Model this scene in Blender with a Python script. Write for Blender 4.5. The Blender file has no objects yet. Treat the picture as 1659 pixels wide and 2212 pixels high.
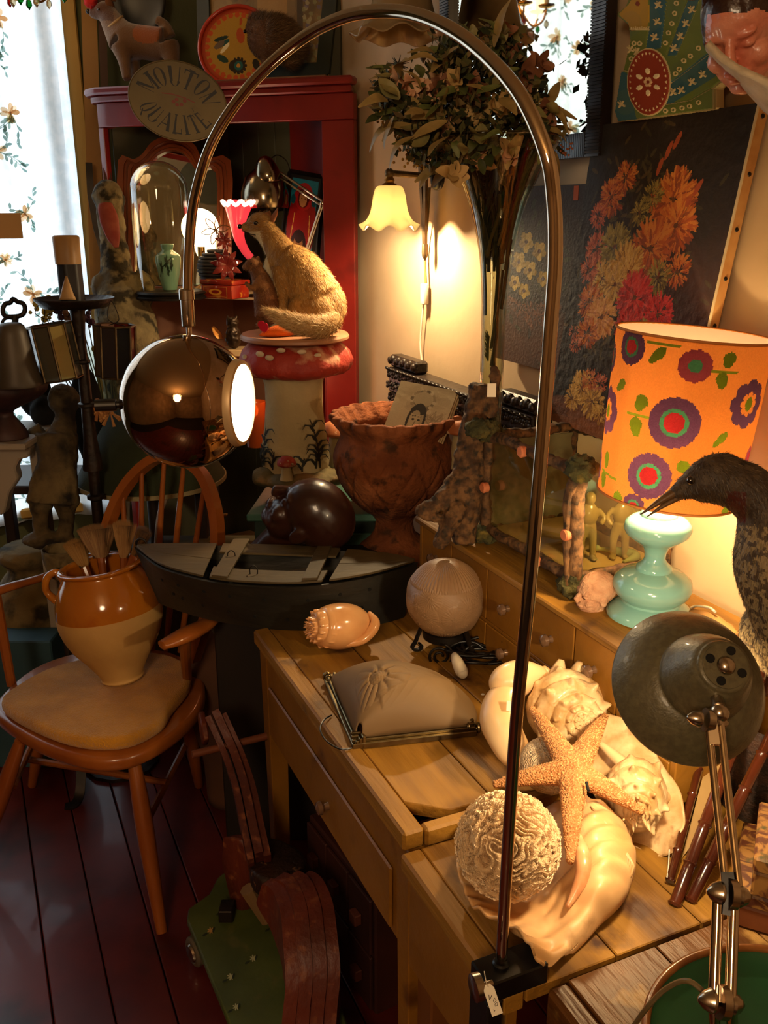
import bpy, bmesh, math, random
import numpy as np
from math import sin, cos, pi, radians, sqrt, atan2
from mathutils import Vector, Matrix, noise as mnoise
random.seed(7); np.random.seed(7)
SC = bpy.context.scene
COL = SC.collection
# ---------------------------------------------------------------- camera
FPX = 2000.0; CAMH = 1.6; PITCH = radians(18)
cd = bpy.data.cameras.new('camera'); cam = bpy.data.objects.new('camera', cd); COL.objects.link(cam)
cam.location = (0, 0, CAMH); cam.rotation_euler = (radians(90) - PITCH, 0, 0)
cd.sensor_fit = 'VERTICAL'; cd.sensor_height = 24.0; cd.sensor_width = 18.0
cd.lens = 24.0 * FPX / 2212.0; cd.clip_start = .02; cd.clip_end = 60
SC.camera = cam
# ---------------------------------------------------------------- world, exposure, large lights
wd = bpy.data.worlds.new('world'); SC.world = wd; wd.use_nodes = True
wd.node_tree.nodes['Background'].inputs[0].default_value = (.75, .88, 1, 1)
wd.node_tree.nodes['Background'].inputs[1].default_value = 1.2
SC.view_settings.view_transform = 'Standard'; SC.view_settings.look = 'None'
SC.view_settings.exposure = 0.0; SC.view_settings.gamma = 1; SC.view_settings.use_curve_mapping = False
cy = SC.cycles
cy.use_denoising = True; cy.max_bounces = 10; cy.transmission_bounces = 8; cy.glossy_bounces = 5; cy.diffuse_bounces = 4
cy.transparent_max_bounces = 12; cy.sample_clamp_indirect = 4.0; cy.caustics_reflective = False; cy.caustics_refractive = False
def V3(*a): return np.array(a, float)
UD = V3(.410, -.912, 0); UD /= np.linalg.norm(UD)      # along the desk and the right wall, towards the camera
ND = V3(-UD[1], UD[0], 0)                              # into the right wall
ZZ = V3(0, 0, 1)
def D(u, n, z): return UD * u + ND * n + ZZ * z
N_WALL = 1.2; U_BACK = -3.75; ROOM_U = 3.2; ROOM_N = -2.6; CEIL = 2.75
def area_light(name, loc, aim, sx, sy, power, col):
    l = bpy.data.lights.new(name, 'AREA'); l.shape = 'RECTANGLE'; l.size = sx; l.size_y = sy; l.energy = power; l.color = col
    o = bpy.data.objects.new(name, l); COL.objects.link(o); o.location = loc
    o.rotation_euler = (Vector(aim) - Vector(loc)).to_track_quat('-Z', 'Y').to_euler(); return o
area_light('window_daylight', D(U_BACK - .5, -.45, 1.7), D(0, -.45, 1.2), 1.5, 2.2, 62, (.74, .87, 1))
# ---------------------------------------------------------------- pixel helpers
cP, sP = cos(PITCH), sin(PITCH)
def ray(px, py):
    a = (px - 829.5) / FPX; b = -(py - 1106) / FPX
    return V3(a, cP + b * sP, -sP + b * cP)
CAM = V3(0, 0, CAMH)
def W(px, py, d): return CAM + ray(px, py) * d
def WZ(px, py, z): r = ray(px, py); return CAM + r * ((z - CAMH) / r[2])
def WY(px, py, y): r = ray(px, py); return CAM + r * (y / r[1])
def WN(px, py, n): r = ray(px, py); return CAM + r * (n / (r @ ND))
def WU(px, py, u): r = ray(px, py); return CAM + r * (u / (r @ UD))
def depth(p): p = np.asarray(p) - CAM; return p[1] * cP - p[2] * sP
def hx(h):
    if not isinstance(h, str): return tuple(h)[:3]
    h = h.lstrip('#'); o = []
    for i in (0, 2, 4):
        v = int(h[i:i + 2], 16) / 255; o.append(v / 12.92 if v <= .04045 else ((v + .055) / 1.055) ** 2.4)
    return tuple(o)
def nrm(v): v = np.asarray(v, float); return v / (np.linalg.norm(v) + 1e-12)
# ---------------------------------------------------------------- materials
MATS = {}
def M(name, c, c2=None, s=8, r=.5, m=0, b=0, bs=60, det=4, mix=(.38, .62), coat=0, tr=0, ior=1.45, em=None, es=0,
      st=(1, 1, 1), c3=None, s3=5, t3=(.6, .66), attr=False, sss=0, trl=0, alpha=1, sheen=0, vor=0, bst=None, dist=0, rot=None):
    if name in MATS: return MATS[name]
    mt = bpy.data.materials.new(name); mt.use_nodes = True; nt = mt.node_tree; N = nt.nodes; L = nt.links
    bs_ = N['Principled BSDF']; out = N['Material Output']
    def nd(t, **k):
        n = N.new(t)
        for a, v in k.items(): setattr(n, a, v)
        return n
    def setv(k, v): bs_.inputs[k].default_value = v
    tc = nd('ShaderNodeTexCoord')
    def nz(scale, stretch, detail=det, dd=0):
        mp = nd('ShaderNodeMapping'); mp.inputs['Scale'].default_value = stretch
        if rot: r_ = nd('ShaderNodeMapping'); r_.inputs['Rotation'].default_value = rot; L.new(tc.outputs['Object'], r_.inputs[0]); L.new(r_.outputs[0], mp.inputs[0])
        else: L.new(tc.outputs['Object'], mp.inputs[0])
        n = nd('ShaderNodeTexNoise'); n.inputs['Scale'].default_value = scale; n.inputs['Detail'].default_value = detail
        n.inputs['Distortion'].default_value = dd
        L.new(mp.outputs[0], n.inputs[0]); return n.outputs[0]
    col = None
    if attr:
        a = nd('ShaderNodeAttribute', attribute_name='Col'); col = a.outputs['Color']
    if c2 is not None:
        rp = nd('ShaderNodeValToRGB'); rp.color_ramp.elements[0].position = mix[0]; rp.color_ramp.elements[1].position = mix[1]
        rp.color_ramp.elements[0].color = (*hx(c), 1); rp.color_ramp.elements[1].color = (*hx(c2), 1)
        L.new(nz(s, st, dd=dist), rp.inputs[0]); c_ = rp.outputs[0]
        if attr:
            mx = nd('ShaderNodeMix', data_type='RGBA', blend_type='MULTIPLY'); mx.inputs[0].default_value = 1
            L.new(col, mx.inputs[6]); L.new(c_, mx.inputs[7]); col = mx.outputs[2]
        else: col = c_
    if c3 is not None:
        rp = nd('ShaderNodeValToRGB'); rp.color_ramp.elements[0].position = t3[0]; rp.color_ramp.elements[1].position = t3[1]
        L.new(nz(s3, (1, 1, 1), 6), rp.inputs[0])
        mx = nd('ShaderNodeMix', data_type='RGBA'); L.new(rp.outputs[0], mx.inputs[0])
        if col is not None: L.new(col, mx.inputs[6])
        else: mx.inputs[6].default_value = (*hx(c), 1)
        mx.inputs[7].default_value = (*hx(c3), 1); col = mx.outputs[2]
    if col is not None: L.new(col, bs_.inputs['Base Color'])
    else: setv('Base Color', (*hx(c), 1))
    setv('Roughness', r); setv('Metallic', m); setv('IOR', ior); setv('Transmission Weight', tr); setv('Alpha', alpha)
    if coat: setv('Coat Weight', coat); setv('Coat Roughness', .08)
    if sheen: setv('Sheen Weight', sheen)
    if sss: setv('Subsurface Weight', sss); setv('Subsurface Radius', (.02, .01, .006)); setv('Subsurface Scale', .5)
    if em is not None: setv('Emission Color', (*hx(em), 1)); setv('Emission Strength', es)
    if b:
        bp = nd('ShaderNodeBump'); bp.inputs['Strength'].default_value = b; bp.inputs['Distance'].default_value = .007
        if vor:
            mp = nd('ShaderNodeMapping'); mp.inputs['Scale'].default_value = bst or (1, 1, 1); L.new(tc.outputs['Object'], mp.inputs[0])
            v = nd('ShaderNodeTexVoronoi'); v.inputs['Scale'].default_value = bs; L.new(mp.outputs[0], v.inputs[0]); L.new(v.outputs[0], bp.inputs['Height'])
        else: L.new(nz(bs, bst or st, 5), bp.inputs['Height'])
        L.new(bp.outputs[0], bs_.inputs['Normal'])
    if trl:
        t = nd('ShaderNodeBsdfTranslucent'); ms = nd('ShaderNodeMixShader'); ms.inputs[0].default_value = trl
        if col is not None: L.new(col, t.inputs[0])
        else: t.inputs[0].default_value = (*hx(c), 1)
        L.new(bs_.outputs[0], ms.inputs[1]); L.new(t.outputs[0], ms.inputs[2]); L.new(ms.outputs[0], out.inputs[0])
    MATS[name] = mt; return mt
def glass(name, c='#ffffff', r=.02, ior=1.45, thin=.75, gm=.25):
    """clear glass pane: mostly transparent, mirror-like by Fresnel"""
    if name in MATS: return MATS[name]
    mt = bpy.data.materials.new(name); mt.use_nodes = True; nt = mt.node_tree; N = nt.nodes; L = nt.links
    N.remove(N['Principled BSDF']); g = N.new('ShaderNodeBsdfGlossy'); g.inputs['Roughness'].default_value = r
    t = N.new('ShaderNodeBsdfTransparent'); t.inputs[0].default_value = (*hx(c), 1)
    lw = N.new('ShaderNodeLayerWeight'); lw.inputs[0].default_value = .5
    pw = N.new('ShaderNodeMath'); pw.operation = 'POWER'; L.new(lw.outputs['Facing'], pw.inputs[0]); pw.inputs[1].default_value = 3.2 - gm * 3
    ad = N.new('ShaderNodeMath'); ad.operation = 'MULTIPLY_ADD'; ad.use_clamp = True; L.new(pw.outputs[0], ad.inputs[0]); ad.inputs[1].default_value = .85; ad.inputs[2].default_value = .05
    ms = N.new('ShaderNodeMixShader'); L.new(ad.outputs[0], ms.inputs[0]); L.new(t.outputs[0], ms.inputs[1]); L.new(g.outputs[0], ms.inputs[2])
    L.new(ms.outputs[0], N['Material Output'].inputs[0]); MATS[name] = mt; return mt
# ---------------------------------------------------------------- geometry
class G:
    def __init__(s): s.v = []; s.f = []; s.c = []; s.hasc = False
    def add(s, v, f, col=None):
        o = len(s.v); s.v.extend([tuple(map(float, p)) for p in v]); s.f.extend([tuple(i + o for i in q) for q in f])
        if col is not None: s.hasc = True
        s.c.extend([hx(col) if col is not None else (1, 1, 1)] * len(f)); return s
    def join(s, g, col=None):
        o = len(s.v); s.v.extend(g.v); s.f.extend([tuple(i + o for i in q) for q in g.f])
        if col is not None: s.hasc = True; s.c.extend([hx(col)] * len(g.f))
        else: s.hasc |= g.hasc; s.c.extend(g.c)
        return s
    def arr(s): return np.array(s.v, float)
    def map(s, fn): s.v = [tuple(fn(np.array(p))) for p in s.v]; return s
    def setv(s, a): s.v = [tuple(p) for p in a]; return s
def mesh_of(g, smooth=35, recalc=True):
    me = bpy.data.meshes.new('m'); me.from_pydata(g.v, [], g.f)
    if g.hasc:
        ca = me.color_attributes.new('Col', 'FLOAT_COLOR', 'CORNER')
        cnt = np.array([len(f) for f in g.f]); a = np.repeat(np.array(g.c, float), cnt, axis=0)
        a = np.concatenate([a, np.ones((len(a), 1))], 1).astype(np.float32); ca.data.foreach_set('color', a.ravel())
    if recalc and len(g.f) < 60000:
        bm = bmesh.new(); bm.from_mesh(me); bmesh.ops.recalc_face_normals(bm, faces=bm.faces); bm.to_mesh(me); bm.free()
    if smooth:
        me.polygons.foreach_set('use_smooth', [True] * len(me.polygons))
        if smooth < 180: me.set_sharp_from_angle(angle=radians(smooth))
    return me
LOC = {}
def _wl(o): return LOC[o.name] if o is not None else V3(0, 0, 0)
def T(name, label, cat, loc, group=None):
    o = bpy.data.objects.new(name, None); COL.objects.link(o); o.empty_display_size = .05
    o.location = tuple(loc); LOC[o.name] = V3(*loc); o['label'] = label; o['category'] = cat
    if group: o['group'] = group
    return o
def P(name, g, mat, par, label=None, smooth=35, kind=None, recalc=True):
    w = _wl(par); a = g.arr() - w; h = G(); h.v = a.tolist(); h.f = g.f; h.c = g.c; h.hasc = g.hasc
    me = mesh_of(h, smooth, recalc); me.name = name; me.materials.append(mat)
    o = bpy.data.objects.new(name, me); COL.objects.link(o); o.parent = par; LOC[o.name] = w
    if label: o['label'] = label
    if kind: o['kind'] = kind
    return o
def S(name, g, mat, label=None, cat=None, group=None, smooth=35, kind=None, loc=None, recalc=True):
    a = g.arr(); mn, mx = a.min(0), a.max(0)
    w = V3(*loc) if loc is not None else V3((mn[0] + mx[0]) / 2, (mn[1] + mx[1]) / 2, mn[2])
    h = G(); h.v = (a - w).tolist(); h.f = g.f; h.c = g.c; h.hasc = g.hasc
    me = mesh_of(h, smooth, recalc); me.name = name; me.materials.append(mat)
    o = bpy.data.objects.new(name, me); COL.objects.link(o); o.location = tuple(w); LOC[o.name] = w
    if label: o['label'] = label
    if cat: o['category'] = cat
    if group: o['group'] = group
    if kind: o['kind'] = kind
    return o
def copy_tree(o, par=None, loc=None, rot=None, label=None, scale=None):
    c = o.copy(); COL.objects.link(c); c.parent = par
    if loc is not None: c.location = tuple(loc)
    if rot is not None: c.rotation_euler = rot
    if scale is not None: c.scale = (scale,) * 3
    if label: c['label'] = label
    for ch in [x for x in bpy.data.objects if x.parent == o and x is not c]: copy_tree(ch, c)
    return c
HEXF = [(0, 3, 2, 1), (4, 5, 6, 7), (0, 1, 5, 4), (1, 2, 6, 5), (2, 3, 7, 6), (3, 0, 4, 7)]
def bev(g, w, seg=1):
    me = bpy.data.meshes.new('t'); me.from_pydata(g.v, [], g.f); bm = bmesh.new(); bm.from_mesh(me)
    bmesh.ops.recalc_face_normals(bm, faces=bm.faces)
    ed = [e for e in bm.edges if len(e.link_faces) == 2 and e.calc_face_angle(0) > .5]
    bmesh.ops.bevel(bm, geom=ed, offset=w, segments=seg, profile=.5, affect='EDGES', clamp_overlap=True)
    h = G(); h.add([tuple(v.co) for v in bm.verts], [[v.index for v in f.verts] for f in bm.faces]) if not bm.verts.index_update() else 0
    bm.free(); bpy.data.meshes.remove(me); return h
def hexa(p, b=0, seg=1):
    g = G(); g.add(p, HEXF); return bev(g, b, seg) if b else g
def boxf(o, ex, ey, ez, b=0, seg=1):
    """box from corner o with edge vectors"""
    o, ex, ey, ez = map(lambda q: np.asarray(q, float), (o, ex, ey, ez))
    return hexa([o, o + ex, o + ex + ey, o + ey, o + ez, o + ex + ez, o + ex + ey + ez, o + ey + ez], b, seg)
def dbox(u0, u1, n0, n1, z0, z1, b=.002, seg=1): return boxf(D(u0, n0, z0), UD * (u1 - u0), ND * (n1 - n0), ZZ * (z1 - z0), b, seg)
def cbox(c, sx, sy, sz, ax=None, b=.002, seg=1):
    """box centred at c; ax = 3 axes"""
    ax = ax or (V3(1, 0, 0), V3(0, 1, 0), V3(0, 0, 1)); X, Y, Z_ = [np.asarray(q, float) for q in ax]
    return boxf(np.asarray(c) - X * sx / 2 - Y * sy / 2 - Z_ * sz / 2, X * sx, Y * sy, Z_ * sz, b, seg)
def frame_of(d, up=ZZ):
    z = nrm(d); x = np.cross(up, z)
    if np.linalg.norm(x) < 1e-3: x = np.cross(V3(0, 1, 0), z)
    x = nrm(x); return x, np.cross(z, x), z
def lathe(prof, c, seg=48, axis=ZZ, fn=None, cap=True, closed=False, ph=0, full=2 * pi):
    """prof: [(r, h)] along axis from c. fn(r, h, ang) -> r"""
    X, Y, A = frame_of(axis, V3(0, 1, 0) if abs(nrm(axis)[2]) > .99 else ZZ); g = G(); n = len(prof); v = []; c = np.asarray(c, float)
    part_ = full < 2 * pi - 1e-6; ns = seg + 1 if part_ else seg
    for r, h in prof:
        for k in range(ns):
            a = ph + full * k / seg; rr = fn(r, h, a) if fn else r
            v.append(c + A * h + (X * cos(a) + Y * sin(a)) * rr)
    f = []; m = n if closed else n - 1
    for i in range(m):
        i2 = (i + 1) % n
        for k in range(seg):
            k2 = (k + 1) if part_ else (k + 1) % seg
            f.append((i * ns + k, i * ns + k2, i2 * ns + k2, i2 * ns + k))
    if cap and not closed and not part_:
        if prof[0][0] > 1e-5: f.append(tuple(range(ns))[::-1])
        if prof[-1][0] > 1e-5: f.append(tuple((n - 1) * ns + k for k in range(ns)))
    g.add(v, f); return g
def cr(pts, n=8, closed=False):
    """catmull-rom through points (any dimension)"""
    p = [np.asarray(q, float) for q in pts]; out = []; m = len(p)
    for i in range(m if closed else m - 1):
        if closed: a, b, c, d = p[(i - 1) % m], p[i], p[(i + 1) % m], p[(i + 2) % m]
        else: a, b, c, d = p[max(i - 1, 0)], p[i], p[i + 1], p[min(i + 2, m - 1)]
        for k in range(n):
            t = k / n
            out.append(.5 * ((2 * b) + (-a + c) * t + (2 * a - 5 * b + 4 * c - d) * t * t + (-a + 3 * b - 3 * c + d) * t ** 3))
    if not closed: out.append(p[-1])
    return out
def tube(pts, r, seg=10, cap=True, sm=0, closed=False, flat=1.0, up=ZZ, fn=None):
    """pts path, r scalar or list; sm: catmull subdivisions; flat scales second cross axis"""
    if sm:
        if np.isscalar(r): pts = cr(pts, sm, closed); r = [r] * len(pts)
        else:
            q = cr([list(p) + [rr] for p, rr in zip(pts, r)], sm, closed); pts = [a[:3] for a in q]; r = [max(a[3], 1e-5) for a in q]
    pts = [np.asarray(p, float) for p in pts]; n = len(pts)
    if np.isscalar(r): r = [r] * n
    g = G(); v = []; f = []; prev = None
    for i in range(n):
        if closed: t = pts[(i + 1) % n] - pts[i - 1]
        else: t = pts[min(i + 1, n - 1)] - pts[max(i - 1, 0)]
        t = nrm(t)
        if prev is None: x = frame_of(t, up)[0]
        else:
            x = prev - t * (prev @ t); x = nrm(x)
        prev = x; y = np.cross(t, x)
        for k in range(seg):
            a = 2 * pi * k / seg; rr = r[i] * (fn(i / max(n - 1, 1), a) if fn else 1)
            v.append(pts[i] + x * cos(a) * rr + y * sin(a) * rr * flat)
    for i in range(n if closed else n - 1):
        j = (i + 1) % n
        for k in range(seg): k2 = (k + 1) % seg; f.append((i * seg + k, i * seg + k2, j * seg + k2, j * seg + k))
    if cap and not closed: f.append(tuple(range(seg))[::-1]); f.append(tuple((n - 1) * seg + k for k in range(seg)))
    g.add(v, f); return g
def prism(pl, o, ex, ey, en, t, b=0, seg=1, c0=True):
    """extrude 2-D outline pl in the plane (o, ex, ey) by t along en (centred unless c0)"""
    o, ex, ey, en = map(lambda q: np.asarray(q, float), (o, ex, ey, en)); n = len(pl)
    s0 = 0 if c0 else -t / 2
    v = [o + ex * p[0] + ey * p[1] + en * s0 for p in pl] + [o + ex * p[0] + ey * p[1] + en * (s0 + t) for p in pl]
    f = [tuple(range(n)), tuple(range(2 * n - 1, n - 1, -1))] + [(i, (i + 1) % n, n + (i + 1) % n, n + i) for i in range(n)]
    g = G(); g.add(v, f); return bev(g, b, seg) if b else g
def sweep_rect(path, w, h, up, closed=False):
    """rectangular bar along path, w across, h along up"""
    g = G(); n = len(path); v = []; f = []
    for i in range(n):
        t = nrm(np.asarray(path[(i + 1) % n if closed else min(i + 1, n - 1)]) - np.asarray(path[i - 1 if closed else max(i - 1, 0)]))
        u = np.asarray(up(i / (n - 1)) if callable(up) else up, float); u = nrm(u - t * (u @ t)); x = np.cross(t, u); p = np.asarray(path[i])
        ww = w(i / (n - 1)) if callable(w) else w; hh = h(i / (n - 1)) if callable(h) else h
        v += [p - x * ww / 2 - u * hh / 2, p + x * ww / 2 - u * hh / 2, p + x * ww / 2 + u * hh / 2, p - x * ww / 2 + u * hh / 2]
    for i in range(n if closed else n - 1):
        j = (i + 1) % n
        for k in range(4): k2 = (k + 1) % 4; f.append((i * 4 + k, i * 4 + k2, j * 4 + k2, j * 4 + k))
    if not closed: f.append((3, 2, 1, 0)); f.append(tuple((n - 1) * 4 + k for k in range(4)))
    g.add(v, f); return g
def ell(c, r, ax=None, seg=20, rings=12):
    if np.isscalar(r): r = (r, r, r)
    ax = ax or (V3(1, 0, 0), V3(0, 1, 0), V3(0, 0, 1)); g = G(); v = []; f = []; c = np.asarray(c, float)
    A = [np.asarray(a, float) for a in ax]
    v.append(c - A[2] * r[2])
    for i in range(1, rings):
        t = -pi / 2 + pi * i / rings
        for k in range(seg):
            a = 2 * pi * k / seg; v.append(c + A[0] * cos(t) * cos(a) * r[0] + A[1] * cos(t) * sin(a) * r[1] + A[2] * sin(t) * r[2])
    v.append(c + A[2] * r[2]); e = len(v) - 1
    for k in range(seg): f.append((0, 1 + (k + 1) % seg, 1 + k)); f.append((e, 1 + (rings - 2) * seg + k, 1 + (rings - 2) * seg + (k + 1) % seg))
    for i in range(rings - 2):
        for k in range(seg): k2 = (k + 1) % seg; f.append((1 + i * seg + k, 1 + i * seg + k2, 1 + (i + 1) * seg + k2, 1 + (i + 1) * seg + k))
    g.add(v, f); return g
def grid(nu, nv, fn, cols=None, cu=False):
    """surface grid; fn(u, v) in 0..1; cols: array (nv, nu, 3) linear; cu closes u"""
    g = G(); mu = nu if cu else nu + 1
    v = [tuple(fn(i / nu, j / nv)) for j in range(nv + 1) for i in range(mu)]
    f = [(j * mu + i, j * mu + (i + 1) % mu, (j + 1) * mu + (i + 1) % mu, (j + 1) * mu + i) for j in range(nv) for i in range(nu)]
    g.v = v; g.f = f
    if cols is not None: g.c = [tuple(x) for x in np.asarray(cols).reshape(-1, 3)]; g.hasc = True
    else: g.c = [(1, 1, 1)] * len(f)
    return g
def solid(g, t):
    """give an open sheet a thickness (vertex normals)"""
    me = bpy.data.meshes.new('t'); me.from_pydata(g.v, [], g.f); o = bpy.data.objects.new('t', me); COL.objects.link(o)
    md = o.modifiers.new('s', 'SOLIDIFY'); md.thickness = t; md.offset = 0
    return _eval(o, g)
def _eval(o, g0=None):
    dg = bpy.context.evaluated_depsgraph_get(); ev = o.evaluated_get(dg); m = ev.to_mesh(); h = G()
    n = len(m.vertices); a = np.empty(n * 3); m.vertices.foreach_get('co', a); h.v = [tuple(p) for p in a.reshape(-1, 3)]
    h.f = [tuple(p.vertices) for p in m.polygons]; h.c = [(1, 1, 1)] * len(h.f)
    ev.to_mesh_clear(); me = o.data; bpy.data.objects.remove(o); bpy.data.meshes.remove(me); return h
def blob(gs, vox=.004, sm=6, sub=0, fac=.6):
    """weld overlapping closed shapes into ONE continuous smooth surface"""
    a = G()
    for q in gs: a.join(q)
    me = bpy.data.meshes.new('t'); me.from_pydata(a.v, [], a.f)
    bm = bmesh.new(); bm.from_mesh(me); bmesh.ops.recalc_face_normals(bm, faces=bm.faces); bm.to_mesh(me); bm.free()
    o = bpy.data.objects.new('t', me); COL.objects.link(o)
    r = o.modifiers.new('r', 'REMESH'); r.mode = 'VOXEL'; r.voxel_size = vox
    s = o.modifiers.new('s', 'SMOOTH'); s.factor = fac; s.iterations = sm
    return _eval(o)
def vnormals(g):
    v = g.arr(); n = np.zeros_like(v)
    for f in g.f:
        a = np.cross(v[f[1]] - v[f[0]], v[f[2]] - v[f[0]]); n[list(f)] += a
    return n / (np.linalg.norm(n, axis=1, keepdims=True) + 1e-12)
def rough(g, amp, sc, oct=2, seed=0):
    """push vertices in and out along their normals by noise"""
    v = g.arr(); n = vnormals(g); o = []
    for p, q in zip(v, n):
        d = 0; a = amp; s = sc
        for k in range(oct): d += a * mnoise.noise(Vector(p * s) + Vector((seed, k * 7, 3))); a *= .5; s *= 2.1
        o.append(p + q * d)
    return g.setv(o)
def colorize(g, fn):
    """face colours from fn(centre)"""
    v = g.arr(); g.c = [hx(fn(v[list(f)].mean(0))) for f in g.f]; g.hasc = True; return g
def nz(p, s=1, seed=0): return mnoise.noise(Vector((p[0] * s + seed, p[1] * s, p[2] * s)))
def mixc(a, b, t): a, b = hx(a), hx(b); t = min(max(t, 0), 1); return tuple(x + (y - x) * t for x, y in zip(a, b))
def fur(g, n, ln, wd_, dirf, colf, jit=.35, lift=.25, seed=1):
    """many thin tapered hairs standing on surface g, one mesh"""
    rs = np.random.RandomState(seed); v = g.arr(); tri = []
    for f in g.f:
        tri.append(f[:3])
        if len(f) == 4: tri.append((f[0], f[2], f[3]))
    tri = np.array(tri); a, b, c = v[tri[:, 0]], v[tri[:, 1]], v[tri[:, 2]]
    nn = np.cross(b - a, c - a); ar = np.linalg.norm(nn, axis=1); nn = nn / (ar[:, None] + 1e-15)
    cen = v.mean(0)
    idx = rs.choice(len(tri), n, p=ar / ar.sum()); u1 = rs.rand(n); u2 = rs.rand(n); k = u1 + u2 > 1; u1[k] = 1 - u1[k]; u2[k] = 1 - u2[k]
    p = a[idx] + (b[idx] - a[idx]) * u1[:, None] + (c[idx] - a[idx]) * u2[:, None]; h = G(); V_ = []; F_ = []; C_ = []
    nr = nn[idx]
    for i in range(n):
        q = p[i]; nn_ = nr[i]; d = np.asarray(dirf(q, nn_)) if dirf else nn_
        d = d - nn_ * (d @ nn_); d = nrm(d) + nn_ * lift + rs.randn(3) * jit; d = nrm(d)
        L = (ln(q) if callable(ln) else ln) * (.6 + .8 * rs.rand()); s = nrm(np.cross(d, nn_ + rs.randn(3) * .3)) * wd_ / 2; o = len(V_)
        V_ += [tuple(q - s), tuple(q + s), tuple(q + d * L)]; F_.append((o, o + 1, o + 2)); C_.append(hx(colf(q, rs)))
    h.v = V_; h.f = F_; h.c = C_; h.hasc = True; return h
def orient_out(g):
    """make face winding point outwards so that fur() normals are right"""
    me = bpy.data.meshes.new('t'); me.from_pydata(g.v, [], g.f); bm = bmesh.new(); bm.from_mesh(me)
    bmesh.ops.recalc_face_normals(bm, faces=bm.faces); bm.verts.index_update(); h = G()
    h.v = [tuple(v.co) for v in bm.verts]; h.f = [tuple(v.index for v in f.verts) for f in bm.faces]; h.c = [(1, 1, 1)] * len(h.f); bm.free(); bpy.data.meshes.remove(me); return h
class Paint:
    """flat painted marks laid on a surface: each polygon its own thin layer"""
    def __init__(s, fn, h0=.0004, dh=.00002): s.g = G(); s.fn = fn; s.h = h0; s.dh = dh
    def poly(s, pts, col):
        c = np.mean(pts, axis=0); q = [c] + list(pts); n = len(pts)
        s.g.add([s.fn(p[0], p[1], s.h) for p in q], [(0, i + 1, (i + 1) % n + 1) for i in range(n)], col); s.h += s.dh
    def quadstrip(s, L_, R_, col):
        n = len(L_); q = list(L_) + list(R_); s.g.add([s.fn(p[0], p[1], s.h) for p in q], [(i, i + 1, n + i + 1, n + i) for i in range(n - 1)], col); s.h += s.dh
    def disc(s, x, y, r, col, n=12, r2=None, a0=0):
        r2 = r2 or r; s.poly([(x + r * cos(2 * pi * k / n) * cos(a0) - r2 * sin(2 * pi * k / n) * sin(a0), y + r * cos(2 * pi * k / n) * sin(a0) + r2 * sin(2 * pi * k / n) * cos(a0)) for k in range(n)], col)
    def petal(s, x, y, a, L, w, col):
        d = (cos(a), sin(a)); e = (-d[1], d[0]); pr = [(0, .15), (.3, .8), (.65, 1), (.9, .6), (1, 0)]
        pts = [(x + d[0] * t * L + e[0] * k * w / 2, y + d[1] * t * L + e[1] * k * w / 2) for t, k in pr] + [(x + d[0] * t * L - e[0] * k * w / 2, y + d[1] * t * L - e[1] * k * w / 2) for t, k in pr[-2::-1]]
        s.poly(pts, col)
    def line(s, pts, w, col):
        pts = [np.asarray(p, float) for p in pts]; n = len(pts); L_ = []; R_ = []
        for i in range(n):
            t = pts[min(i + 1, n - 1)] - pts[max(i - 1, 0)]; t = t / (np.linalg.norm(t) + 1e-9); e = np.array([-t[1], t[0]]) * (w(i / (n - 1)) if callable(w) else w) / 2
            L_.append(pts[i] + e); R_.append(pts[i] - e)
        s.quadstrip(L_, R_, col)
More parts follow.
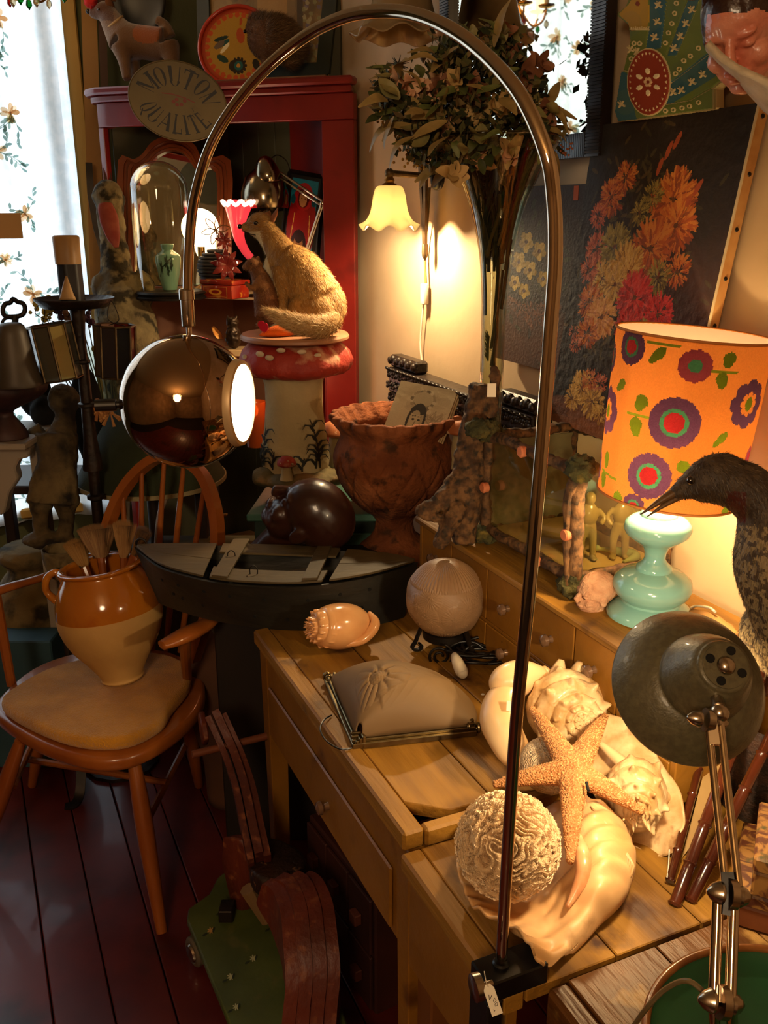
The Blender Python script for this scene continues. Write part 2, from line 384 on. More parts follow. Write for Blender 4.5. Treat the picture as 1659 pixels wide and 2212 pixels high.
class Ras:
    """small raster painted with numpy, used as per-face colours of a fine grid"""
    def __init__(s, w, h, bg): s.w = w; s.h = h; s.a = np.ones((h, w, 3)) * np.array(hx(bg)); s.yy, s.xx = np.mgrid[0:h, 0:w] + .5; s.z = np.zeros((h, w))
    def mask(s, m, col, al=1, dz=None):
        c = np.array(hx(col)); s.a[m] = s.a[m] * (1 - al) + c * al
        if dz is not None: s.z[m] = dz
    def ell(s, x, y, rx, ry, col, al=1, rot=0, dz=None):
        R_ = max(rx, ry) + 1; x0, x1, y0, y1 = int(max(x - R_, 0)), int(min(x + R_ + 1, s.w)), int(max(y - R_, 0)), int(min(y + R_ + 1, s.h))
        if x1 <= x0 or y1 <= y0: return
        X = s.xx[y0:y1, x0:x1] - x; Y = s.yy[y0:y1, x0:x1] - y; c, q = cos(rot), sin(rot)
        m = ((X * c + Y * q) / rx) ** 2 + ((-X * q + Y * c) / ry) ** 2 < 1; sub = s.a[y0:y1, x0:x1]; sub[m] = sub[m] * (1 - al) + np.array(hx(col)) * al
        if dz is not None: s.z[y0:y1, x0:x1][m] = dz
    def poly(s, pts, col, al=1, dz=None):
        p = np.array(pts, float); x0, x1 = int(max(p[:, 0].min(), 0)), int(min(p[:, 0].max() + 2, s.w)); y0, y1 = int(max(p[:, 1].min(), 0)), int(min(p[:, 1].max() + 2, s.h))
        if x1 <= x0 or y1 <= y0: return
        X = s.xx[y0:y1, x0:x1]; Y = s.yy[y0:y1, x0:x1]; m = np.zeros(X.shape, bool); n = len(p)
        for i in range(n):
            a, b = p[i], p[(i + 1) % n]
            if a[1] == b[1]: continue
            t = ((Y >= min(a[1], b[1])) & (Y < max(a[1], b[1]))) & (X < a[0] + (Y - a[1]) * (b[0] - a[0]) / (b[1] - a[1])); m ^= t
        sub = s.a[y0:y1, x0:x1]; sub[m] = sub[m] * (1 - al) + np.array(hx(col)) * al
        if dz is not None: s.z[y0:y1, x0:x1][m] = dz
    def line(s, pts, w, col, al=1, dz=None):
        for a, b in zip(pts[:-1], pts[1:]):
            a, b = np.array(a, float), np.array(b, float); t = b - a; l = np.linalg.norm(t) + 1e-9; e = np.array([-t[1], t[0]]) / l * w / 2; s.poly([a + e, b + e, b - e, a - e], col, al, dz); s.ell(b[0], b[1], w / 2, w / 2, col, al, dz=dz)
    def petal(s, x, y, a, L, w, col, al=1, dz=None):
        s.ell(x + cos(a) * L / 2, y + sin(a) * L / 2, L / 2, w / 2, col, al, a, dz)
    def speck(s, amt, seed=0):
        rs = np.random.RandomState(seed); s.a *= 1 + amt * (rs.rand(s.h, s.w, 1) - .5)
def lathe_px(cx, Y, prof, seg=48, **k):
    """upright turned body: prof = [(y_px, r_px)], axis under pixel column cx at world Y"""
    pts = []; base = None
    for y, r in prof:
        p = WY(cx, y, Y); pts.append((r * depth(p) / FPX, p[2]))
        if base is None: base = p
    ym = sum(p[0] for p in prof) / len(prof); x = WY(cx, ym, Y)[0]
    return lathe([(r, z) for r, z in pts], V3(x, Y, 0), seg, **k)
def spot_bulb(name, loc, aim, power, col, size, blend=.5, rad=.02, par=None):
    l = bpy.data.lights.new(name, 'SPOT'); l.energy = power; l.color = col; l.spot_size = radians(size); l.spot_blend = blend; l.shadow_soft_size = rad
    o = bpy.data.objects.new(name, l); COL.objects.link(o); w = _wl(par); o.location = tuple(np.asarray(loc) - w); o.parent = par
    o.rotation_euler = (Vector(aim) - Vector(loc)).to_track_quat('-Z', 'Y').to_euler(); return o
def point_bulb(name, loc, power, col, rad=.03, par=None):
    l = bpy.data.lights.new(name, 'POINT'); l.energy = power; l.color = col; l.shadow_soft_size = rad
    o = bpy.data.objects.new(name, l); COL.objects.link(o); o.location = tuple(np.asarray(loc) - _wl(par)); o.parent = par; return o
WARM = (1, .62, .28)
# shared materials
m_steel = M('steel', '#b8aa98', r=.22, m=1)
m_black = M('black_iron', '#17130f', '#2a211a', s=20, r=.5, m=.6, b=.1)
m_brass = M('brass', '#8f6a35', r=.3, m=1)
m_white = M('white_plastic', '#d8cdb8', r=.4)
m_paper = M('paper_tag', '#e0d6c0', r=.8)
def tag_geo(c, w, h, dn=V3(0, -1, 0), rot=0):
    X, Y, Z_ = frame_of(dn); X2 = X * cos(rot) + Y * sin(rot); Y2 = -X * sin(rot) + Y * cos(rot)
    pl = [(-w / 2, -h / 2), (w / 2, -h / 2), (w / 2, h * .32), (w * .2, h / 2), (-w * .2, h / 2), (-w / 2, h * .32)]
    return prism(pl, c, X2, Y2, Z_, .0008)
# ================================================================ ROOM
m_wall = M('plaster', '#b49874', '#c6aa86', s=2.5, r=.85, b=.15, bs=25, c3='#9a7d54', s3=1.3, t3=(.55, .8))
m_green = M('green_wall', '#4d4f2f', '#585836', s=3, r=.8, b=.1)
m_dark = M('dark_wall', '#80623e', '#947550', s=2, r=.9)
def st(name, g, m, **k): return S(name, g, m, kind='structure', **k)
# floor of painted planks, each board a child
fl = st('floor', dbox(U_BACK, ROOM_U, ROOM_N, N_WALL, -.08, -.024, 0), M('subfloor', '#170805', r=1))
m_plank = M('red_floor_paint', '#4a1410', '#5c1c14', s=6, r=.38, st=(1, 1, 1), b=.12, bs=12, c3='#2d1512', s3=3.2, t3=(.58, .72), coat=.15)
pw = .118; n = .108 - pw * 15
while n < N_WALL - .01:
    P('plank', dbox(U_BACK + .005, .4, n + .0015, min(n + pw - .0015, N_WALL), -.025, random.uniform(-.0012, .0008), .002), m_plank, fl); n += pw
st('wall_right', dbox(U_BACK, ROOM_U, N_WALL, N_WALL + .1, -.05, CEIL, 0), m_wall)
# back wall with window opening n in [-1.35, .36], z in [.5, 2.6]
WN0, WN1, WZ0, WZ1 = -1.35, .43, .5, 2.6
wb = G()
wb.join(dbox(U_BACK - .12, U_BACK, WN1, N_WALL + .1, -.05, CEIL, 0)); wb.join(dbox(U_BACK - .12, U_BACK, ROOM_N, WN0, -.05, CEIL, 0))
wb.join(dbox(U_BACK - .12, U_BACK, WN0, WN1, -.05, WZ0, 0)); wb.join(dbox(U_BACK - .12, U_BACK, WN0, WN1, WZ1, CEIL, 0))
st('wall_back', wb, m_green)
st('wall_left', dbox(U_BACK, ROOM_U, ROOM_N - .1, ROOM_N, -.05, CEIL, 0), m_dark)
st('wall_front', dbox(ROOM_U, ROOM_U + .1, ROOM_N, N_WALL, -.05, CEIL, 0), m_dark)
st('ceiling', dbox(U_BACK, ROOM_U, ROOM_N, N_WALL, CEIL, CEIL + .08, 0), M('ceiling_paint', '#b09468', r=.9))
# window casing
m_case = M('ochre_paint', '#a8813c', '#b8924c', s=5, r=.5, b=.1, st=(1, 1, .3))
w1 = bpy.data.objects.new('window_1', None); COL.objects.link(w1); w1.location = tuple(D(U_BACK, (WN0 + WN1) / 2, WZ0)); LOC['window_1'] = D(U_BACK, (WN0 + WN1) / 2, WZ0); w1['kind'] = 'structure'
for (n0, n1, z0, z1) in ((WN1 - .01, WN1 + .07, WZ0 - .08, WZ1 + .1), (WN0 - .085, WN0 + .01, WZ0 - .08, WZ1 + .1)):
    P('side_casing', dbox(U_BACK, U_BACK + .03, n0, n1, z0, z1, .006), m_case, w1)
P('head_casing', dbox(U_BACK, U_BACK + .03, WN0 + .012, WN1 - .012, WZ1 - .01, WZ1 + .1, .006), m_case, w1)
P('sill', dbox(U_BACK - .1, U_BACK + .06, WN0 + .012, WN1 - .012, WZ0 - .04, WZ0, .006), m_case, w1)
for k in range(4):
    n0 = WN0 + .01 + (WN1 - WN0 - .06) * k / 3
    P('mullion', dbox(U_BACK - .1, U_BACK - .06, n0, n0 + .035, WZ0, WZ1, .004), m_case, w1)
P('transom', dbox(U_BACK - .098, U_BACK - .062, WN0 + .05, WN1 - .05, 1.9, 1.935, .003), m_case, w1)
P('pane', dbox(U_BACK - .083, U_BACK - .08, WN0, WN1, WZ0, WZ1, 0), glass('pane_glass'), w1)
# floral curtain
m_curt = M('curtain_voile', '#ffffff', '#eef3f5', s=30, r=.9, attr=True, trl=.75)
UC = U_BACK + .07
def curt(n, z, h): return D(UC + .018 * sin(n * 34) + .008 * sin(n * 71 + z * 2) + h, n, z)
ct = T('curtain', 'white floral print curtain hanging in the window, lit from behind', 'curtain', D(UC, -.4, .45))
NC0, NC1, ZC0, ZC1 = -1.37, .445, .45, 2.66
cloth = grid(160, 40, lambda u, v: curt(NC0 + (NC1 - NC0) * u, ZC0 + (ZC1 - ZC0) * v, 0)); cloth.c = [hx('#f4f6f4')] * len(cloth.f); cloth.hasc = True
P('cloth', cloth, m_curt, ct)
pr = Paint(lambda a, b, h: curt(a, b, h), h0=.0015, dh=0)
rr = random.Random(5)
def flower_spray(x, y, s, rr):
    for _ in range(3):
        a = rr.uniform(0, 6.28); L = s * rr.uniform(.6, 1.3)
        pts = [(x + cos(a) * t * L + .2 * s * sin(t * 3), y + sin(a) * t * L) for t in np.linspace(0, 1, 6)]; pr.line(pts, .0025, '#a4b4aa')
        for j in range(5): q = pts[j + 1]; pr.petal(q[0], q[1], a + rr.uniform(-1.3, 1.3), s * .3, s * .13, rr.choice(['#8fa59c', '#9db1a6', '#879e96']))
    for j in range(9): pr.petal(x, y, j * .7 + rr.random(), s * .42, s * .22, rr.choice(['#e6c8a4', '#ecd2b0', '#e0ba92', '#e2cc9c']))
    pr.disc(x, y, s * .08, '#e6bf98', 7)
for i in range(26):
    for j in range(13):
        if (i + j) % 2: continue
        flower_spray(NC0 + .04 + i * .063 + rr.uniform(-.012, .012), ZC0 + .08 + j * .155 + rr.uniform(-.03, .03), rr.uniform(.06, .085), rr)
P('printed_flowers', pr.g, M('curtain_print', '#ffffff', r=.9, attr=True, trl=.7), ct, kind='stuff', smooth=0)
# brown card pinned on the curtain
S('card', cbox(W(14, 488, 3.2), .1, .003, .085, ax=(ND, UD, ZZ)), M('kraft_card', '#b98f5c', r=.8), 'small brown card hanging in front of the floral curtain', 'card')
# ================================================================ DESKS
ROTU = (0, 0, -atan2(UD[1], UD[0]))
m_ochre = M('ochre_desk_paint', '#694512', '#96691f', s=16, r=.58, b=.5, bs=60, st=(.12, 1, 1), rot=(0, 0, radians(65.8)), c3='#3f220a', s3=8, t3=(.6, .7), det=8)
m_ochre2 = M('ochre_drawer_paint', '#7a4f14', '#8c5d1c', s=4, r=.42, b=.2, bs=40, c3='#56310e', s3=9, t3=(.62, .74))
m_worn = M('worn_table_wood', '#4a2a0e', '#6b431a', s=12, r=.4, b=.6, bs=50, st=(.15, 1, 1), rot=(0, 0, radians(65.8)), c3='#a07a42', s3=14, t3=(.58, .68), det=9)
m_knob = M('smoked_glass_knob', '#7a5c45', r=.12, m=.3, coat=.6)
DT = .72
dk = T('writing_desk', 'ochre painted writing desk with worn boards, carrying the melon shell and glass globe lamp', 'desk', D(-1.42, .75, 0))
P('edge_strip', dbox(-1.815, -1.042, .50, .535, DT - .03, DT + .003, .004), m_ochre, dk)
def board(pl, nm='top_board'): P(nm, prism(pl, V3(0, 0, DT - .022), UD, ND, ZZ, .022, .0015), m_ochre, dk)
board([(-1.81, .5365), (-1.118, .5365), (-1.07, .595), (-1.07, .668), (-1.81, .668)])
board([(-1.81, .6705), (-1.062, .6705), (-1.062, .80), (-1.81, .80)])
board([(-1.81, .8025), (-1.062, .8025), (-1.062, .93), (-1.81, .93)])
board([(-1.81, .9325), (-1.062, .9325), (-1.062, 1.17), (-1.81, 1.17)])
P('end_strip', dbox(-1.06, -1.038, .536, 1.17, DT - .03, DT + .002, .004), m_ochre, dk)
P('inner_rail', dbox(-1.12, -1.06, .54, .66, DT - .06, DT - .045, .002), M('raw_wood', '#6b4522', r=.8), dk)
P('front_apron', dbox(-1.80, -1.085, .512, .53, .487, DT - .031, .003), m_ochre2, dk)
dr = P('drawer', dbox(-1.74, -1.10, .505, .5115, .50, .618, .003), m_ochre2, dk)
kp = WN(709, 1741, .505); P('knob', lathe([(.008, 0), (.006, -.008), (.013, -.014), (.012, -.022), (0, -.025)], kp, 16, ND), m_knob, dr)
P('back_apron', dbox(-1.80, -1.05, 1.13, 1.15, .487, DT - .031, .003), m_ochre2, dk)
P('side_apron', dbox(-1.80, -1.782, .55, 1.12, .487, DT - .031, .003), m_ochre2, dk)
P('side_apron', dbox(-1.062, -1.046, .56, 1.12, .487, DT - .031, .003), m_ochre2, dk)
for u0 in (-1.80, -1.085):
    for n0 in (.508, 1.1):
        a, b = D(u0, n0, DT - .031), D(u0 + .006, n0 + .006, 0)
        g = G(); w1_, w2_ = .046, .034
        g.add([b, b + UD * w2_, b + UD * w2_ + ND * w2_, b + ND * w2_, a, a + UD * w1_, a + UD * w1_ + ND * w1_, a + ND * w1_], HEXF)
        P('leg', bev(g, .002), m_ochre2, dk)
# set of small drawers standing on the back of the desk
du = T('desk_drawer_unit', 'row of small ochre drawers with round knobs standing along the back of the desk', 'drawers', D(-1.4, 1.03, DT + .002))
m_in = M('drawer_gap', '#2a1608', r=1)
U0, U1 = -1.812, -.93
P('top', dbox(U0 - .006, U1 + .004, .895, 1.165, .918, .932, .003), m_ochre, du)
P('side', dbox(U0, U0 + .014, .905, 1.16, DT + .004, .917, .002), m_ochre2, du)
P('side', dbox(U1 - .014, U1, .905, 1.16, DT + .004, .917, .002), m_ochre2, du)
P('back', dbox(U0 + .015, U1 - .015, 1.14, 1.158, DT + .004, .917, .001), m_ochre2, du)
P('carcass', dbox(U0 + .015, U1 - .015, .916, 1.139, DT + .008, .916, 0), m_in, du)
P('rail', dbox(U0 + .015, U1 - .015, .906, .915, .795, .802, .001), m_ochre2, du)
P('rail', dbox(U0 + .015, U1 - .015, .906, .915, DT + .004, DT + .014, .001), m_ochre2, du)
us = [float(WN(px, py, .905) @ UD) for px, py in ((914, 1190), (976, 1215), (1053, 1265), (1148, 1330), (1240, 1400), (1335, 1470))] + [U1 - .014]
us[0] = U0 + .015
for i in range(6):
    a, b = us[i] + .002, us[i + 1] - .002
    for (z0, z1) in ((.8035, .9165), (DT + .016, .7935)):
        d_ = P('drawer', dbox(a, b, .9045, .915, z0, z1, .0015), m_ochre2, du)
        kc = D((a + b) / 2, .9045, (z0 + z1) / 2)
        P('knob', lathe([(.007, 0), (.005, -.006), (.0115, -.012), (.011, -.019), (.006, -.022), (0, -.0225)], kc, 16, ND), m_knob, d_)
# second, lower desk towards the camera
d2 = T('side_table', 'low ochre side table with scalloped bracket, carrying the coral and giant clam shell', 'table', D(-.9, .8, 0))
D2 = .695
P('edge_strip', dbox(-1.036, -.745, .492, .525, D2 - .03, D2 + .002, .004), m_ochre, d2)
for n0, n1 in ((.526, .66), (.662, .80), (.802, .94), (.942, 1.1)):
    P('top_board', dbox(-1.036, -.745, n0, n1, D2 - .02, D2, .0015), m_ochre, d2)
sc = [(-1.03, D2 - .031), (-.755, D2 - .031), (-.755, .57)] + [(-.765 - .02 * t, .57 + .035 * sin(t * pi / 2)) for t in np.linspace(0, 1, 5)] + [(-.80 - .045 * t, .605 - .02 * t ** 2 * 3) for t in np.linspace(0, 1, 6)] + [(-.86, .52), (-.90, .50), (-1.03, .49)]
P('scalloped_apron', prism(sc, D(0, .505, 0), UD, ZZ, ND, .016, .001), m_ochre2, d2)
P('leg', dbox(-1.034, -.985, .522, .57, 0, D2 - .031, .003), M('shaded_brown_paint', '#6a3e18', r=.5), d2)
P('leg', dbox(-.80, -.755, 1.0, 1.045, 0, D2 - .031, .003), m_ochre2, d2)
P('leg', dbox(-1.034, -.985, 1.0, 1.045, 0, D2 - .031, .003), m_ochre2, d2)
P('leg', dbox(-.80, -.755, .535, .58, 0, .56, .003), m_ochre2, d2)
P('foot_rail', dbox(-.985, -.80, .54, .56, .44, .475, .003), m_ochre2, d2)
# third, dark worn table under the camera
d3 = T('worn_table', 'dark brown worn table with flaking top at the bottom right, under the bamboo easels', 'table', D(-.4, .9, 0))
D3 = .69
for n0, n1 in ((.585, .72), (.722, .86), (.862, 1.0), (1.002, 1.19)):
    P('top_board', dbox(-.742, .25, n0, n1, D3 - .025, D3, .0015), m_worn, d3)
P('edge_strip', dbox(-.742, .25, .552, .583, D3 - .055, D3 + .001, .006), m_worn, d3)
P('board_behind_table', dbox(-.93, -.7442, 1.102, 1.19, D3 - .02, D3, .0015), m_worn, d3)
for u0, n0 in ((-.70, .60), (-.70, 1.12), (.18, .60), (.18, 1.12)): P('leg', dbox(u0, u0 + .045, n0, n0 + .045, 0, D3 - .026, .003), m_worn, d3)
# ================================================================ WINDSOR CHAIR
m_elm = M('honey_wood', '#7e3e14', '#98541f', s=6, r=.3, b=.06, bs=40, st=(1, 1, .2), coat=.25)
def oz(pts, z): return [WZ(x, y, z) for x, y in pts]
def slab(pts, z0, z1, b, seg=3, sm=4):
    q = cr([p[:2] for p in pts], sm, True); return prism([tuple(p) for p in q], V3(0, 0, z0), V3(1, 0, 0), V3(0, 1, 0), ZZ, z1 - z0, b, seg)
so = oz([(-12, 1535), (60, 1590), (140, 1625), (230, 1640), (310, 1622), (390, 1572), (437, 1515), (438, 1462), (400, 1420), (330, 1400), (200, 1402), (90, 1432), (15, 1485)], .43)
sc0 = np.mean([p for p in so], axis=0)
chair = T('windsor_armchair', 'honey-brown hoop-back wooden armchair with mustard seat pad, holding the glazed pot', 'chair', (sc0[0], sc0[1], 0))
P('seat', slab(so, .392, .43, .013), m_elm, chair, smooth=60)
hp = [W(243, 1408, 2.54), W(214, 1280, 2.52), W(230, 1150, 2.51), W(272, 1050, 2.50), W(345, 988, 2.46), W(425, 1012, 2.39), W(462, 1090, 2.35), W(470, 1190, 2.33), W(455, 1300, 2.34), W(418, 1425, 2.40)]
hpath = cr(hp, 8)
P('hoop', sweep_rect(hpath, .024, .03, nrm(np.cross(hp[4] - hp[0], hp[-1] - hp[0]))), m_elm, chair, smooth=30)
for (tx, bx) in ((262, 280), (310, 305), (357, 330), (402, 358), (444, 388)):
    t = min(hpath, key=lambda p: abs((p - CAM)[0] / depth(p) * FPX + 829.5 - tx) + (50 if p[2] < 1.0 else 0))
    b = WZ(bx, 1408, .425); P('spindle', tube([b, b * .65 + t * .35, t], [.006, .0095, .006], 10, sm=6), m_elm, chair, smooth=60)
ar = [W(350, 1394, 2.075), W(400, 1372, 2.12), W(455, 1340, 2.20), W(482, 1290, 2.30), W(455, 1235, 2.42), W(350, 1205, 2.53), W(240, 1198, 2.56), W(165, 1210, 2.56), W(105, 1243, 2.47), W(0, 1275, 2.37), W(-80, 1315, 2.28)]
P('arm_bow', tube(ar, [.016, .026, .02, .015, .015, .015, .015, .015, .015, .018, .02], 14, sm=6, flat=.62), m_elm, chair, smooth=80)
P('arm_post', tube([WZ(405, 1480, .42), W(398, 1372, 2.125)], [.012, .014], 10), m_elm, chair)
P('arm_post', tube([WZ(25, 1480, .42), W(-10, 1285, 2.36)], [.012, .014], 10), m_elm, chair)
for (tx, ty, bx, by) in ((287, 1630, 350, 2018), (45, 1600, -55, 1890), (395, 1490, 430, 1700), (110, 1460, 70, 1700)):
    t = WZ(tx, ty, .40); b = WZ(bx, by, 0); b[2] = .006
    P('leg', tube([t, t * .6 + b * .4, b], [.014, .021, .0125], 14, sm=6), m_elm, chair, smooth=60)
P('stretcher', tube([WZ(310, 1790, .19), WZ(405, 1600, .19)], .009, 8), m_elm, chair)
P('stretcher', tube([WZ(28, 1700, .22), WZ(90, 1560, .25)], .009, 8), m_elm, chair)
P('stretcher', tube([WZ(60, 1640, .21), WZ(360, 1690, .20)], .009, 8), m_elm, chair)
m_pad = M('mustard_cord', '#ac7008', '#c48410', s=14, r=.95, b=.9, bs=190, bst=(1, 2.4, 1), sheen=.3, rot=(0, 0, .5))
po = oz([(2, 1512), (70, 1558), (170, 1592), (270, 1592), (345, 1558), (372, 1520), (410, 1470), (400, 1430), (340, 1408), (230, 1412), (120, 1436), (45, 1472)], .467)
cush = slab(po, .431, .468, .014, 4)
S('seat_cushion', cush, m_pad, 'flat mustard ribbed seat pad on the honey-brown hoop-back chair', 'cushion', smooth=70)
# ================================================================ CORNER CABINET
m_red = M('red_cabinet_paint', '#6a1712', '#7a1d16', s=4, r=.35, b=.1, bs=18, c3='#4c120e', s3=6, t3=(.6, .75))
m_cream = M('shelf_cream', '#a8875c', '#b5956a', s=4, r=.6)
m_cback = M('cabinet_back_green', '#3b3a28', '#454331', s=3, r=.6, b=.05)
A = WY(205, 400, 3.30); A[2] = 0; B = WY(765, 400, 3.0); B[2] = 0       # front edge ends
FX_ = nrm(B - A); FN_ = V3(FX_[1], -FX_[0], 0)                           # FN_ towards the camera
ZT = float(WY(765, 165, 3.0)[2]); ZF = float(WY(690, 258, 3.02)[2])
LW = float(np.linalg.norm(B - A))
def C_(x, y, z): return A + FX_ * x + FN_ * y + ZZ * z
cab = T('corner_cabinet', 'tall open corner cabinet painted dark red, with curiosities on its shelves', 'cabinet', C_(LW / 2, -.2, 0))
corner = (LW * .5, -.40)
def cx_box(x0, x1, y0, y1, z0, z1, b=.003): return boxf(C_(x0, y0, z0), FX_ * (x1 - x0), FN_ * (y1 - y0), ZZ * (z1 - z0), b)
fr = [(0.0, -.10), (.0, -.055), (.02, -.02), (.06, 0), (LW, 0)]
def poly_slab(pl, z0, z1, b=.002): return prism(pl, C_(0, 0, z0), FX_, FN_, ZZ, z1 - z0, b)
bkL, bkR = (LW * .30, -.44), (LW - .34, -.32)
P('top', poly_slab([(-.04, -.13), (-.045, -.06), (-.01, 0), (.05, .035), (LW * .5, .04), (LW + .01, .04), (LW + .01, -.01), bkR, bkL], ZT - .022, ZT, .006), m_red, cab)
P('cornice_moulding', poly_slab([(-.02, -.10), (-.02, -.05), (.01, -.005), (.06, .018), (LW * .5, .022), (LW + .002, .022), (LW - .01, -.03), (LW * .9, -.09), (.1, -.1)], ZT - .042, ZT - .0225, .004), m_red, cab)
P('frieze', poly_slab([(0, -.09), (0, -.05), (.025, -.015), (.07, 0), (LW, 0), (LW, -.03), (.09, -.03), (.04, -.07)], ZF, ZT - .043, .002), m_red, cab)
pw_ = .085
P('left_post', poly_slab([(0, -.09), (0, -.05), (.02, -.02), (.045, -.01), (.05, -.03), (.03, -.06)], 0.0, ZF - .001), m_red, cab)
P('right_post', cx_box(LW - .105, LW, -.03, 0, 0.0, ZF - .001), m_red, cab)
P('right_side', poly_slab([(LW - .035, -.031), (LW - .05, -.031), (bkR[0] - .01, bkR[1] + .01), bkR], 0.0, ZT - .044), m_red, cab)
def wallpanel(a, b, z0, z1, n):
    a, b = np.array(a), np.array(b)
    for k in range(n):
        p, q = a + (b - a) * k / n, a + (b - a) * (k + 1) / n; d_ = (b - a) / np.linalg.norm(b - a); e = np.array([-d_[1], d_[0]]) * .008
        p = p + d_ * .001; q = q - d_ * .001
        P('back_board', prism([tuple(p), tuple(q), tuple(q + e), tuple(p + e)], C_(0, 0, z0), FX_, FN_, ZZ, z1 - z0, .0015), m_cback, cab)
wallpanel((.02, -.09), bkL, .05, ZT - .045, 2); wallpanel(bkL, bkR, .05, ZT - .045, 4)
SH1 = float(WY(480, 640, 3.06)[2]) ; SH2 = .86; SH1 = max(SH1, 1.3)
for z, nm in ((SH1, 'shelf'), (SH2, 'shelf'), (.35, 'shelf')):
    P(nm, poly_slab([(.035, -.10), (.05, -.055), (.16, -.04), (LW * .45, -.02), (LW - .106, -.032), (LW - .20, -.16), (bkR[0] - .02, bkR[1] + .02), (bkL[0] + .02, bkL[1] + .01)], z - .02, z, .003), m_cream, cab)
P('plinth', poly_slab([(.06, -.05), (LW - .07, -.05), (LW - .2, -.17), (.2, -.2)], 0, .06), m_red, cab)
P('lining_panel', poly_slab([(.06, -.13), (bkL[0], bkL[1] + .02), (bkR[0] - .02, bkR[1] + .012), (bkR[0] - .02, bkR[1] + .022), (bkL[0], bkL[1] + .032), (.07, -.12)], SH2 + .002, SH1 - .021), M('brown_lining', '#6b4430', '#7a5138', s=3, r=.7), cab)
# teal cupboard behind the boat
m_teal = M('teal_paint', '#33564a', '#3c6354', s=4, r=.5, b=.1)
tz = float(WY(700, 1075, 2.45)[2])
tc_ = T('teal_cupboard', 'low teal painted cupboard under the toadstool, behind the boat model', 'cupboard', (-.15, 2.5, 0))
P('top', hexa([(-.36, 2.30, tz - .02), (.00, 2.30, tz - .02), (.06, 2.72, tz - .02), (-.33, 2.72, tz - .02), (-.36, 2.30, tz), (.00, 2.30, tz), (.06, 2.72, tz), (-.33, 2.72, tz)], .003), m_teal, tc_)
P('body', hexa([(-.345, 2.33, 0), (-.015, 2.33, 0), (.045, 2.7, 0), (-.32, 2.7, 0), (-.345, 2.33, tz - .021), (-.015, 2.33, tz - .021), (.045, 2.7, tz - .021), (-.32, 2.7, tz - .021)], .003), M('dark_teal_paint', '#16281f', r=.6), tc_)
P('door', boxf((-.33, 2.318, .08), (.30, 0, 0), (0, .011, 0), (0, 0, tz - .14), .002), m_teal, tc_)
# small dark table carrying the urn
ub = float(WY(835, 1195, 2.32)[2])
tb = T('low_stand', 'dark wooden stand under the terracotta urn, mostly hidden behind the desk', 'stand', (.06, 2.35, 0))
P('top', boxf((.012, 2.21, ub - .022), (.17, 0, 0), (0, .22, 0), (0, 0, .02), .003), m_worn, tb)
for x, y in ((.02, 2.215), (.15, 2.215), (.02, 2.39), (.15, 2.39)): P('leg', boxf((x, y, 0), (.025, 0, 0), (0, .025, 0), (0, 0, ub - .023), .002), m_worn, tb)
# ================================================================ ARC LAMP
m_chrome = M('chrome', '#c9b7a0', r=.09, m=1)
m_bronze = M('smoky_chrome', '#a08368', r=.045, m=1, b=.02, bs=3)
YB = .90
pp = [WY(1082, 2085, YB), WY(1112, 1600, YB), WY(1141, 1300, YB), WY(1167, 1000, YB), WY(1188, 720, YB), WY(1199, 560, YB), WY(1196, 430, YB), WY(1178, 325, YB), WY(1120, 200, .93), WY(1025, 98, .99), WY(930, 42, 1.05), WY(840, 24, 1.11), WY(740, 38, 1.17), WY(640, 92, 1.23), WY(540, 185, 1.28), WY(462, 300, 1.32), WY(422, 420, 1.345), WY(409, 530, 1.355), WY(405, 665, 1.36)]
arc = T('arc_lamp', 'chrome arc lamp clamped to the table edge, its mirrored ball head lit', 'lamp', pp[0])
P('arc_tube', tube(pp, .0072, 20, sm=10), m_chrome, arc, smooth=180)
bc = W(405, 868, 1.33); br = 143 * 1.33 / FPX; tp = pp[-1]
P('sleeve', lathe([(.0085, 0), (.0095, .002), (.0095, .038), (.011, .039), (.011, .052), (.0085, .054)], V3(tp[0], tp[1], bc[2] + br + .006), 18, fn=lambda r, h, a: r * (1 + .04 * cos(9 * a)) if h < .038 else r), m_steel, arc)
P('neck', lathe([(.004, -.012), (.004, .03)], V3(tp[0], tp[1], bc[2] + br), 12), m_steel, arc)
vw = nrm(bc - CAM); rt = nrm(np.cross(vw, ZZ)); up_ = np.cross(rt, vw)
ax_ = nrm(rt * .93 - vw * .36 - up_ * .06)
ca = 40.0; prof = [(br * sin(radians(t)), -br * cos(radians(t))) for t in np.linspace(0, 180 - ca, 48)]
bh = P('ball_shade', lathe(prof, bc, 96, ax_, cap=False), m_bronze, arc, smooth=180)
ro = br * sin(radians(ca)); ho = br * cos(radians(ca)); 
rm = lathe([(ro, ho - .001), (ro + .0012, ho + .001), (ro * .985, ho + .010), (ro * .90, ho + .011), (ro * .895, ho + .006)], bc, 72, ax_, cap=False)
m_rimw = M('matte_lamp_rim', '#c9a97c', r=.45, m=.3)
P('rim_ring', rm, m_rimw, bh, smooth=60)
m_disc = M('lit_diffuser', '#fff0d8', r=.5, em=(1, .80, .52), es=14)
P('lit_disc', lathe([(0, ho + .009), (ro * .5, ho + .0085), (ro * .897, ho + .007)], bc, 48, ax_, cap=False), m_disc, bh, label='glowing white disc of the ball lamp')
hb = bc - ax_ * (br - .001)
hd = nrm(-rt * 1 + vw * .1)
P('handle', tube([bc + hd * (br - .003), bc + hd * (br + .004), bc + hd * (br + .005), bc + hd * (br + .034)], [.005, .005, .0085, .0085], 20, fn=lambda t, a: 1 + .05 * cos(8 * a)), M('black_bakelite', '#14100d', r=.3), arc)
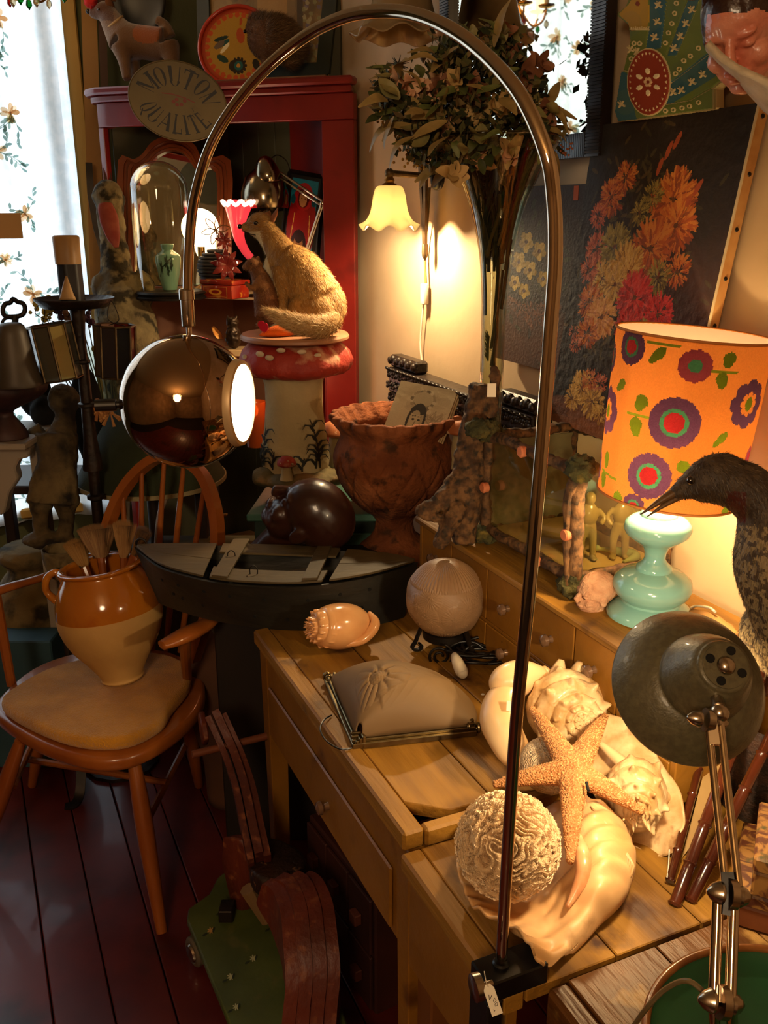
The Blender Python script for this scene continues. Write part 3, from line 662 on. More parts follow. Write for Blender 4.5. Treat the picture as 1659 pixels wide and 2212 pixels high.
# clamp
m_clamp = M('clamp_black', '#12100f', '#1c1916', s=30, r=.35, m=.3, b=.05)
cl = pp[0] + V3(0, 0, 0)
cz = cl[2]
P('clamp_block', boxf(D(cl @ UD - .022, cl @ ND - .03, cz - .03), UD * .044, ND * .085, ZZ * .03, .002), m_clamp, arc)
P('clamp_block', boxf(D(cl @ UD - .022, cl @ ND - .03, cz - .14), UD * .044, ND * .022, ZZ * .1095, .002), m_clamp, arc)
P('clamp_block', boxf(D(cl @ UD - .018, cl @ ND - .0295, cz - .152), UD * .036, ND * .07, ZZ * .0115, .002), m_clamp, arc)
P('collar', lathe([(.0105, -.0005), (.0105, .004), (.008, .006)], cl, 20), m_clamp, arc)
kc = WN(1040, 2130, float(cl @ ND) - .045)
P('thumb_screw', lathe([(.004, .014), (.004, 0), (.0145, 0), (.0155, -.001), (.0155, -.010), (.0145, -.011), (0, -.011)], kc, 28, nrm(ND + UD * .1), fn=lambda r, h, a: r * (1 + .03 * cos(28 * a)) if r > .015 else r), m_steel, arc)
tg = T('price_tag', 'white paper price tag hanging from the black clamp of the arc lamp', 'tag', W(1062, 2155, .99))
tgc = W(1064, 2160, 1.0); tx, ty, tn = frame_of(nrm(CAM - tgc)); ro_ = radians(24)
tX = tx * cos(ro_) + ty * sin(ro_); tY = -tx * sin(ro_) + ty * cos(ro_)
P('card', prism([(-.006, -.015), (.006, -.015), (.006, .011), (.0025, .016), (-.0025, .016), (-.006, .011)], tgc, tX, tY, tn, .0006), m_paper, tg)
pt = Paint(lambda x, y, h: tgc + tX * x + tY * y + tn * (.0006 + h), h0=.0002)
for L in ([(-.002, .006), (-.003, .001)], [(-.003, .001), (.001, .0045)], [(.0005, -.001), (.003, .001), (.0035, -.002), (.001, -.003), (.0005, -.001)], [(.001, -.0045), (.004, -.0035), (.003, -.0065), (.0005, -.0065), (.001, -.0045)], [(-.0025, -.009), (-.001, -.010), (-.0025, -.011)]): pt.line(L, .0007, '#2a1f1a')
P('handwriting', pt.g, M('ink', '#ffffff', attr=True, r=.8), tg, smooth=0)
P('string', tube([tgc + tY * .013 + tn * .001, W(1050, 2120, 1.0), W(1046, 2098, 1.0)], .0005, 6, sm=4), m_paper, tg)
# ================================================================ ORANGE TABLE LAMP
LY = 1.475; LX = 1412
m_turq = M('turquoise_ceramic', '#74a49c', '#7aa89e', s=3, r=.12, coat=.6)
tp_ = [(1104, 21), (1115, 20), (1124, 22), (1131, 34), (1137, 39), (1141, 40), (1143, 46), (1148, 58), (1157, 69), (1168, 72), (1180, 67), (1190, 54), (1198, 42), (1207, 29), (1220, 23), (1232, 22), (1241, 27), (1248, 36), (1252, 38), (1257, 38), (1259, 44), (1265, 66), (1277, 81), (1291, 84), (1305, 79), (1315, 68), (1320, 62), (1324, 63), (1328, 72), (1338, 86), (1346, 91), (1352, 91), (1354, 0)]
lb = lathe_px(LX, LY, tp_, 64); base = WY(LX, 1352, LY)
zl = .933; dz = zl - min(p[2] for p in lb.v); lb.v = [(x, y, z + dz) for x, y, z in lb.v]
lp = T('table_lamp', 'table lamp with turquoise turned base and lit orange flower-print burlap shade', 'lamp', (base[0], LY, zl))
P('base', lb, m_turq, lp, smooth=50)
s0 = WY(1439, 1068, LY); s1 = WY(1501, 720, LY); sa = nrm(s1 - s0); SHH = float(np.linalg.norm(s1 - s0)); R0 = 146 * depth(s0) / FPX; R1 = 166 * depth(s1) / FPX
P('harp', tube([WY(LX, 1106, LY) + V3(0, 0, .0), s0 * .8 + s1 * .2], .006, 10), m_brass, lp)
sx = nrm(np.cross(-sa, vw)); 
vx = nrm(CAM - (s0 + s1) / 2); vx = nrm(vx - sa * (vx @ sa)); vr = np.cross(sa, vx)   # vr points to the right in view
RW, RH = 440, 130
ra = Ras(RW, RH, '#d88a44')
def inv(px, py):
    v = .5; th = 0
    for _ in range(12):
        axx = 1501 - 62 * v; rr_ = 166 - 20 * v; th = math.asin(max(-1, min(1, (px - axx) / rr_)))
        yt = 720 + 17 * cos(th) + 13 * sin(th); yb = 1068 + 33 * cos(th) + 20 * sin(th); v = (py - yt) / (yb - yt)
    return (th / (2 * pi) + .5) * RW, v * RH
sc_x = RW / (2 * pi * 155); sc_y = RH / 348.
def fl1(px, py, r, npet, c1, c2, c3, ring=None, raw=False):
    x, y = (px, py) if raw else inv(px, py)
    for k in range(npet):
        a = 2 * pi * k / npet; q = .30 if npet > 9 else .36
        ra.ell(x + cos(a) * r * (1 - q) * sc_x, y + sin(a) * r * (1 - q) * sc_y, r * q * sc_x, r * q * sc_y, c1)
    ra.ell(x, y, r * .72 * sc_x, r * .72 * sc_y, c1)
    if ring: 
        for k in range(8): a = 2 * pi * k / 8; ra.ell(x + cos(a) * r * .36 * sc_x, y + sin(a) * r * .36 * sc_y, r * .14 * sc_x, r * .14 * sc_y, ring)
        ra.ell(x, y, r * .34 * sc_x, r * .34 * sc_y, ring)
    ra.ell(x, y, r * .55 * sc_x, r * .55 * sc_y, c2) if not ring else None
    ra.ell(x, y, r * (.4 if not ring else .22) * sc_x, r * (.4 if not ring else .28) * sc_y, c3)
def lf(px, py, L, w, a, raw=False):
    x, y = (px, py) if raw else inv(px, py)
    pts = []
    for k in range(14):
        t = 2 * pi * k / 14; lx, ly = cos(t) * L / 2, sin(t) * w / 2 * (1 if cos(t) < 0 else .8); pts.append((x + (lx * cos(a) - ly * sin(a)) * sc_x, y + (lx * sin(a) + ly * cos(a)) * sc_y))
    ra.poly(pts, '#48540f')
def stm(p, q): ra.line([inv(*p), inv(*q)], 2.0, '#5f6a18')
PU, RD, TE, GR = '#3e2440', '#761a20', '#2c5a44', '#48540f'
fl1(1375, 752, 37, 14, PU, TE, RD); stm((1410, 742), (1475, 748)); lf(1430, 768, 46, 22, 2.3)
fl1(1505, 787, 33, 13, '#6a2a38', '#6a2a38', TE); stm((1535, 795), (1585, 797)); lf(1570, 773, 32, 28, 1.7); lf(1556, 815, 34, 26, 1.4)
fl1(1608, 862, 50, 8, '#3c2440', PU, GR, ring='#d88a44'); fl1(1463, 906, 52, 20, PU, TE, RD); stm((1367, 888), (1412, 896)); lf(1396, 867, 36, 32, 2.0); lf(1385, 917, 42, 32, 1.3)
lf(1352, 832, 36, 22, 2.4); fl1(1321, 885, 52, 8, PU, TE, GR, ring='#d88a44'); fl1(1329, 772, 34, 12, PU, TE, RD); fl1(1411, 1022, 48, 18, PU, TE, RD)
lf(1320, 992, 38, 24, 1.5); lf(1312, 1035, 38, 28, 1.4); stm((1308, 1012), (1342, 1035)); fl1(1297, 1000, 44, 12, PU, TE, RD); lf(1346, 1072, 26, 26, .2); fl1(1378, 1092, 28, 12, PU, TE, RD)
lf(1482, 1000, 32, 28, .6); fl1(1608, 975, 22, 12, '#6a2a38', PU, RD); fl1(1612, 1080, 26, 12, PU, TE, RD); lf(1560, 1096, 26, 24, .3); lf(1552, 938, 40, 18, 2.3); stm((1540, 1000), (1580, 1010))
for k in range(9):       # the hidden back of the shade carries the same print
    x = (RW * .76 + k * 25) % RW; fl1(x, 30 + (k % 3) * 35, 38, 14, PU, TE, RD, raw=True)
ra.speck(.10)
def shp(u, v, dr=0):
    th = (u - .5) * 2 * pi; r = R1 + (R0 - R1) * v + dr; return s1 + (s0 - s1) * v + (vx * cos(th) + vr * sin(th)) * r
m_burlap = M('burlap_print', '#ffffff', attr=True, r=.9, trl=.55, b=.6, bs=330)
P('shade', grid(RW, RH, lambda u, v: shp(u, v), ra.a, cu=True), m_burlap, lp, smooth=180, recalc=False); P('shade_lining', grid(72, 4, lambda u, v: shp(u, v, -.002), cu=True), M('shade_lining', '#f4ead4', r=.9, trl=.6), lp, smooth=180, recalc=False)
m_trim = M('shade_trim', '#b06a2a', r=.6)
for c_, r_ in ((s1, R1), (s0, R0)):
    P('shade_trim', tube([c_ + (vx * cos(t) + vr * sin(t)) * r_ for t in np.linspace(0, 2 * pi, 72)[:-1]], .0022, 8, closed=True), m_trim, lp, smooth=80)
P('bulb', ell(s0 * .64 + s1 * .36, .028, seg=20, rings=12), M('lit_bulb', '#fff0d8', em=(1, .72, .38), es=20), lp, smooth=180)
point_bulb('lamp_light', s0 * .76 + s1 * .24, 16, (1, .68, .32), .03, lp)
# ================================================================ BELL GLASS WALL LAMP
m_opal = M('opal_glass', '#e8dcb4', r=.18, trl=.6, em=(1, .82, .42), es=.25)
m_opal2 = M('opal_glass_unlit', '#a88e66', '#8d7450', s=8, r=.2, trl=.2)
m_pewter = M('dark_pewter', '#4a3a26', '#5f4c32', s=30, r=.4, m=.8, b=.15)
def bell(c, R, H, mat, par, nm='bell_shade'):
    pr_ = cr([(.26, 1.0), (.44, .97), (.54, .80), (.60, .55), (.68, .32), (.82, .12), (1.04, .0)], 6)
    def f(r, h, a): t = max(0, 1 - h / (H * .42)); return r * (1 + .05 * t * cos(8 * a))
    g = lathe([(p[0] * R, p[1] * H) for p in pr_], c, 96, fn=f, cap=False)
    a_ = g.arr(); 
    for i in range(len(a_)):
        d = a_[i] - c; h = d[2]; an = atan2(d[1], d[0]); t = max(0, 1 - h / (H * .42)); a_[i][2] += t * t * .007 * cos(8 * an)
    g.setv(a_); P(nm, solid(g, .003), mat, par, smooth=180)
wc = WN(841, 440, 1.055); zb, zt = WY(841, 492, wc[1])[2], WY(841, 402, wc[1])[2]
wl = T('wall_lamp', 'small wall lamp with a lit scalloped opal glass bell shade on a swing arm', 'lamp', (wc[0], wc[1], zb))
bell(V3(wc[0], wc[1], zb), .0735, zt - zb, m_opal, wl)
point_bulb('bulb_light', (wc[0], wc[1], zb + .012), 26, (1, .74, .42), .02, wl)
P('bulb', ell((wc[0], wc[1], zb + .05), (.019, .019, .028), seg=16, rings=10), M('lit_bulb2', '#fff0d8', em=(1, .75, .4), es=12), wl, smooth=180)
P('shade_holder', lathe([(.022, 0), (.02, .006), (.012, .012), (.014, .018), (.009, .026), (.009, .04), (.0, .041)], V3(wc[0], wc[1], zt - .003), 20), m_brass, wl)
az = WY(841, 374, wc[1])[2]; wa = WN(918, 380, 1.15)
P('arm', tube([(wc[0], wc[1], az), (wa[0], wa[1], wa[2])], .008, 10), m_pewter, wl)
P('elbow', ell((wc[0], wc[1], az), .0125, seg=14, rings=10), m_pewter, wl)
def bracket(cx, y0, y1, par):
    for k, dx in enumerate((-9, 4)):
        a = WN(cx + dx, y0, 1.16); b = WN(cx + 2, y1 - 18, 1.165)
        P('bracket_blade', sweep_rect([a, b], .013, .008, ND), m_pewter, par)
    P('finial', lathe([(0, -.022), (.0075, -.010), (.009, 0), (.008, .022), (.0, .023)], WN(cx + 2, y1 - 10, 1.165), 10), m_pewter, par)
bracket(916, 335, 556, wl)
P('ring_knob', tube([WN(945, 385, 1.14) + (UD * cos(t) + ZZ * sin(t)) * .021 for t in np.linspace(0, 2 * pi, 25)[:-1]], .009, 10, closed=True), M('black_plastic', '#14110f', r=.5), wl, smooth=80)
P('cord', tube([WN(928, 405, 1.175), WN(924, 470, 1.18), WN(918, 545, 1.185), WN(920, 615, 1.185)], .0035, 8, sm=5), M('cord_ochre', '#6a5420', r=.6), wl)
P('cord', tube([WN(915, 655, 1.185), WN(908, 740, 1.185), WN(912, 800, 1.185), WN(905, 900, 1.18)], .0028, 8, sm=5), m_white, wl)
P('cord_switch', cbox(WN(917, 635, 1.183), .024, .018, .058, ax=(UD, ND, ZZ), b=.005, seg=2), m_white, wl)
w2 = WN(868, 60, 1.04); z2b, z2t = WY(868, 78, w2[1])[2], WY(868, -60, w2[1])[2]
wl2 = T('wall_lamp', 'unlit scalloped glass wall lamp at the top edge, above the lit bell lamp', 'lamp', (w2[0], w2[1], z2b))
bell(V3(w2[0], w2[1], z2b), .115, z2t - z2b, m_opal2, wl2)
P('arm', tube([(w2[0], w2[1], z2t + .02), WN(912, -40, 1.15)], .008, 10), m_pewter, wl2)
P('shade_holder', lathe([(.03, 0), (.018, .02), (.009, .04), (0, .041)], V3(w2[0], w2[1], z2t - .01), 16), m_pewter, wl2)
bracket(912, -80, 128, wl2)
# ================================================================ GREEN ANGLEPOISE
m_ham = M('olive_hammertone', '#57503a', '#645c42', s=120, r=.42, m=.15, b=.15, bs=260, coat=.1)
hc = W(1487, 1483, 1.12); hv = nrm(hc - CAM); hr = nrm(np.cross(hv, ZZ)); hu = np.cross(hr, hv)
ha = nrm(hv + .46 * (-.78 * hr - .62 * hu))     # light direction
HR = 166 * 1.12 / FPX
ap = T('desk_lamp', 'olive green metal desk lamp seen from behind, shining down on the shells', 'lamp', W(1590, 2330, 1.0))
sp_ = [(HR, 0), (HR * .995, -.003), (HR * .86, -.024), (HR * .66, -.041), (HR * .565, -.046), (HR * .55, -.049), (HR * .54, -.056), (HR * .48, -.075), (HR * .37, -.098), (HR * .32, -.104), (HR * .30, -.107), (HR * .27, -.108)]
shd = P('lamp_shade', solid(lathe(cr(sp_, 4), hc, 96, ha, cap=False), .0018), m_ham, ap, smooth=60)
capc = hc - ha * .106
P('cap', lathe([(HR * .28, 0), (HR * .27, -.004), (HR * .10, -.006), (0, -.006)], capc, 40, ha), m_ham, shd)
cx_, cyy, _ = frame_of(ha)
for k in range(4):
    a = .5 + k * pi / 2; P('vent_hole', lathe([(.0052, -.0003), (.0052, -.0012), (0, -.0013)], capc - ha * .0052 + (cx_ * cos(a) + cyy * sin(a)) * HR * .2, 16, ha), M('hole_black', '#050403', r=.9), shd)
scr = P('screw', lathe([(.0108, .001), (.0105, -.002), (.008, -.006), (.004, -.008), (0, -.0085)], capc - ha * .005, 24, ha), m_steel, shd)
P('lamp_lining', lathe([(HR * .97, -.003), (HR * .84, -.023), (HR * .6, -.042), (HR * .5, -.05), (HR * .35, -.09), (0, -.095)], hc + ha * .001, 48, ha, cap=False), M('white_enamel', '#d8cdb0', r=.4), shd, smooth=180)
P('bulb', ell(hc - ha * .052, .024, seg=16, rings=10), M('lit_bulb3', '#fff0d8', em=(1, .75, .4), es=30), shd, smooth=180)
spot_bulb('shell_light', hc - ha * .03, hc + ha, 17, (1, .76, .46), 132, .35, .022, ap)
def joint(c, r, ax, par, nm='joint_knob'):
    P(nm, lathe([(r * .5, 0), (r * .95, .001), (r, .004), (r * .7, .011), (r * .25, .016), (0, .0165)], c, 24, ax), m_steel, par)
j0 = W(1530, 1556, 1.0); j1 = W(1577, 1932, .93); j2 = W(1560, 2165, .90); j3 = W(1575, 2420, .98)
pl0 = hc - ha * .06 + hr * .035 - hu * .055
P('head_stem', tube([W(1545, 1494, 1.03), W(1553, 1530, 1.0)], .007, 14), m_steel, ap); P('head_stem', ell(W(1554, 1540, 1.0), .0105, seg=16, rings=10), m_steel, ap)
def rods(a, b, off, r, nm):
    e = nrm(np.cross(b - a, hv)) * off
    P(nm, tube([a + e, b + e], r, 12), m_chrome, ap); P(nm, tube([a - e, b - e], r, 12), m_chrome, ap)
rods(j0 + V3(0.006, 0, 0), j1 + V3(.003, 0, .0), .0062, .0042, 'upper_arm'); rods(j1 - V3(.004, 0, 0), j2 - V3(0, 0, 0), .0075, .0058, 'lower_arm'); rods(j2, j3, .008, .0058, 'lower_arm')
for j, s_ in ((j0, .8), (j1, 1), (j2, 1)):
    P('joint_plate', lathe([(.016 * s_, -.004), (.016 * s_, .004)], j, 24, nrm(-hr * .9 - hv * .4)), m_steel, ap)
    joint(j + nrm(-hr * .9 - hv * .4) * .008, .0115 * s_, nrm(-hr * .9 - hv * .4), ap); joint(j - nrm(-hr * .9 - hv * .4) * .006, .0115 * s_, -nrm(-hr * .9 - hv * .4), ap)
P('joint_fork', sweep_rect([j0 + V3(.004, 0, 0), j0 * .85 + j1 * .15 + V3(.004, 0, 0)], .010, .012, hv), m_steel, ap); P('joint_fork', sweep_rect([j1 * .88 + j0 * .12, j1], .012, .012, hv), m_clamp, ap); P('joint_fork', sweep_rect([j1, j1 * .8 + j2 * .2], .012, .012, hv), m_clamp, ap)
jb = V3(j3[0], j3[1], D3); P('base', lathe([(.07, .001), (.068, .01), (.02, .016), (.012, .03), (.0, .031)], jb, 40), m_ham, ap)
P('stem', tube([jb + V3(0, 0, .02), j3], .009, 12), m_steel, ap)
P('cable', tube([W(1545, 2170, .91), W(1490, 2120, .92), W(1440, 2135, .95), W(1395, 2180, .98), W(1360, 2230, 1.05)], .0028, 8, sm=8), M('grey_cable', '#6b5a3a', r=.4), ap)
# ================================================================ PRESSED GLASS GLOBE LAMP
gl_c = W(962, 1290, 1.93); gr = 84 * 1.93 / FPX; DTs = DT + .001
gb = T('globe_lamp', 'unlit frosted pressed-glass globe lamp on a black scrolled iron base', 'lamp', (gl_c[0], gl_c[1], DTs))
def gfn(u, v):
    th = pi * (.03 + .90 * v); a = 2 * pi * u; r = gr; d = 0
    if v < .33: d = .0016 * abs(cos(a * 27)) * min(1, v * 8)
    elif v < .36: d = .0022 * abs(cos(a * 42))
    elif v < .80:
        for kk, (fu, fv) in enumerate(FLW):
            du = ((u - fu + .5) % 1 - .5) * 2 * pi * sin(th); dv = (v - fv) * pi * .9; q = sqrt(du * du + dv * dv)
            if q < .33: d = max(d, .0036 * abs(cos(atan2(dv, du) * 11)) * (1 - q / .36) + .0004)
        d += .0003 * sin(u * 400) * sin(v * 300)
    else: d = .0014 * abs(cos(a * 27))
    r += d; return gl_c + V3(r * sin(th) * cos(a), r * sin(th) * sin(a), r * cos(th))
rf = random.Random(3); FLW = [((i + .5 * (j % 2)) / 9 + rf.uniform(-.01, .01), .42 + j * .085 + rf.uniform(-.01, .01)) for i in range(9) for j in range(5) if (i + j) % 2 == 0 or j == 2]
P('glass_globe', grid(420, 150, gfn, cu=True), M('frosted_glass', '#b08a64', r=.45, tr=.2, b=.1, bs=200, trl=.3), gb, smooth=180, recalc=False)
bz = gl_c[2] - gr * .93
P('collar_ring', lathe([(.034, -.012), (.046, -.010), (.046, .006), (.040, .008)], V3(gl_c[0], gl_c[1], bz - .004), 40, cap=False), m_black, gb, smooth=60)
P('collar_plate', lathe([(0, -.006), (.044, -.006), (.044, -.002), (0, -.002)], V3(gl_c[0], gl_c[1], bz - .006), 30), m_black, gb)
for k in range(3):
    a = radians(200 + 120 * k); d_ = V3(cos(a), sin(a), 0); c0 = V3(gl_c[0], gl_c[1], 0)
    H_ = bz - DTs
    pts = [c0 + d_ * r + ZZ * (DTs + z) for r, z in ((.043, H_ + .012), (.052, H_ + .016), (.060, H_), (.066, H_ * .6), (.074, H_ * .25), (.066, .004), (.056, .004), (.052, .012), (.058, .017))]
    P('scroll_leg', sweep_rect(cr(pts, 6), .011, .004, lambda t: np.cross(d_, ZZ) * .0 + d_), m_black, gb, smooth=60)
sc_c = WY(950, 1418, gl_c[1] - .065)
P('spiral', tube([sc_c + V3(cos(t) * (.006 + .0032 * t / 2), .0, sin(t) * (.006 + .0032 * t / 2)) for t in np.linspace(0, 4.4 * pi, 60)], .0028, 8), m_black, gb, smooth=80)
cb = []
rc = random.Random(11); kx, ky = WZ(1035, 1425, DTs)[:2]
for k in range(60):
    t = k * .62; r = .045 + .018 * sin(k * .9); cb.append(V3(kx + cos(t) * r * 1.15, ky + sin(t) * r * .8, DTs + .006 + .014 * (1 + sin(k * .53)) / 2 + .006 * rc.random() * 2))
P('cable', tube([V3(gl_c[0] + .02, gl_c[1], bz - .012)] + cb + [WZ(1095, 1395, DTs + .02), WZ(1115, 1400, DTs + .05), WZ(1085, 1385, DTs + .06)], .0033, 8, sm=4), M('black_cable', '#100d0b', r=.35), gb, smooth=80)
P('plug', tube([WZ(982, 1416, DTs + .03), WZ(988, 1430, DTs + .03), WZ(998, 1452, DTs + .012), WZ(1000, 1458, DTs + .01)], [.007, .0115, .013, .008], 14, sm=4), m_white, gb, smooth=80)
# ================================================================ SHELLS AND DESK OBJECTS
def LF(o, X, Y, Z_): return lambda x, y, z: o + X * x + Y * y + Z_ * z
def axes_at(c, right_mix=(1, 0, 0), up_mix=(0, 1, 0)):
    """view-aligned right / up / towards-viewer axes at a point, made orthonormal"""
    f_ = nrm(CAM - c); r_ = nrm(np.cross(ZZ, f_)); u_ = np.cross(f_, r_); return r_, u_, f_
def ortho(z, x):
    z = nrm(z); x = nrm(np.asarray(x) - z * (np.asarray(x) @ z)); return x, np.cross(z, x), z
def whorl(c, X, Y, A_, R, gr=1.9, amp=.12, nk=10, ka=.2, tmax=1.5, nu=200, nv=130, cone=0):
    """shell body seen from its spire: an ellipsoid terraced by a logarithmic spiral with knobs on the shoulder"""
    def fn(u, v):
        th = pi * (.004 + .99 * v); ph = 2 * pi * u; d = X * sin(th) * cos(ph) * R[0] + Y * sin(th) * sin(ph) * R[1] + A_ * cos(th) * R[2]; q = 0
        if th < tmax * 1.15:
            s = math.log(th / .05) / math.log(gr) - u; f = s - math.floor(s); fd = min(1, max(0, (tmax * 1.15 - th) / (tmax * .15))) * min(1, th / .25)
            q = amp * (sin(pi * f) ** .6 - .5) * fd + ka * max(0, cos(nk * ph)) ** 3 * math.exp(-((f - .62) / .17) ** 2) * fd; d = d + A_ * cone * max(0, 1 - th / tmax) * R[2]
        return c + d * (1 + q)
    return grid(nu, nv, fn, cu=True)
m_shell = M('cream_shell', '#b48c58', '#dcbc8c', s=24, r=.45, coat=.08, b=.3, bs=70, c3='#8f6238', s3=26, t3=(.58, .7))
m_melon = M('melon_shell', '#c98d58', '#dba56e', s=10, r=.18, coat=.4)
# melon shell
mc = WZ(733, 1420, DT) + V3(0, .045, .05); r_, u_, f_ = axes_at(mc)
X, Y, Z_ = ortho(-r_ * .9 + f_ * .55 - u_ * .05, u_)
ms = T('melon_shell', 'smooth peach melon shell with toothed spire lying in front of the boat', 'shell', WZ(733, 1425, DT + .001))
P('body_whorl', whorl(mc, X, Y, Z_, (.049, .051, .074), gr=1.8, amp=.07, nk=13, ka=.10, tmax=.95), m_melon, ms, smooth=180)
P('mouth_lip', tube([mc + r_ * .0 - u_ * .038 + f_ * .02, mc + r_ * .045 - u_ * .030 + f_ * .018, mc + r_ * .074 + u_ * .002 + f_ * .006, mc + r_ * .062 + u_ * .028 - f_ * .01], [.006, .010, .011, .004], 12, sm=6), m_melon, ms, smooth=180)
# conch with the rolled lip
cc = WZ(1195, 1560, DT) + V3(0, 0, .05); r_, u_, f_ = axes_at(cc)
X, Y, Z_ = ortho(f_ * .8 + r_ * .40 - u_ * .2, -r_)
cs = T('conch_shell', 'large cream conch with knobbed shoulder and a rolled smooth lip, nearest the drawers', 'shell', WZ(1190, 1590, DT + .001))
P('shell_body', rough(whorl(W(1222, 1532, 1.57), X, Y, Z_, (.066, .064, .055), gr=1.75, amp=.10, nk=9, ka=.16, tmax=1.7, cone=.25), .0016, 45, 3), m_shell, cs, smooth=180)
lip = [W(1150, 1470, 1.585), W(1092, 1500, 1.56), W(1078, 1545, 1.54), W(1092, 1590, 1.51), W(1115, 1630, 1.49), W(1132, 1650, 1.48)]
P('rolled_lip', tube([W(1175, 1455, 1.60), W(1130, 1462, 1.59), W(1092, 1480, 1.575), W(1082, 1506, 1.565)], [.012, .030, .031, .012], 24, sm=8), M('lip_cream', '#d8ae7c', '#e8c898', s=6, r=.32, coat=.2), cs, smooth=180)
P('rolled_lip', tube(lip, [.008, .026, .034, .031, .026, .010], 24, sm=8, flat=.75), m_melon if False else M('lip_cream', '#cf9c6c'), cs, smooth=180)
tgl = W(1103, 1525, 1.50); P('sticker', cbox(tgl, .013, .0008, .016, ax=axes_at(tgl)[0:1] + (axes_at(tgl)[2],) + axes_at(tgl)[1:2], b=0), m_paper, cs, label='small white price sticker')
fan_ = [W(1150, 1455, 1.58), W(1200, 1440, 1.60), W(1255, 1445, 1.60), W(1290, 1500, 1.58), W(1300, 1560, 1.56)]
g = G()
for p, q in ((W(1205, 1455, 1.59), W(1213, 1425, 1.59)), (W(1245, 1458, 1.59), W(1252, 1430, 1.58)), (W(1275, 1490, 1.58), W(1300, 1478, 1.57)), (W(1180, 1460, 1.6), W(1172, 1440, 1.6))): g.join(tube([p - (q - p) * .6, p * .7 + q * .3, q], [.020, .013, .005], 12, sm=3))
P('shoulder_knobs', g, m_shell, cs, smooth=180)
# spiny conch with flared lip
c2 = WZ(1360, 1720, DT) + V3(0, 0, .045); r_, u_, f_ = axes_at(c2)
X, Y, Z_ = ortho(f_ * .75 - u_ * .30 + r_ * .10, r_)
c2s = T('spiny_conch_shell', 'cream spiny conch with wide flared lip, right of the starfish', 'shell', WZ(1380, 1760, D2 + .001))
P('shell_body', rough(whorl(W(1372, 1715, 1.40), X, Y, Z_, (.044, .052, .050), gr=1.7, amp=.10, nk=7, ka=.20, tmax=1.8, cone=.3), .0012, 60, 3), m_shell, c2s, smooth=180)
def csurf(rows, nu, nv):
    """smooth surface through a net of control points"""
    R = [cr(r, nu) for r in rows]; cols = [cr([R[i][j] for i in range(len(R))], nv) for j in range(len(R[0]))]
    a, b = len(cols), len(cols[0]); g = G(); g.v = [tuple(cols[i][j]) for j in range(b) for i in range(a)]
    g.f = [(j * a + i, j * a + i + 1, (j + 1) * a + i + 1, (j + 1) * a + i) for j in range(b - 1) for i in range(a - 1)]; g.c = [(1, 1, 1)] * len(g.f); return g
lp1 = csurf([[W(1245, 1570, 1.53), W(1290, 1545, 1.52), W(1345, 1552, 1.50), W(1400, 1600, 1.47)],
             [W(1250, 1610, 1.50), W(1300, 1600, 1.49), W(1360, 1610, 1.46), W(1432, 1655, 1.43)],
             [W(1270, 1690, 1.46), W(1320, 1700, 1.44), W(1390, 1690, 1.42), W(1470, 1710, 1.39)],
             [W(1310, 1760, 1.42), W(1360, 1770, 1.42), W(1420, 1770, 1.40), W(1478, 1775, 1.36)],
             [W(1345, 1810, 1.40), W(1385, 1830, 1.39), W(1425, 1840, 1.37), W(1462, 1815, 1.35)],
             [W(1372, 1828, 1.385), W(1400, 1842, 1.375), W(1430, 1850, 1.365), W(1455, 1840, 1.355)]], 8, 8)
P('flared_lip', solid(rough(lp1, .003, 35), .003), m_shell, c2s, smooth=180)
P('inner_fold', tube([W(1290, 1600, 1.47), W(1335, 1640, 1.435), W(1385, 1680, 1.40), W(1420, 1700, 1.385)], [.004, .010, .011, .005], 12, sm=6), M('lip_cream', '#e6c19a'), c2s, smooth=180)
# giant clam-like shell holding the coral
m_gi = M('giant_shell_inside', '#c2925a', '#dcb07a', s=9, r=.48, coat=.05, c3='#96683c', s3=18, t3=(.58, .74), b=.1, bs=30)
gs = T('giant_shell', 'huge open cream shell lying on the side table, holding the brain coral', 'shell', WZ(1180, 1980, D2 + .001))
def wz(x, y, h): return WZ(x, y, D2 + h)
net = [[wz(1035, 1755, .05), wz(1110, 1765, .02), wz(1190, 1740, .03), wz(1250, 1720, .07), wz(1300, 1735, .085), wz(1340, 1770, .06), wz(1345, 1790, .01)],
       [wz(988, 1850, .045), wz(1075, 1860, .008), wz(1180, 1840, .02), wz(1258, 1790, .085), wz(1318, 1790, .09), wz(1368, 1835, .06), wz(1362, 1870, .008)],
       [wz(1000, 1915, .045), wz(1085, 1925, .008), wz(1180, 1910, .02), wz(1255, 1860, .07), wz(1310, 1855, .085), wz(1362, 1895, .05), wz(1350, 1925, .006)],
       [wz(1020, 1955, .045), wz(1105, 1970, .012), wz(1180, 1965, .02), wz(1240, 1925, .05), wz(1292, 1915, .07), wz(1335, 1950, .035), wz(1322, 1968, .004)],
       [wz(1075, 1985, .05), wz(1135, 2018, .03), wz(1190, 2020, .022), wz(1240, 1980, .04), wz(1275, 1970, .045), wz(1298, 1990, .02), wz(1292, 2000, .003)],
       [wz(1122, 2012, .055), wz(1155, 2045, .045), wz(1190, 2060, .028), wz(1228, 2032, .03), wz(1250, 2025, .025), wz(1262, 2030, .012), wz(1260, 2036, .003)],
       [wz(1150, 2052, .05), wz(1166, 2078, .042), wz(1186, 2086, .026), wz(1212, 2070, .022), wz(1226, 2060, .016), wz(1234, 2058, .01), wz(1236, 2058, .004)]]
gsf = csurf(net, 12, 12); a_ = gsf.arr(); 
for i in range(len(a_)):
    p = a_[i]; a_[i][2] += .0032 * sin((p @ UD) * 230 + 3 * nz(p, 20)) * (1 if p[2] > D2 + .02 else .2) + .002 * nz(p, 45); a_[i][2] = max(a_[i][2], D2 + .0025)
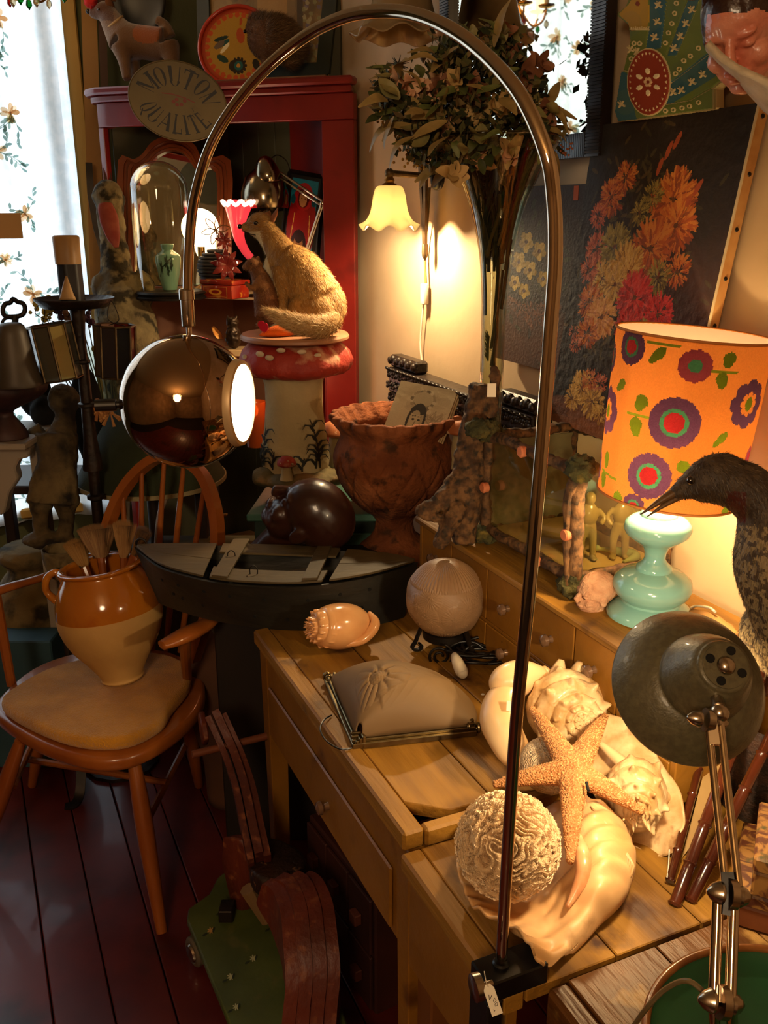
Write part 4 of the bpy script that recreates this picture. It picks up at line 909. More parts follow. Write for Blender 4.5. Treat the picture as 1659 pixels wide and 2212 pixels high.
P('shell_wall', solid(gsf.setv(a_), .0035), m_gi, gs, smooth=180)
P('column_fold', tube([wz(1262, 1730, .085), wz(1240, 1790, .07), wz(1258, 1850, .085), wz(1255, 1900, .07), wz(1225, 1960, .045)], [.004, .009, .011, .009, .003], 12, sm=8), M('pink_fold', '#c98050', '#e2b080', s=20, r=.3, coat=.3), gs, smooth=180)
g = G()
for k in range(12):
    t = k / 11; g.join(tube([wz(1275 + 75 * t * .6, 1742 + 70 * t, .088 - .01 * t), wz(1320 + 48 * t, 1800 + 70 * t, .086 - .02 * t), wz(1325 + 25 * t * .3, 1890 + 42 * t, .06 - .03 * t)], [.0012, .0022, .0008], 6, sm=4))
P('growth_ridges', g, m_shell, gs, smooth=180)
# brain coral
bcn = W(1097, 1825, 1.245); bR = 113 * 1.245 / FPX
def cor(u, v):
    th = pi * v; a = 2 * pi * u; d = V3(sin(th) * cos(a), sin(th) * sin(a), cos(th))
    q = d * 2.1 + V3(3, 1, 7) + V3(nz(d, 3, 5), nz(d, 3, 9), nz(d, 3, 14)) * .45
    n_ = mnoise.noise(Vector(q * 1.15)); h = abs(sin(n_ * 9.5)); h = h ** .7
    e = mnoise.noise(Vector(d * 2)) * .06
    return bcn + d * bR * (.87 + .13 * h + e * .6 + .010 * mnoise.noise(Vector(d * 45)))
co = grid(300, 190, cor, cu=True)
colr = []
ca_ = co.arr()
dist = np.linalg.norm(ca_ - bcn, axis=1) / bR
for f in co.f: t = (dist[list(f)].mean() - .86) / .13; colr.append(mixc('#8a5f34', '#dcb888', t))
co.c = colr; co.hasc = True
cg = T('brain_coral', 'round brain coral with deep meandering folds, sitting in the huge open shell', 'coral', bcn - V3(0, 0, bR))
P('coral_ball', co, M('coral', '#ffffff', attr=True, r=.85, b=.7, bs=420), cg, smooth=180, recalc=False)
# fine septa standing along the folds
vn = vnormals(co); rs = np.random.RandomState(2); gg = G(); idx = rs.choice(len(ca_), 9000)
V_ = []; F_ = []; C__ = []
for i in idx:
    p = ca_[i]; d = nrm(p - bcn)
    if d @ nrm(CAM - bcn) < -.15: continue
    n_ = vn[i] if vn[i] @ d > 0 else -vn[i]; tdir = n_ - d * (n_ @ d)
    if np.linalg.norm(tdir) < .25: continue
    tdir = nrm(tdir); s = nrm(np.cross(tdir, n_)) * .00035; o = len(V_); L = .0032
    V_ += [tuple(p - tdir * L + n_ * .0003), tuple(p + tdir * L + n_ * .0003), tuple(p + n_ * .0022)]; F_.append((o, o + 1, o + 2)); C__.append(hx('#e8cda4'))
gg.v = V_; gg.f = F_; gg.c = C__; gg.hasc = True
P('septa', gg, M('coral_septa', '#ffffff', attr=True, r=.8), cg, kind='stuff', smooth=0, recalc=False)
# sea urchin test under the starfish
uc = W(1188, 1652, 1.44); 
ur = lathe([(.048 * sin(t), -.036 * cos(t)) for t in np.linspace(.02, pi - .06, 30)], uc, 90, nrm(ZZ + axes_at(uc)[2] * .5), fn=lambda r, h, a: r * (1 + .012 * abs(cos(a * 15)) + .006 * cos(h * 900)))
S('sea_urchin_shell', ur, M('urchin', '#d8bc96', '#c9a67c', s=40, r=.6, b=.8, bs=380, vor=1), 'pale round sea urchin shell tucked beneath the starfish', 'shell', smooth=180)
# starfish
sc0_ = WZ(1238, 1668, .822); tips = [WZ(1150, 1533, .835), WZ(1306, 1548, .825), WZ(1384, 1752, .785), WZ(1232, 1858, .785), WZ(1072, 1694, .80)]
sn = nrm(sum(np.cross(tips[i] - sc0_, tips[(i + 1) % 5] - sc0_) for i in range(5))); sn = sn if sn[2] > 0 else -sn
gsx = [ell(sc0_, (.031, .031, .016), ortho(sn, V3(1, 0, 0)))]
for t in tips:
    m1 = sc0_ * .62 + t * .38 + sn * .004; m2 = sc0_ * .3 + t * .7 + sn * .003
    gsx.append(tube([sc0_, m1, m2, t], [.024, .0175, .0125, .0065], 16, sm=5, flat=.75, up=sn)); gsx.append(ell(t, .0068, seg=10, rings=8))
sb = blob(gsx, .0022, 8)
sf = T('starfish', 'knobbly tan five-armed starfish lying on top of the shells and coral', 'starfish', sc0_)
m_star = M('starfish_skin', '#a06430', '#b87c46', s=40, r=.7, b=.6, bs=330, vor=1, c3='#8f5a2e', s3=22, t3=(.6, .75))
P('body', sb, m_star, sf, smooth=180)
va = sb.arr(); vn = vnormals(sb); s_ = 1 if (vn * (va - sc0_)).sum() > 0 else -1; rs = np.random.RandomState(4); gk = G()
oc = [(1, 0, 0), (0, 1, 0), (-1, 0, 0), (0, -1, 0)]
idx = rs.choice(len(va), 5200)
for i in idx:
    n_ = vn[i] * s_
    if n_ @ sn < .1: continue
    x, y, z = frame_of(n_); r0 = .0007 + .0007 * rs.rand() ** 2 + (.0006 if rs.rand() < .08 else 0); p = va[i]
    o = len(gk.v); gk.v += [tuple(p + x * r0), tuple(p + y * r0), tuple(p - x * r0), tuple(p - y * r0), tuple(p + n_ * r0 * 1.2)]; gk.f += [(o, o + 1, o + 4), (o + 1, o + 2, o + 4), (o + 2, o + 3, o + 4), (o + 3, o, o + 4)]; gk.c += [(1, 1, 1)] * 4
P('skin_knobs', gk, M('starfish_knobs', '#c89058', r=.6), sf, kind='stuff', smooth=180, recalc=False)
P('dark_slit', tube([WZ(1267, 1690, .835), WZ(1271, 1708, .832)], .0022, 6), M('hole_black', '#050403'), sf)
# frosted quarter shade with metal frame
fA, fB, fC = WZ(700, 1478, DT), WZ(762, 1622, DT), WZ(1030, 1592, DT)
fq = T('frosted_wall_shade', 'frosted glass quarter-dome wall shade with daisy relief and moulded metal edge lying on the desk', 'lampshade', (fA + fC) / 2)
m_fm = M('aged_nickel', '#8a7a58', '#6f6044', s=25, r=.3, m=1, b=.1)
eA, eC = nrm(fA - fB), nrm(fC - fB)
for (a, b, d_) in ((fA, fB, eA), (fC, fB, eC)):
    inn = nrm((fA + fC) / 2 - fB); s_ = np.cross(d_, ZZ); s_ = s_ if s_ @ inn < 0 else -s_
    for k, (o_, w_, h0, h1) in enumerate(((0, .006, .001, .012), (-.006, .006, .003, .017), (-.012, .006, .006, .021), (-.018, .006, .010, .024))):
        bb = b; P('frame_moulding', boxf(bb + s_ * o_ + ZZ * h0 , (a - b), s_ * -w_, ZZ * (h1 - h0), .0012), m_fm, fq)
    e_ = a - s_ * .004 + ZZ * .012
    P('scroll_end', tube([a + d_ * .004 - s_ * (.001 + .006 * (1 + cos(t)) - 0) + ZZ * (.014 + .007 * sin(t)) for t in np.linspace(0, 2 * pi, 14)[:-1]], .0035, 8, closed=True), m_fm, fq)
    P('scroll_end', tube([a - d_ * .014 - s_ * (.001 + .005 * (1 + cos(t))) + ZZ * (.020 + .005 * sin(t)) for t in np.linspace(0, 2 * pi, 14)[:-1]], .002, 8, closed=True), m_fm, fq)
def fros(u, v):
    s = u; t = .04 + .96 * v; e = nrm(eA * (1 - s) + eC * s); L = (np.linalg.norm(fA - fB) * (1 - s) + np.linalg.norm(fC - fB) * s) * (1 + .16 * sin(pi * s)) - .012
    p = fB + nrm((fA + fC) / 2 - fB) * .016 + e * L * t; h = .015 + .078 * (sin(pi * t ** .85) ** .7) * (sin(pi * min(max(s, .0), 1)) ** .45)
    dx, dy = (s - .44) * .9, (t - .33); q = sqrt(dx * dx + dy * dy); d = 0
    if q < .085: d = .008 * (1 - q / .1) + .0014 * sin(s * 190) * sin(t * 190)
    elif q < .24: d = .0065 * abs(cos(atan2(dy, dx) * 5.5)) ** .6 * (1 - (q - .085) / .2)
    dx, dy = s - .7, t - .5; l = abs(dy - .9 * dx * dx * 2) 
    if abs(s - .7) < .15 and .2 < t < .85: d += .006 * (1 - abs(s - .7) / .15) + .0006 * (sin((t + abs(s - .7) * 1.2) * 60) > .8)
    return p + ZZ * (h + d)
gg = grid(160, 110, fros); 
P('glass_panel', solid(gg, .0025), M('frosted_amber_glass', '#a4845c', '#927450', s=4, r=.6, tr=.15, trl=.35), fq, smooth=180)
P('wire', tube([fB + ZZ * .006 - eC * .002, WZ(735, 1618, DT + .006), WZ(705, 1600, DT + .004), WZ(692, 1575, DT + .01), WZ(700, 1555, DT + .012), WZ(716, 1545, DT + .006)], .0016, 6, sm=6), M('black_cable', '#100d0b'), fq)
S('shell_crumb', ell(WZ(1043, 1500, DT + .002), (.004, .003, .002), seg=8, rings=6), m_white, 'tiny white crumb on the desk between the frosted shade and the conch', 'crumb')
# little terracotta head
hc_ = W(1287, 1280, 1.625); r_, u_, f_ = axes_at(hc_); hs = .0365
Fc = nrm(-r_ * .85 + f_ * .45 - u_ * .22); Uc = nrm(ZZ + r_ * .28); Uc = nrm(Uc - Fc * (Uc @ Fc)); Sc = np.cross(Uc, Fc)
L_ = lambda s, f, u: hc_ + (Sc * s + Fc * f + Uc * u) * hs
AX = (Sc, Fc, Uc)
def E_(s, f, u, rs_, rf_, ru): return ell(L_(s, f, u), (rs_ * hs, rf_ * hs, ru * hs), AX, 18, 12)
head = blob([E_(0, -.1, .25, .78, .95, .85), E_(0, .25, -.35, .62, .62, .72), E_(0, .45, -.78, .34, .3, .25), E_(0, .72, .18, .5, .16, .13), tube([L_(0, .82, .15), L_(0, 1.0, -.18), L_(0, .92, -.27)], [.09 * hs, .15 * hs, .16 * hs], 10), E_(0, .80, -.52, .30, .14, .075), E_(0, .76, -.64, .26, .14, .07), E_(.36, .52, -.3, .24, .24, .24), E_(-.36, .52, -.3, .24, .24, .24), E_(.74, -.05, -.12, .1, .2, .28), E_(-.74, -.05, -.12, .1, .2, .28), E_(.3, .70, .02, .16, .12, .085), E_(-.3, .70, .02, .16, .12, .085), E_(0, 0, -.8, .5, .5, .35)], .0011, 2)
th_ = T('terracotta_figurine', 'small pale terracotta head on the drawers beside the turquoise lamp', 'figurine', WZ(1285, 1318, .933))
P('head', rough(head, .0006, 200), M('pale_terracotta', '#b98562', '#cc9b76', s=60, r=.9, b=.4, bs=300), th_, smooth=180)
for s in (.3, -.3): P('eye_line', tube([L_(s - .15, .80, .02), L_(s, .85, -.01), L_(s + .15, .80, .02)], .0007, 6), M('clay_shadow', '#5a3320', r=.9), th_)
P('mouth_line', tube([L_(-.2, .90, -.58), L_(0, .94, -.58), L_(.2, .90, -.58)], .0006, 6), M('clay_shadow', '#5a3320'), th_)
# driftwood board end and lamp flex
S('driftwood_piece', rough(tube([WZ(1492, 1325, .945), WZ(1545, 1345, .945), WZ(1592, 1375, .945)], [.012, .016, .009], 12, sm=5, flat=.7), .002, 60), M('driftwood', '#9a6c38', '#b4854c', s=20, r=.8, st=(1, .2, 1), b=.4), 'weathered stick of driftwood lying behind the olive desk lamp shade', 'wood', smooth=180)
S('lamp_flex', tube([WZ(1478, 1322, .938), WZ(1500, 1310, .94), WZ(1530, 1312, .96), WZ(1545, 1322, .965)], .0022, 8, sm=6), m_white, 'white flex of the turquoise lamp curling on the driftwood', 'cord')
# ---------------------------------------------------------------- stuffed water bird
bd = 1.13
Bp = lambda x, y, d=bd: W(x, y, d)
k_ = bd / FPX
br_ = [ell(Bp(1545, 1032), (70 * k_, 48 * k_, 52 * k_), ortho(nrm(Bp(1545, 1032) - Bp(1470, 1060)), ZZ)[::-1], 24, 16),
       tube([Bp(1535, 1035), Bp(1600, 1050), Bp(1650, 1095), Bp(1665, 1150), Bp(1680, 1220), Bp(1740, 1330)], [50 * k_, 56 * k_, 60 * k_, 72 * k_, 92 * k_, 110 * k_], 24, sm=6),
       ell(Bp(1800, 1370, 1.2), (.12, .075, .075), None, 24, 16), tube([Bp(1500, 1045), Bp(1465, 1062), Bp(1450, 1070)], [34 * k_, 20 * k_, 13 * k_], 16, sm=3)]
birdg = orient_out(blob(br_, .0035, 8))
def bcol(p):
    x = (p - CAM)[0] / depth(p) * FPX + 829.5; y = 1106 - ((p - CAM) @ V3(0, sP, cP)) / depth(p) * FPX
    if 1570 < x < 1612 and 1062 < y < 1130: return '#4a1a10'
    if y > 1135: return '#8f7a55' if nz(p, 160) > -.05 else '#4a3a28'
    return '#3c2e20' if nz(p, 80) > -.1 else '#4a3a28'
colorize(birdg, bcol)
bd_ = T('stuffed_water_bird', 'stuffed dark-headed water bird with long pointed bill and pale speckled breast', 'bird', (.75, 1.22, D3))
P('body', birdg, M('bird_skin', '#ffffff', attr=True, r=.6, b=.3, bs=200), bd_, smooth=180)
bdir = lambda p, n_: nrm(V3(1, .25, -.15) if (p - CAM)[2] > -.62 * 0 - .25 else V3(.5, .1, -1))
P('feathers', fur(birdg, 26000, .0065, .0013, bdir, lambda p, rs: mixc(bcol(p), '#6b5a40' if rs.rand() < .25 else '#2a2018', .25 + .3 * rs.rand()), jit=.18, lift=.16), M('feather', '#ffffff', attr=True, r=.55), bd_, kind='stuff', smooth=0, recalc=False)
for (a, b, r0) in (((1470, 1056), (1383, 1112), 15), ((1475, 1068), (1398, 1116), 11)):
    P('bill', tube([Bp(*a), Bp((a[0] + b[0]) / 2, (a[1] + b[1]) / 2 - 2), Bp(*b)], [r0 * k_, r0 * .6 * k_, 1.2 * k_], 12, sm=4, flat=.8), M('bill_horn', '#4a3420', '#7a5a38', s=30, r=.35, st=(1, 1, 1)), bd_, smooth=180)
P('eye', ell(W(1492, 1038, bd - .030), .0052, seg=16, rings=10), M('glass_eye', '#120804', r=.03, coat=1), bd_, smooth=180)
for x in (.64, .70): P('leg', tube([(x, 1.13, D3 + .012), (x + .02, 1.13, .90)], .005, 8), M('bill_horn', '#4a3420'), bd_)
P('stand', lathe([(.06, .0), (.06, .012), (0, .012)], V3(.67, 1.13, D3 + .0005), 28), m_worn, bd_)
# ---------------------------------------------------------------- bamboo easel, boxes, tray at the right edge
m_bam = M('dark_bamboo', '#2e1007', '#4c200e', s=8, r=.22, coat=.6, st=(1, 1, .3))
def bamboo(a, b, r, n, par):
    pts = []; rs_ = []
    for i in range(n):
        t = i / n
        for q, rr_ in ((0, .96), (.06, 1.22), (.10, .98), (.9, 1.0)): pts.append(a + (b - a) * (t + q / n)); rs_.append(r * rr_)
    pts.append(b); rs_.append(r * .95); P('bamboo_pole', tube(pts, rs_, 14), m_bam, par, smooth=50)
bz_ = T('bamboo_easel', 'dark bamboo easel of crossing poles with a cream panel, leaning at the right edge', 'easel', WZ(1460, 1950, D3))
b1 = WZ(1456, 1958, D3 + .003); b1t = W(1665, 1400, 1.42)
bamboo(b1, b1t, .0085, 7, bz_)
bamboo(WZ(1490, 1950, D3 + .003), W(1680, 1560, 1.38), .0085, 5, bz_)
bamboo(WZ(1447, 1905, D3 + .012), W(1535, 1560, 1.50), .0062, 6, bz_)
bamboo(W(1618, 1490, 1.50), W(1665, 1290, 1.5), .0095, 3, bz_); bamboo(W(1645, 1500, 1.44), W(1672, 1320, 1.43), .012, 3, bz_)
pn = [W(1528, 1640, 1.46), W(1590, 1615, 1.46), W(1520, 1790, 1.385), W(1472, 1855, 1.36)]
g = G(); dd = nrm(pn[0] - CAM) * .006; g.add([p for p in pn] + [p + dd for p in pn], HEXF); P('cream_panel', g, M('cream_board', '#b08d55', '#9a7844', s=9, r=.7), bz_)
S('tag_string', tube([W(1446, 1835, 1.35), W(1444, 1870, 1.33), WZ(1441, 1895, D3 + .02)], .0009, 6, sm=4), m_paper, 'thin pale string hanging from the spiny conch lip', 'string')
m_box = [M('paisley_box', '#44200f', '#7c5628', s=26, r=.5, mix=(.45, .55), c3='#3a3418', s3=30, t3=(.55, .6), dist=2), M('worn_tan_box', '#6b3818', '#7c4622', s=10, r=.6, c3='#5e2e14', s3=12, t3=(.55, .7))]
def skewbox(px, py, z, wx, wy, h, ang, m, lab):
    o = WZ(px, py, z); ex = V3(cos(ang), sin(ang), 0); ey = V3(-sin(ang), cos(ang), 0)
    t = T('decorated_box', lab, 'box', o + ex * wx / 2 + ey * wy / 2)
    P('box_body', boxf(o, ex * wx, ey * wy, ZZ * h * .62, .003), m, t); P('lid', boxf(o + ZZ * (h * .62 + .0008) - ex * .002 - ey * .002, ex * (wx + .004), ey * (wy + .004), ZZ * h * .37, .003), m_box[0], t)
    return t
skewbox(1572, 1995, D3 + .001, .26, .16, .055, -.45, m_box[1], 'lowest tan leather box at the right edge behind the lamp arm')
skewbox(1620, 1935, D3 + .058, .22, .13, .06, -.42, m_box[0], 'upper paisley papered box with green band at the right edge')
S('dark_wicker_basket', lathe([(.0, 0), (.085, .0), (.10, .16), (.095, .17), (.08, .02), (0, .015)], WZ(1700, 1760, D3 + .001) + V3(-.01, .03, 0), 40, fn=lambda r, h, a: r * (1 + .012 * cos(a * 40))), M('wicker', '#1f1209', '#382011', s=60, r=.7, b=.6, bs=200), 'dark wicker basket in shadow at the right edge above the boxes', 'basket')
tr0 = WZ(1720, 2290, D3 + .05); tr_ = T('green_tray', 'round bamboo-rimmed tray with green inside, cut by the bottom right corner', 'tray', tr0 - V3(0, 0, .049))
TR = .155
P('tray_floor', lathe([(0, -.02), (TR * .9, -.02), (TR, .0), (TR * .985, .004), (TR * .88, -.014), (0, -.014)], tr0, 60), M('green_lacquer', '#0e3a20', '#154a2a', s=6, r=.4), tr_, smooth=50)
P('rim', tube([tr0 + V3(cos(t), sin(t), 0) * TR + ZZ * .003 for t in np.linspace(0, 2 * pi, 61)[:-1]], .005, 10, closed=True), M('bamboo_rim', '#6b3c1a', '#8a5526', s=30, r=.3, coat=.3), tr_, smooth=180)
P('foot', lathe([(.06, -.049), (.055, -.021)], tr0, 30), M('green_lacquer', '#0e3a20'), tr_)
# ================================================================ MODEL BOAT
m_boat = M('boat_black_paint', '#1a1813', '#25221a', s=10, r=.5, b=.3, bs=40, st=(.3, 1, 1))
m_deck = M('boat_deck', '#43361f', '#564628', s=10, r=.6, b=.3, bs=50, st=(.25, 1, 1), c3='#2a2418', s3=6, t3=(.6, .75))
bt = T('model_boat', 'dark wooden model barge with slatted deck, bridging the desk and the hoop-back chair', 'boat', WZ(640, 1355, DT + .001))
ZD = .835
near = cr([WZ(x, y, ZD) for x, y in ((291, 1183), (340, 1222), (400, 1243), (480, 1260), (570, 1267), (650, 1267), (740, 1257), (820, 1241), (902, 1216))], 6)
far = cr([WZ(x, y, ZD) for x, y in ((291, 1183), (350, 1180), (430, 1179), (510, 1180), (600, 1182), (690, 1187), (780, 1194), (850, 1203), (902, 1216))], 6)
bot = cr([WZ(x, y, DT + .003) for x, y in ((345, 1302), (400, 1322), (460, 1338), (540, 1352), (620, 1359), (700, 1359), (770, 1353), (825, 1345), (872, 1332))], 6)
bfar = [b + (f - n) * .55 + V3(0, .0, 0) for b, n, f in zip(bot, near, far)]
n_ = len(near); cols = [near, bot, bfar, far]; hull = G(); hv_ = []
for i in range(n_):
    for k, c in enumerate(cols): hv_.append(c[i])
hf = [(i * 4 + k, i * 4 + k + 1, (i + 1) * 4 + k + 1, (i + 1) * 4 + k) for i in range(n_ - 1) for k in range(3)] + [(0, 1, 2, 3), tuple((n_ - 1) * 4 + k for k in (3, 2, 1, 0))]
hull.add(hv_, hf); P('hull', solid(hull, .005), m_boat, bt, smooth=40)
def deck(i0, i1, t0, t1, nm, up=.004, m=m_deck, th=.005):
    pl = [near[i] * (1 - t0) + far[i] * t0 for i in range(i0, i1)] + [near[i] * (1 - t1) + far[i] * t1 for i in range(i1 - 1, i0 - 1, -1)]
    P(nm, prism([(p[0], p[1]) for p in pl], V3(0, 0, ZD + up), V3(1, 0, 0), V3(0, 1, 0), ZZ, th, .0008), m, bt)
deck(1, 16, .02, .49, 'deck_board'); deck(1, 16, .50, .98, 'deck_board'); deck(34, n_ - 1, .02, .49, 'deck_board'); deck(34, n_ - 1, .50, .98, 'deck_board')
deck(16, 34, .02, .30, 'deck_board'); deck(16, 34, .72, .98, 'deck_board')
P('loose_board', prism([(p[0], p[1]) for p in (WZ(545, 1238, ZD), WZ(560, 1245, ZD), WZ(690, 1222, ZD), WZ(680, 1216, ZD))], V3(0, 0, ZD - .012), V3(1, 0, 0), V3(0, 1, 0), ZZ, .004), m_deck, bt)
P('hold_shade', prism([(p[0], p[1]) for p in [near[i] * .8 + far[i] * .2 for i in range(14, 36)] + [near[i] * .2 + far[i] * .8 for i in range(35, 13, -1)]], V3(0, 0, ZD - .05), V3(1, 0, 0), V3(0, 1, 0), ZZ, .003), M('hole_black', '#050403'), bt)  # black sheet, the shade inside the open hull put into its colour
for i0, i1, j0, j1 in ((17, 12, 19, 22), ) : pass
def bar(a0, a1, b0, b1):
    q = [WZ(*a0, ZD), WZ(*a1, ZD), WZ(*b1, ZD), WZ(*b0, ZD)]; P('cross_bar', prism([(p[0], p[1]) for p in q], V3(0, 0, ZD + .0095), V3(1, 0, 0), V3(0, 1, 0), ZZ, .006, .001), m_deck, bt)
bar((505, 1176), (540, 1176), (458, 1256), (491, 1260)); bar((690, 1184), (720, 1186), (652, 1264), (686, 1262))
rg = WZ(305, 1178, ZD + .004); P('mooring_ring', tube([rg + V3(cos(t) * .012, .002, sin(t) * .012 + .004) for t in np.linspace(0, 2 * pi, 17)[:-1]], .003, 8, closed=True), m_black, bt)
for x, y in ((500, 1204), (548, 1237)): c = WZ(x, y, ZD + .012); P('staple', tube([c + V3(-.008, 0, -.004), c + V3(-.008, 0, .010), c + V3(0, 0, .017), c + V3(.008, 0, .010), c + V3(.008, 0, -.004)], .0013, 6, sm=3), m_black, bt)
g = G()
def hullpt(i, t): return near[i] * (1 - t) + bot[i] * t
for i, t in ((5, .35), (9, .30), (14, .28), (18, .28), (23, .3), (30, .3), (35, .25), (40, .25), (8, .62), (12, .66), (16, .7), (20, .72), (25, .75), (29, .75), (33, .62), (38, .6), (6, .6)):
    p = hullpt(i, t); nn = nrm(np.cross(near[i + 1] - near[i - 1], bot[i] - near[i])); nn = nn if nn[1] < 0 else -nn
    g.join(lathe([(.0042, .0028), (.004, .0036), (0, .0036)], p, 12, nn))
P('rivet_holes', g, M('hole_black', '#050403'), bt)
# ================================================================ MANNEQUIN HEAD
def headblob(c, F, U, s, vox, sm=3, neck=None, hair=False):
    F = nrm(F); U = nrm(U - F * (U @ F)); S_ = np.cross(U, F); L = lambda a, f, u: c + (S_ * a + F * f + U * u) * s; AX = (S_, F, U)
    def E(a, f, u, ra_, rf_, ru): return ell(L(a, f, u), (ra_ * s, rf_ * s, ru * s), AX, 22, 14)
    q = [E(0, -.12, .3, .76, .98, .82), E(0, .25, -.35, .6, .58, .75), E(0, .5, -.85, .3, .28, .22), E(0, .70, .22, .5, .16, .12), tube([L(0, .80, .18), L(0, 1.0, -.17), L(0, .90, -.28)], [.085 * s, .135 * s, .14 * s], 12), E(0, .80, -.5, .27, .13, .07), E(0, .77, -.62, .23, .14, .075), E(.36, .5, -.3, .26, .26, .26), E(-.36, .5, -.3, .26, .26, .26), E(.74, -.08, -.08, .09, .2, .28), E(-.74, -.08, -.08, .09, .2, .28), E(.29, .69, .02, .15, .11, .075), E(-.29, .69, .02, .15, .11, .075)]
    if neck is not None: q.append(tube([L(0, -.1, -.3), L(*neck[0]), L(*neck[1])], [.5 * s, .42 * s, .55 * s], 20, sm=4)); 
    return blob(q, vox, sm), L
mnc = W(665, 1115, 2.22); r_, u_, f_ = axes_at(mnc)
mg, L = headblob(mnc, -r_ * .62 + u_ * .72 + f_ * .22, r_ * .72 + u_ * .35 * 0 - u_ * .1 + f_ * .25, .098, .004, 6, neck=((0, -.1, -1.2), (.1, -.35, -2.0)))
a_ = mg.arr(); a_[:, 2] = np.maximum(a_[:, 2], .765); mg.setv(a_)
mn_ = T('mannequin_head', 'glossy brown mannequin head lying on its back behind the boat, face up to the left', 'head', V3(mnc[0], mnc[1], .765))
P('head', mg, M('brown_lacquer', '#2c140c', '#381c12', s=5, r=.32, coat=.25, c3='#120a08', s3=2.2, t3=(.55, .7)), mn_, smooth=180)
tk = T('travel_chest', 'dark low trunk under the mannequin head, hidden behind the boat', 'trunk', (-.22, 2.2, 0))
P('body', boxf((-.42, 2.08, 0), (.40, 0, 0), (0, .215, 0), (0, 0, .74), .004), M('trunk_black', '#17100b', '#221710', s=5, r=.6), tk)
P('lid', boxf((-.425, 2.075, .741), (.41, 0, 0), (0, .225, 0), (0, 0, .022), .004), M('trunk_black', '#17100b'), tk)
# ================================================================ TOADSTOOL
MY = 2.50; Mx = float(WY(636, 900, MY)[0])
ts = T('toadstool_seat', 'big concrete toadstool with spotted red cap and painted grass on its stalk', 'garden ornament', (Mx, MY, tz))
m_stalk = M('cream_concrete', '#a8946a', '#bca77c', s=6, r=.8, b=.35, bs=70, c3='#6b5432', s3=16, t3=(.62, .72))
st_ = lathe_px(636, MY, [(792, 80), (806, 70), (830, 62), (870, 60), (920, 65), (960, 71), (990, 74), (1010, 70), (1030, 66)], 64, fn=lambda r, h, a: r * (1 + .015 * sin(3 * a)))
P('stalk', rough(st_, .002, 25), m_stalk, ts, smooth=180)
cp_ = lathe_px(636, MY, [(735, 70), (742, 100), (757, 115), (776, 122), (790, 121), (800, 112), (806, 95), (803, 78)], 80, fn=lambda r, h, a: r * (1 + .03 * sin(5 * a + 1) + .012 * sin(17 * a)))
P('cap', rough(cp_, .004, 30), M('red_cap', '#8f2418', '#a03222', s=12, r=.6, b=.5, bs=80, c3='#c08a6a', s3=16, t3=(.56, .66)), ts, smooth=180)
pg = Paint(None, h0=.0008, dh=.00002)
def capf(x, y, h):     # pixel on the cap -> point on its upper cone
    p = W(x, y, 2.42); return p
kpx = 2.44 / FPX
for (x, y, w, h) in ((575, 765, 11, 5), (622, 757, 10, 4), (668, 760, 10, 4), (540, 772, 9, 5), (598, 773, 10, 5), (700, 768, 9, 4), (538, 790, 8, 4)):
    th_ = math.asin(max(-1, min(1, (x - 636) / 120.))); rr_ = np.interp(y, [745, 790], [108, 124]) * kpx
    c = V3(Mx + rr_ * sin(th_), MY - rr_ * cos(th_), WY(x, y, MY - rr_ * cos(th_))[2]); P('cap_spot', ell(c, (w * kpx, .006, h * kpx * 1.3), (V3(cos(th_), sin(th_), 0), V3(sin(th_), -cos(th_), .25), ZZ), 14, 8), M('cream_spot', '#c9b598', '#b39c7c', s=30, r=.8), ts, smooth=180)
def stalk(x, y, h):
    r = np.interp(y, [792, 806, 830, 870, 920, 960, 990, 1010], [80, 70, 62, 60, 65, 71, 74, 71]) + 1.2
    d0 = MY - .08; s_ = max(-1, min(1, (x - 636) / r)); rm_ = r * depth(WY(636, y, MY)) / FPX; th = math.asin(s_)
    q = WY(x, y, MY - rm_ * cos(th)); return V3(Mx + (rm_ + h) * sin(th), MY - (rm_ + h) * cos(th), q[2])
pgr = Paint(stalk, h0=.0035, dh=.00003)
def sprig(x, y0, y1, cv, n, s):
    pts = [(x + cv * t * t, y0 + (y1 - y0) * t) for t in np.linspace(0, 1, 9)]; pgr.line(pts, lambda t: 3.5 * (1 - t * .5), '#1c1a10')
    for k in range(n):
        t = .15 + .8 * k / n; px, py = x + cv * t * t, y0 + (y1 - y0) * t; sg = s * (1 if k % 2 else -1)
        pgr.line([(px, py), (px + sg * 8, py - 12), (px + sg * 17, py - 13), (px + sg * 23, py - 2)], lambda t: 5.5 * (1 - t) + .6, '#1c1a10')
sprig(690, 1010, 905, -18, 8, 1); sprig(575, 1005, 925, 6, 6, 1); sprig(570, 1008, 965, -5, 3, -1); sprig(682, 1012, 960, 14, 4, 1); sprig(655, 1018, 990, 6, 3, 1); sprig(595, 1015, 975, 5, 3, 1)
P('painted_grass', pgr.g, M('grass_paint', '#ffffff', attr=True, r=.6), ts, smooth=0)
mb = [ell(WY(648, 1030, MY - .03), (.108, .10, .032), None, 26, 14), ell(WY(575, 1030, MY - .05), (.04, .04, .028)), ell(WY(710, 1030, MY - .04), (.045, .05, .022)), ell(WY(660, 1045, MY - .08), (.07, .04, .016))]
bg = rough(blob(mb, .004, 4), .004, 35); a_ = bg.arr(); a_[:, 2] = np.maximum(a_[:, 2], tz + .001)
P('mossy_base', bg.setv(a_), M('mossy_rock', '#4a4226', '#6b5c38', s=9, r=.8, b=.5, bs=60, c3='#8a6a44', s3=12, t3=(.55, .65)), ts, smooth=180)
sm_c = WY(619, 1005, MY - .105)
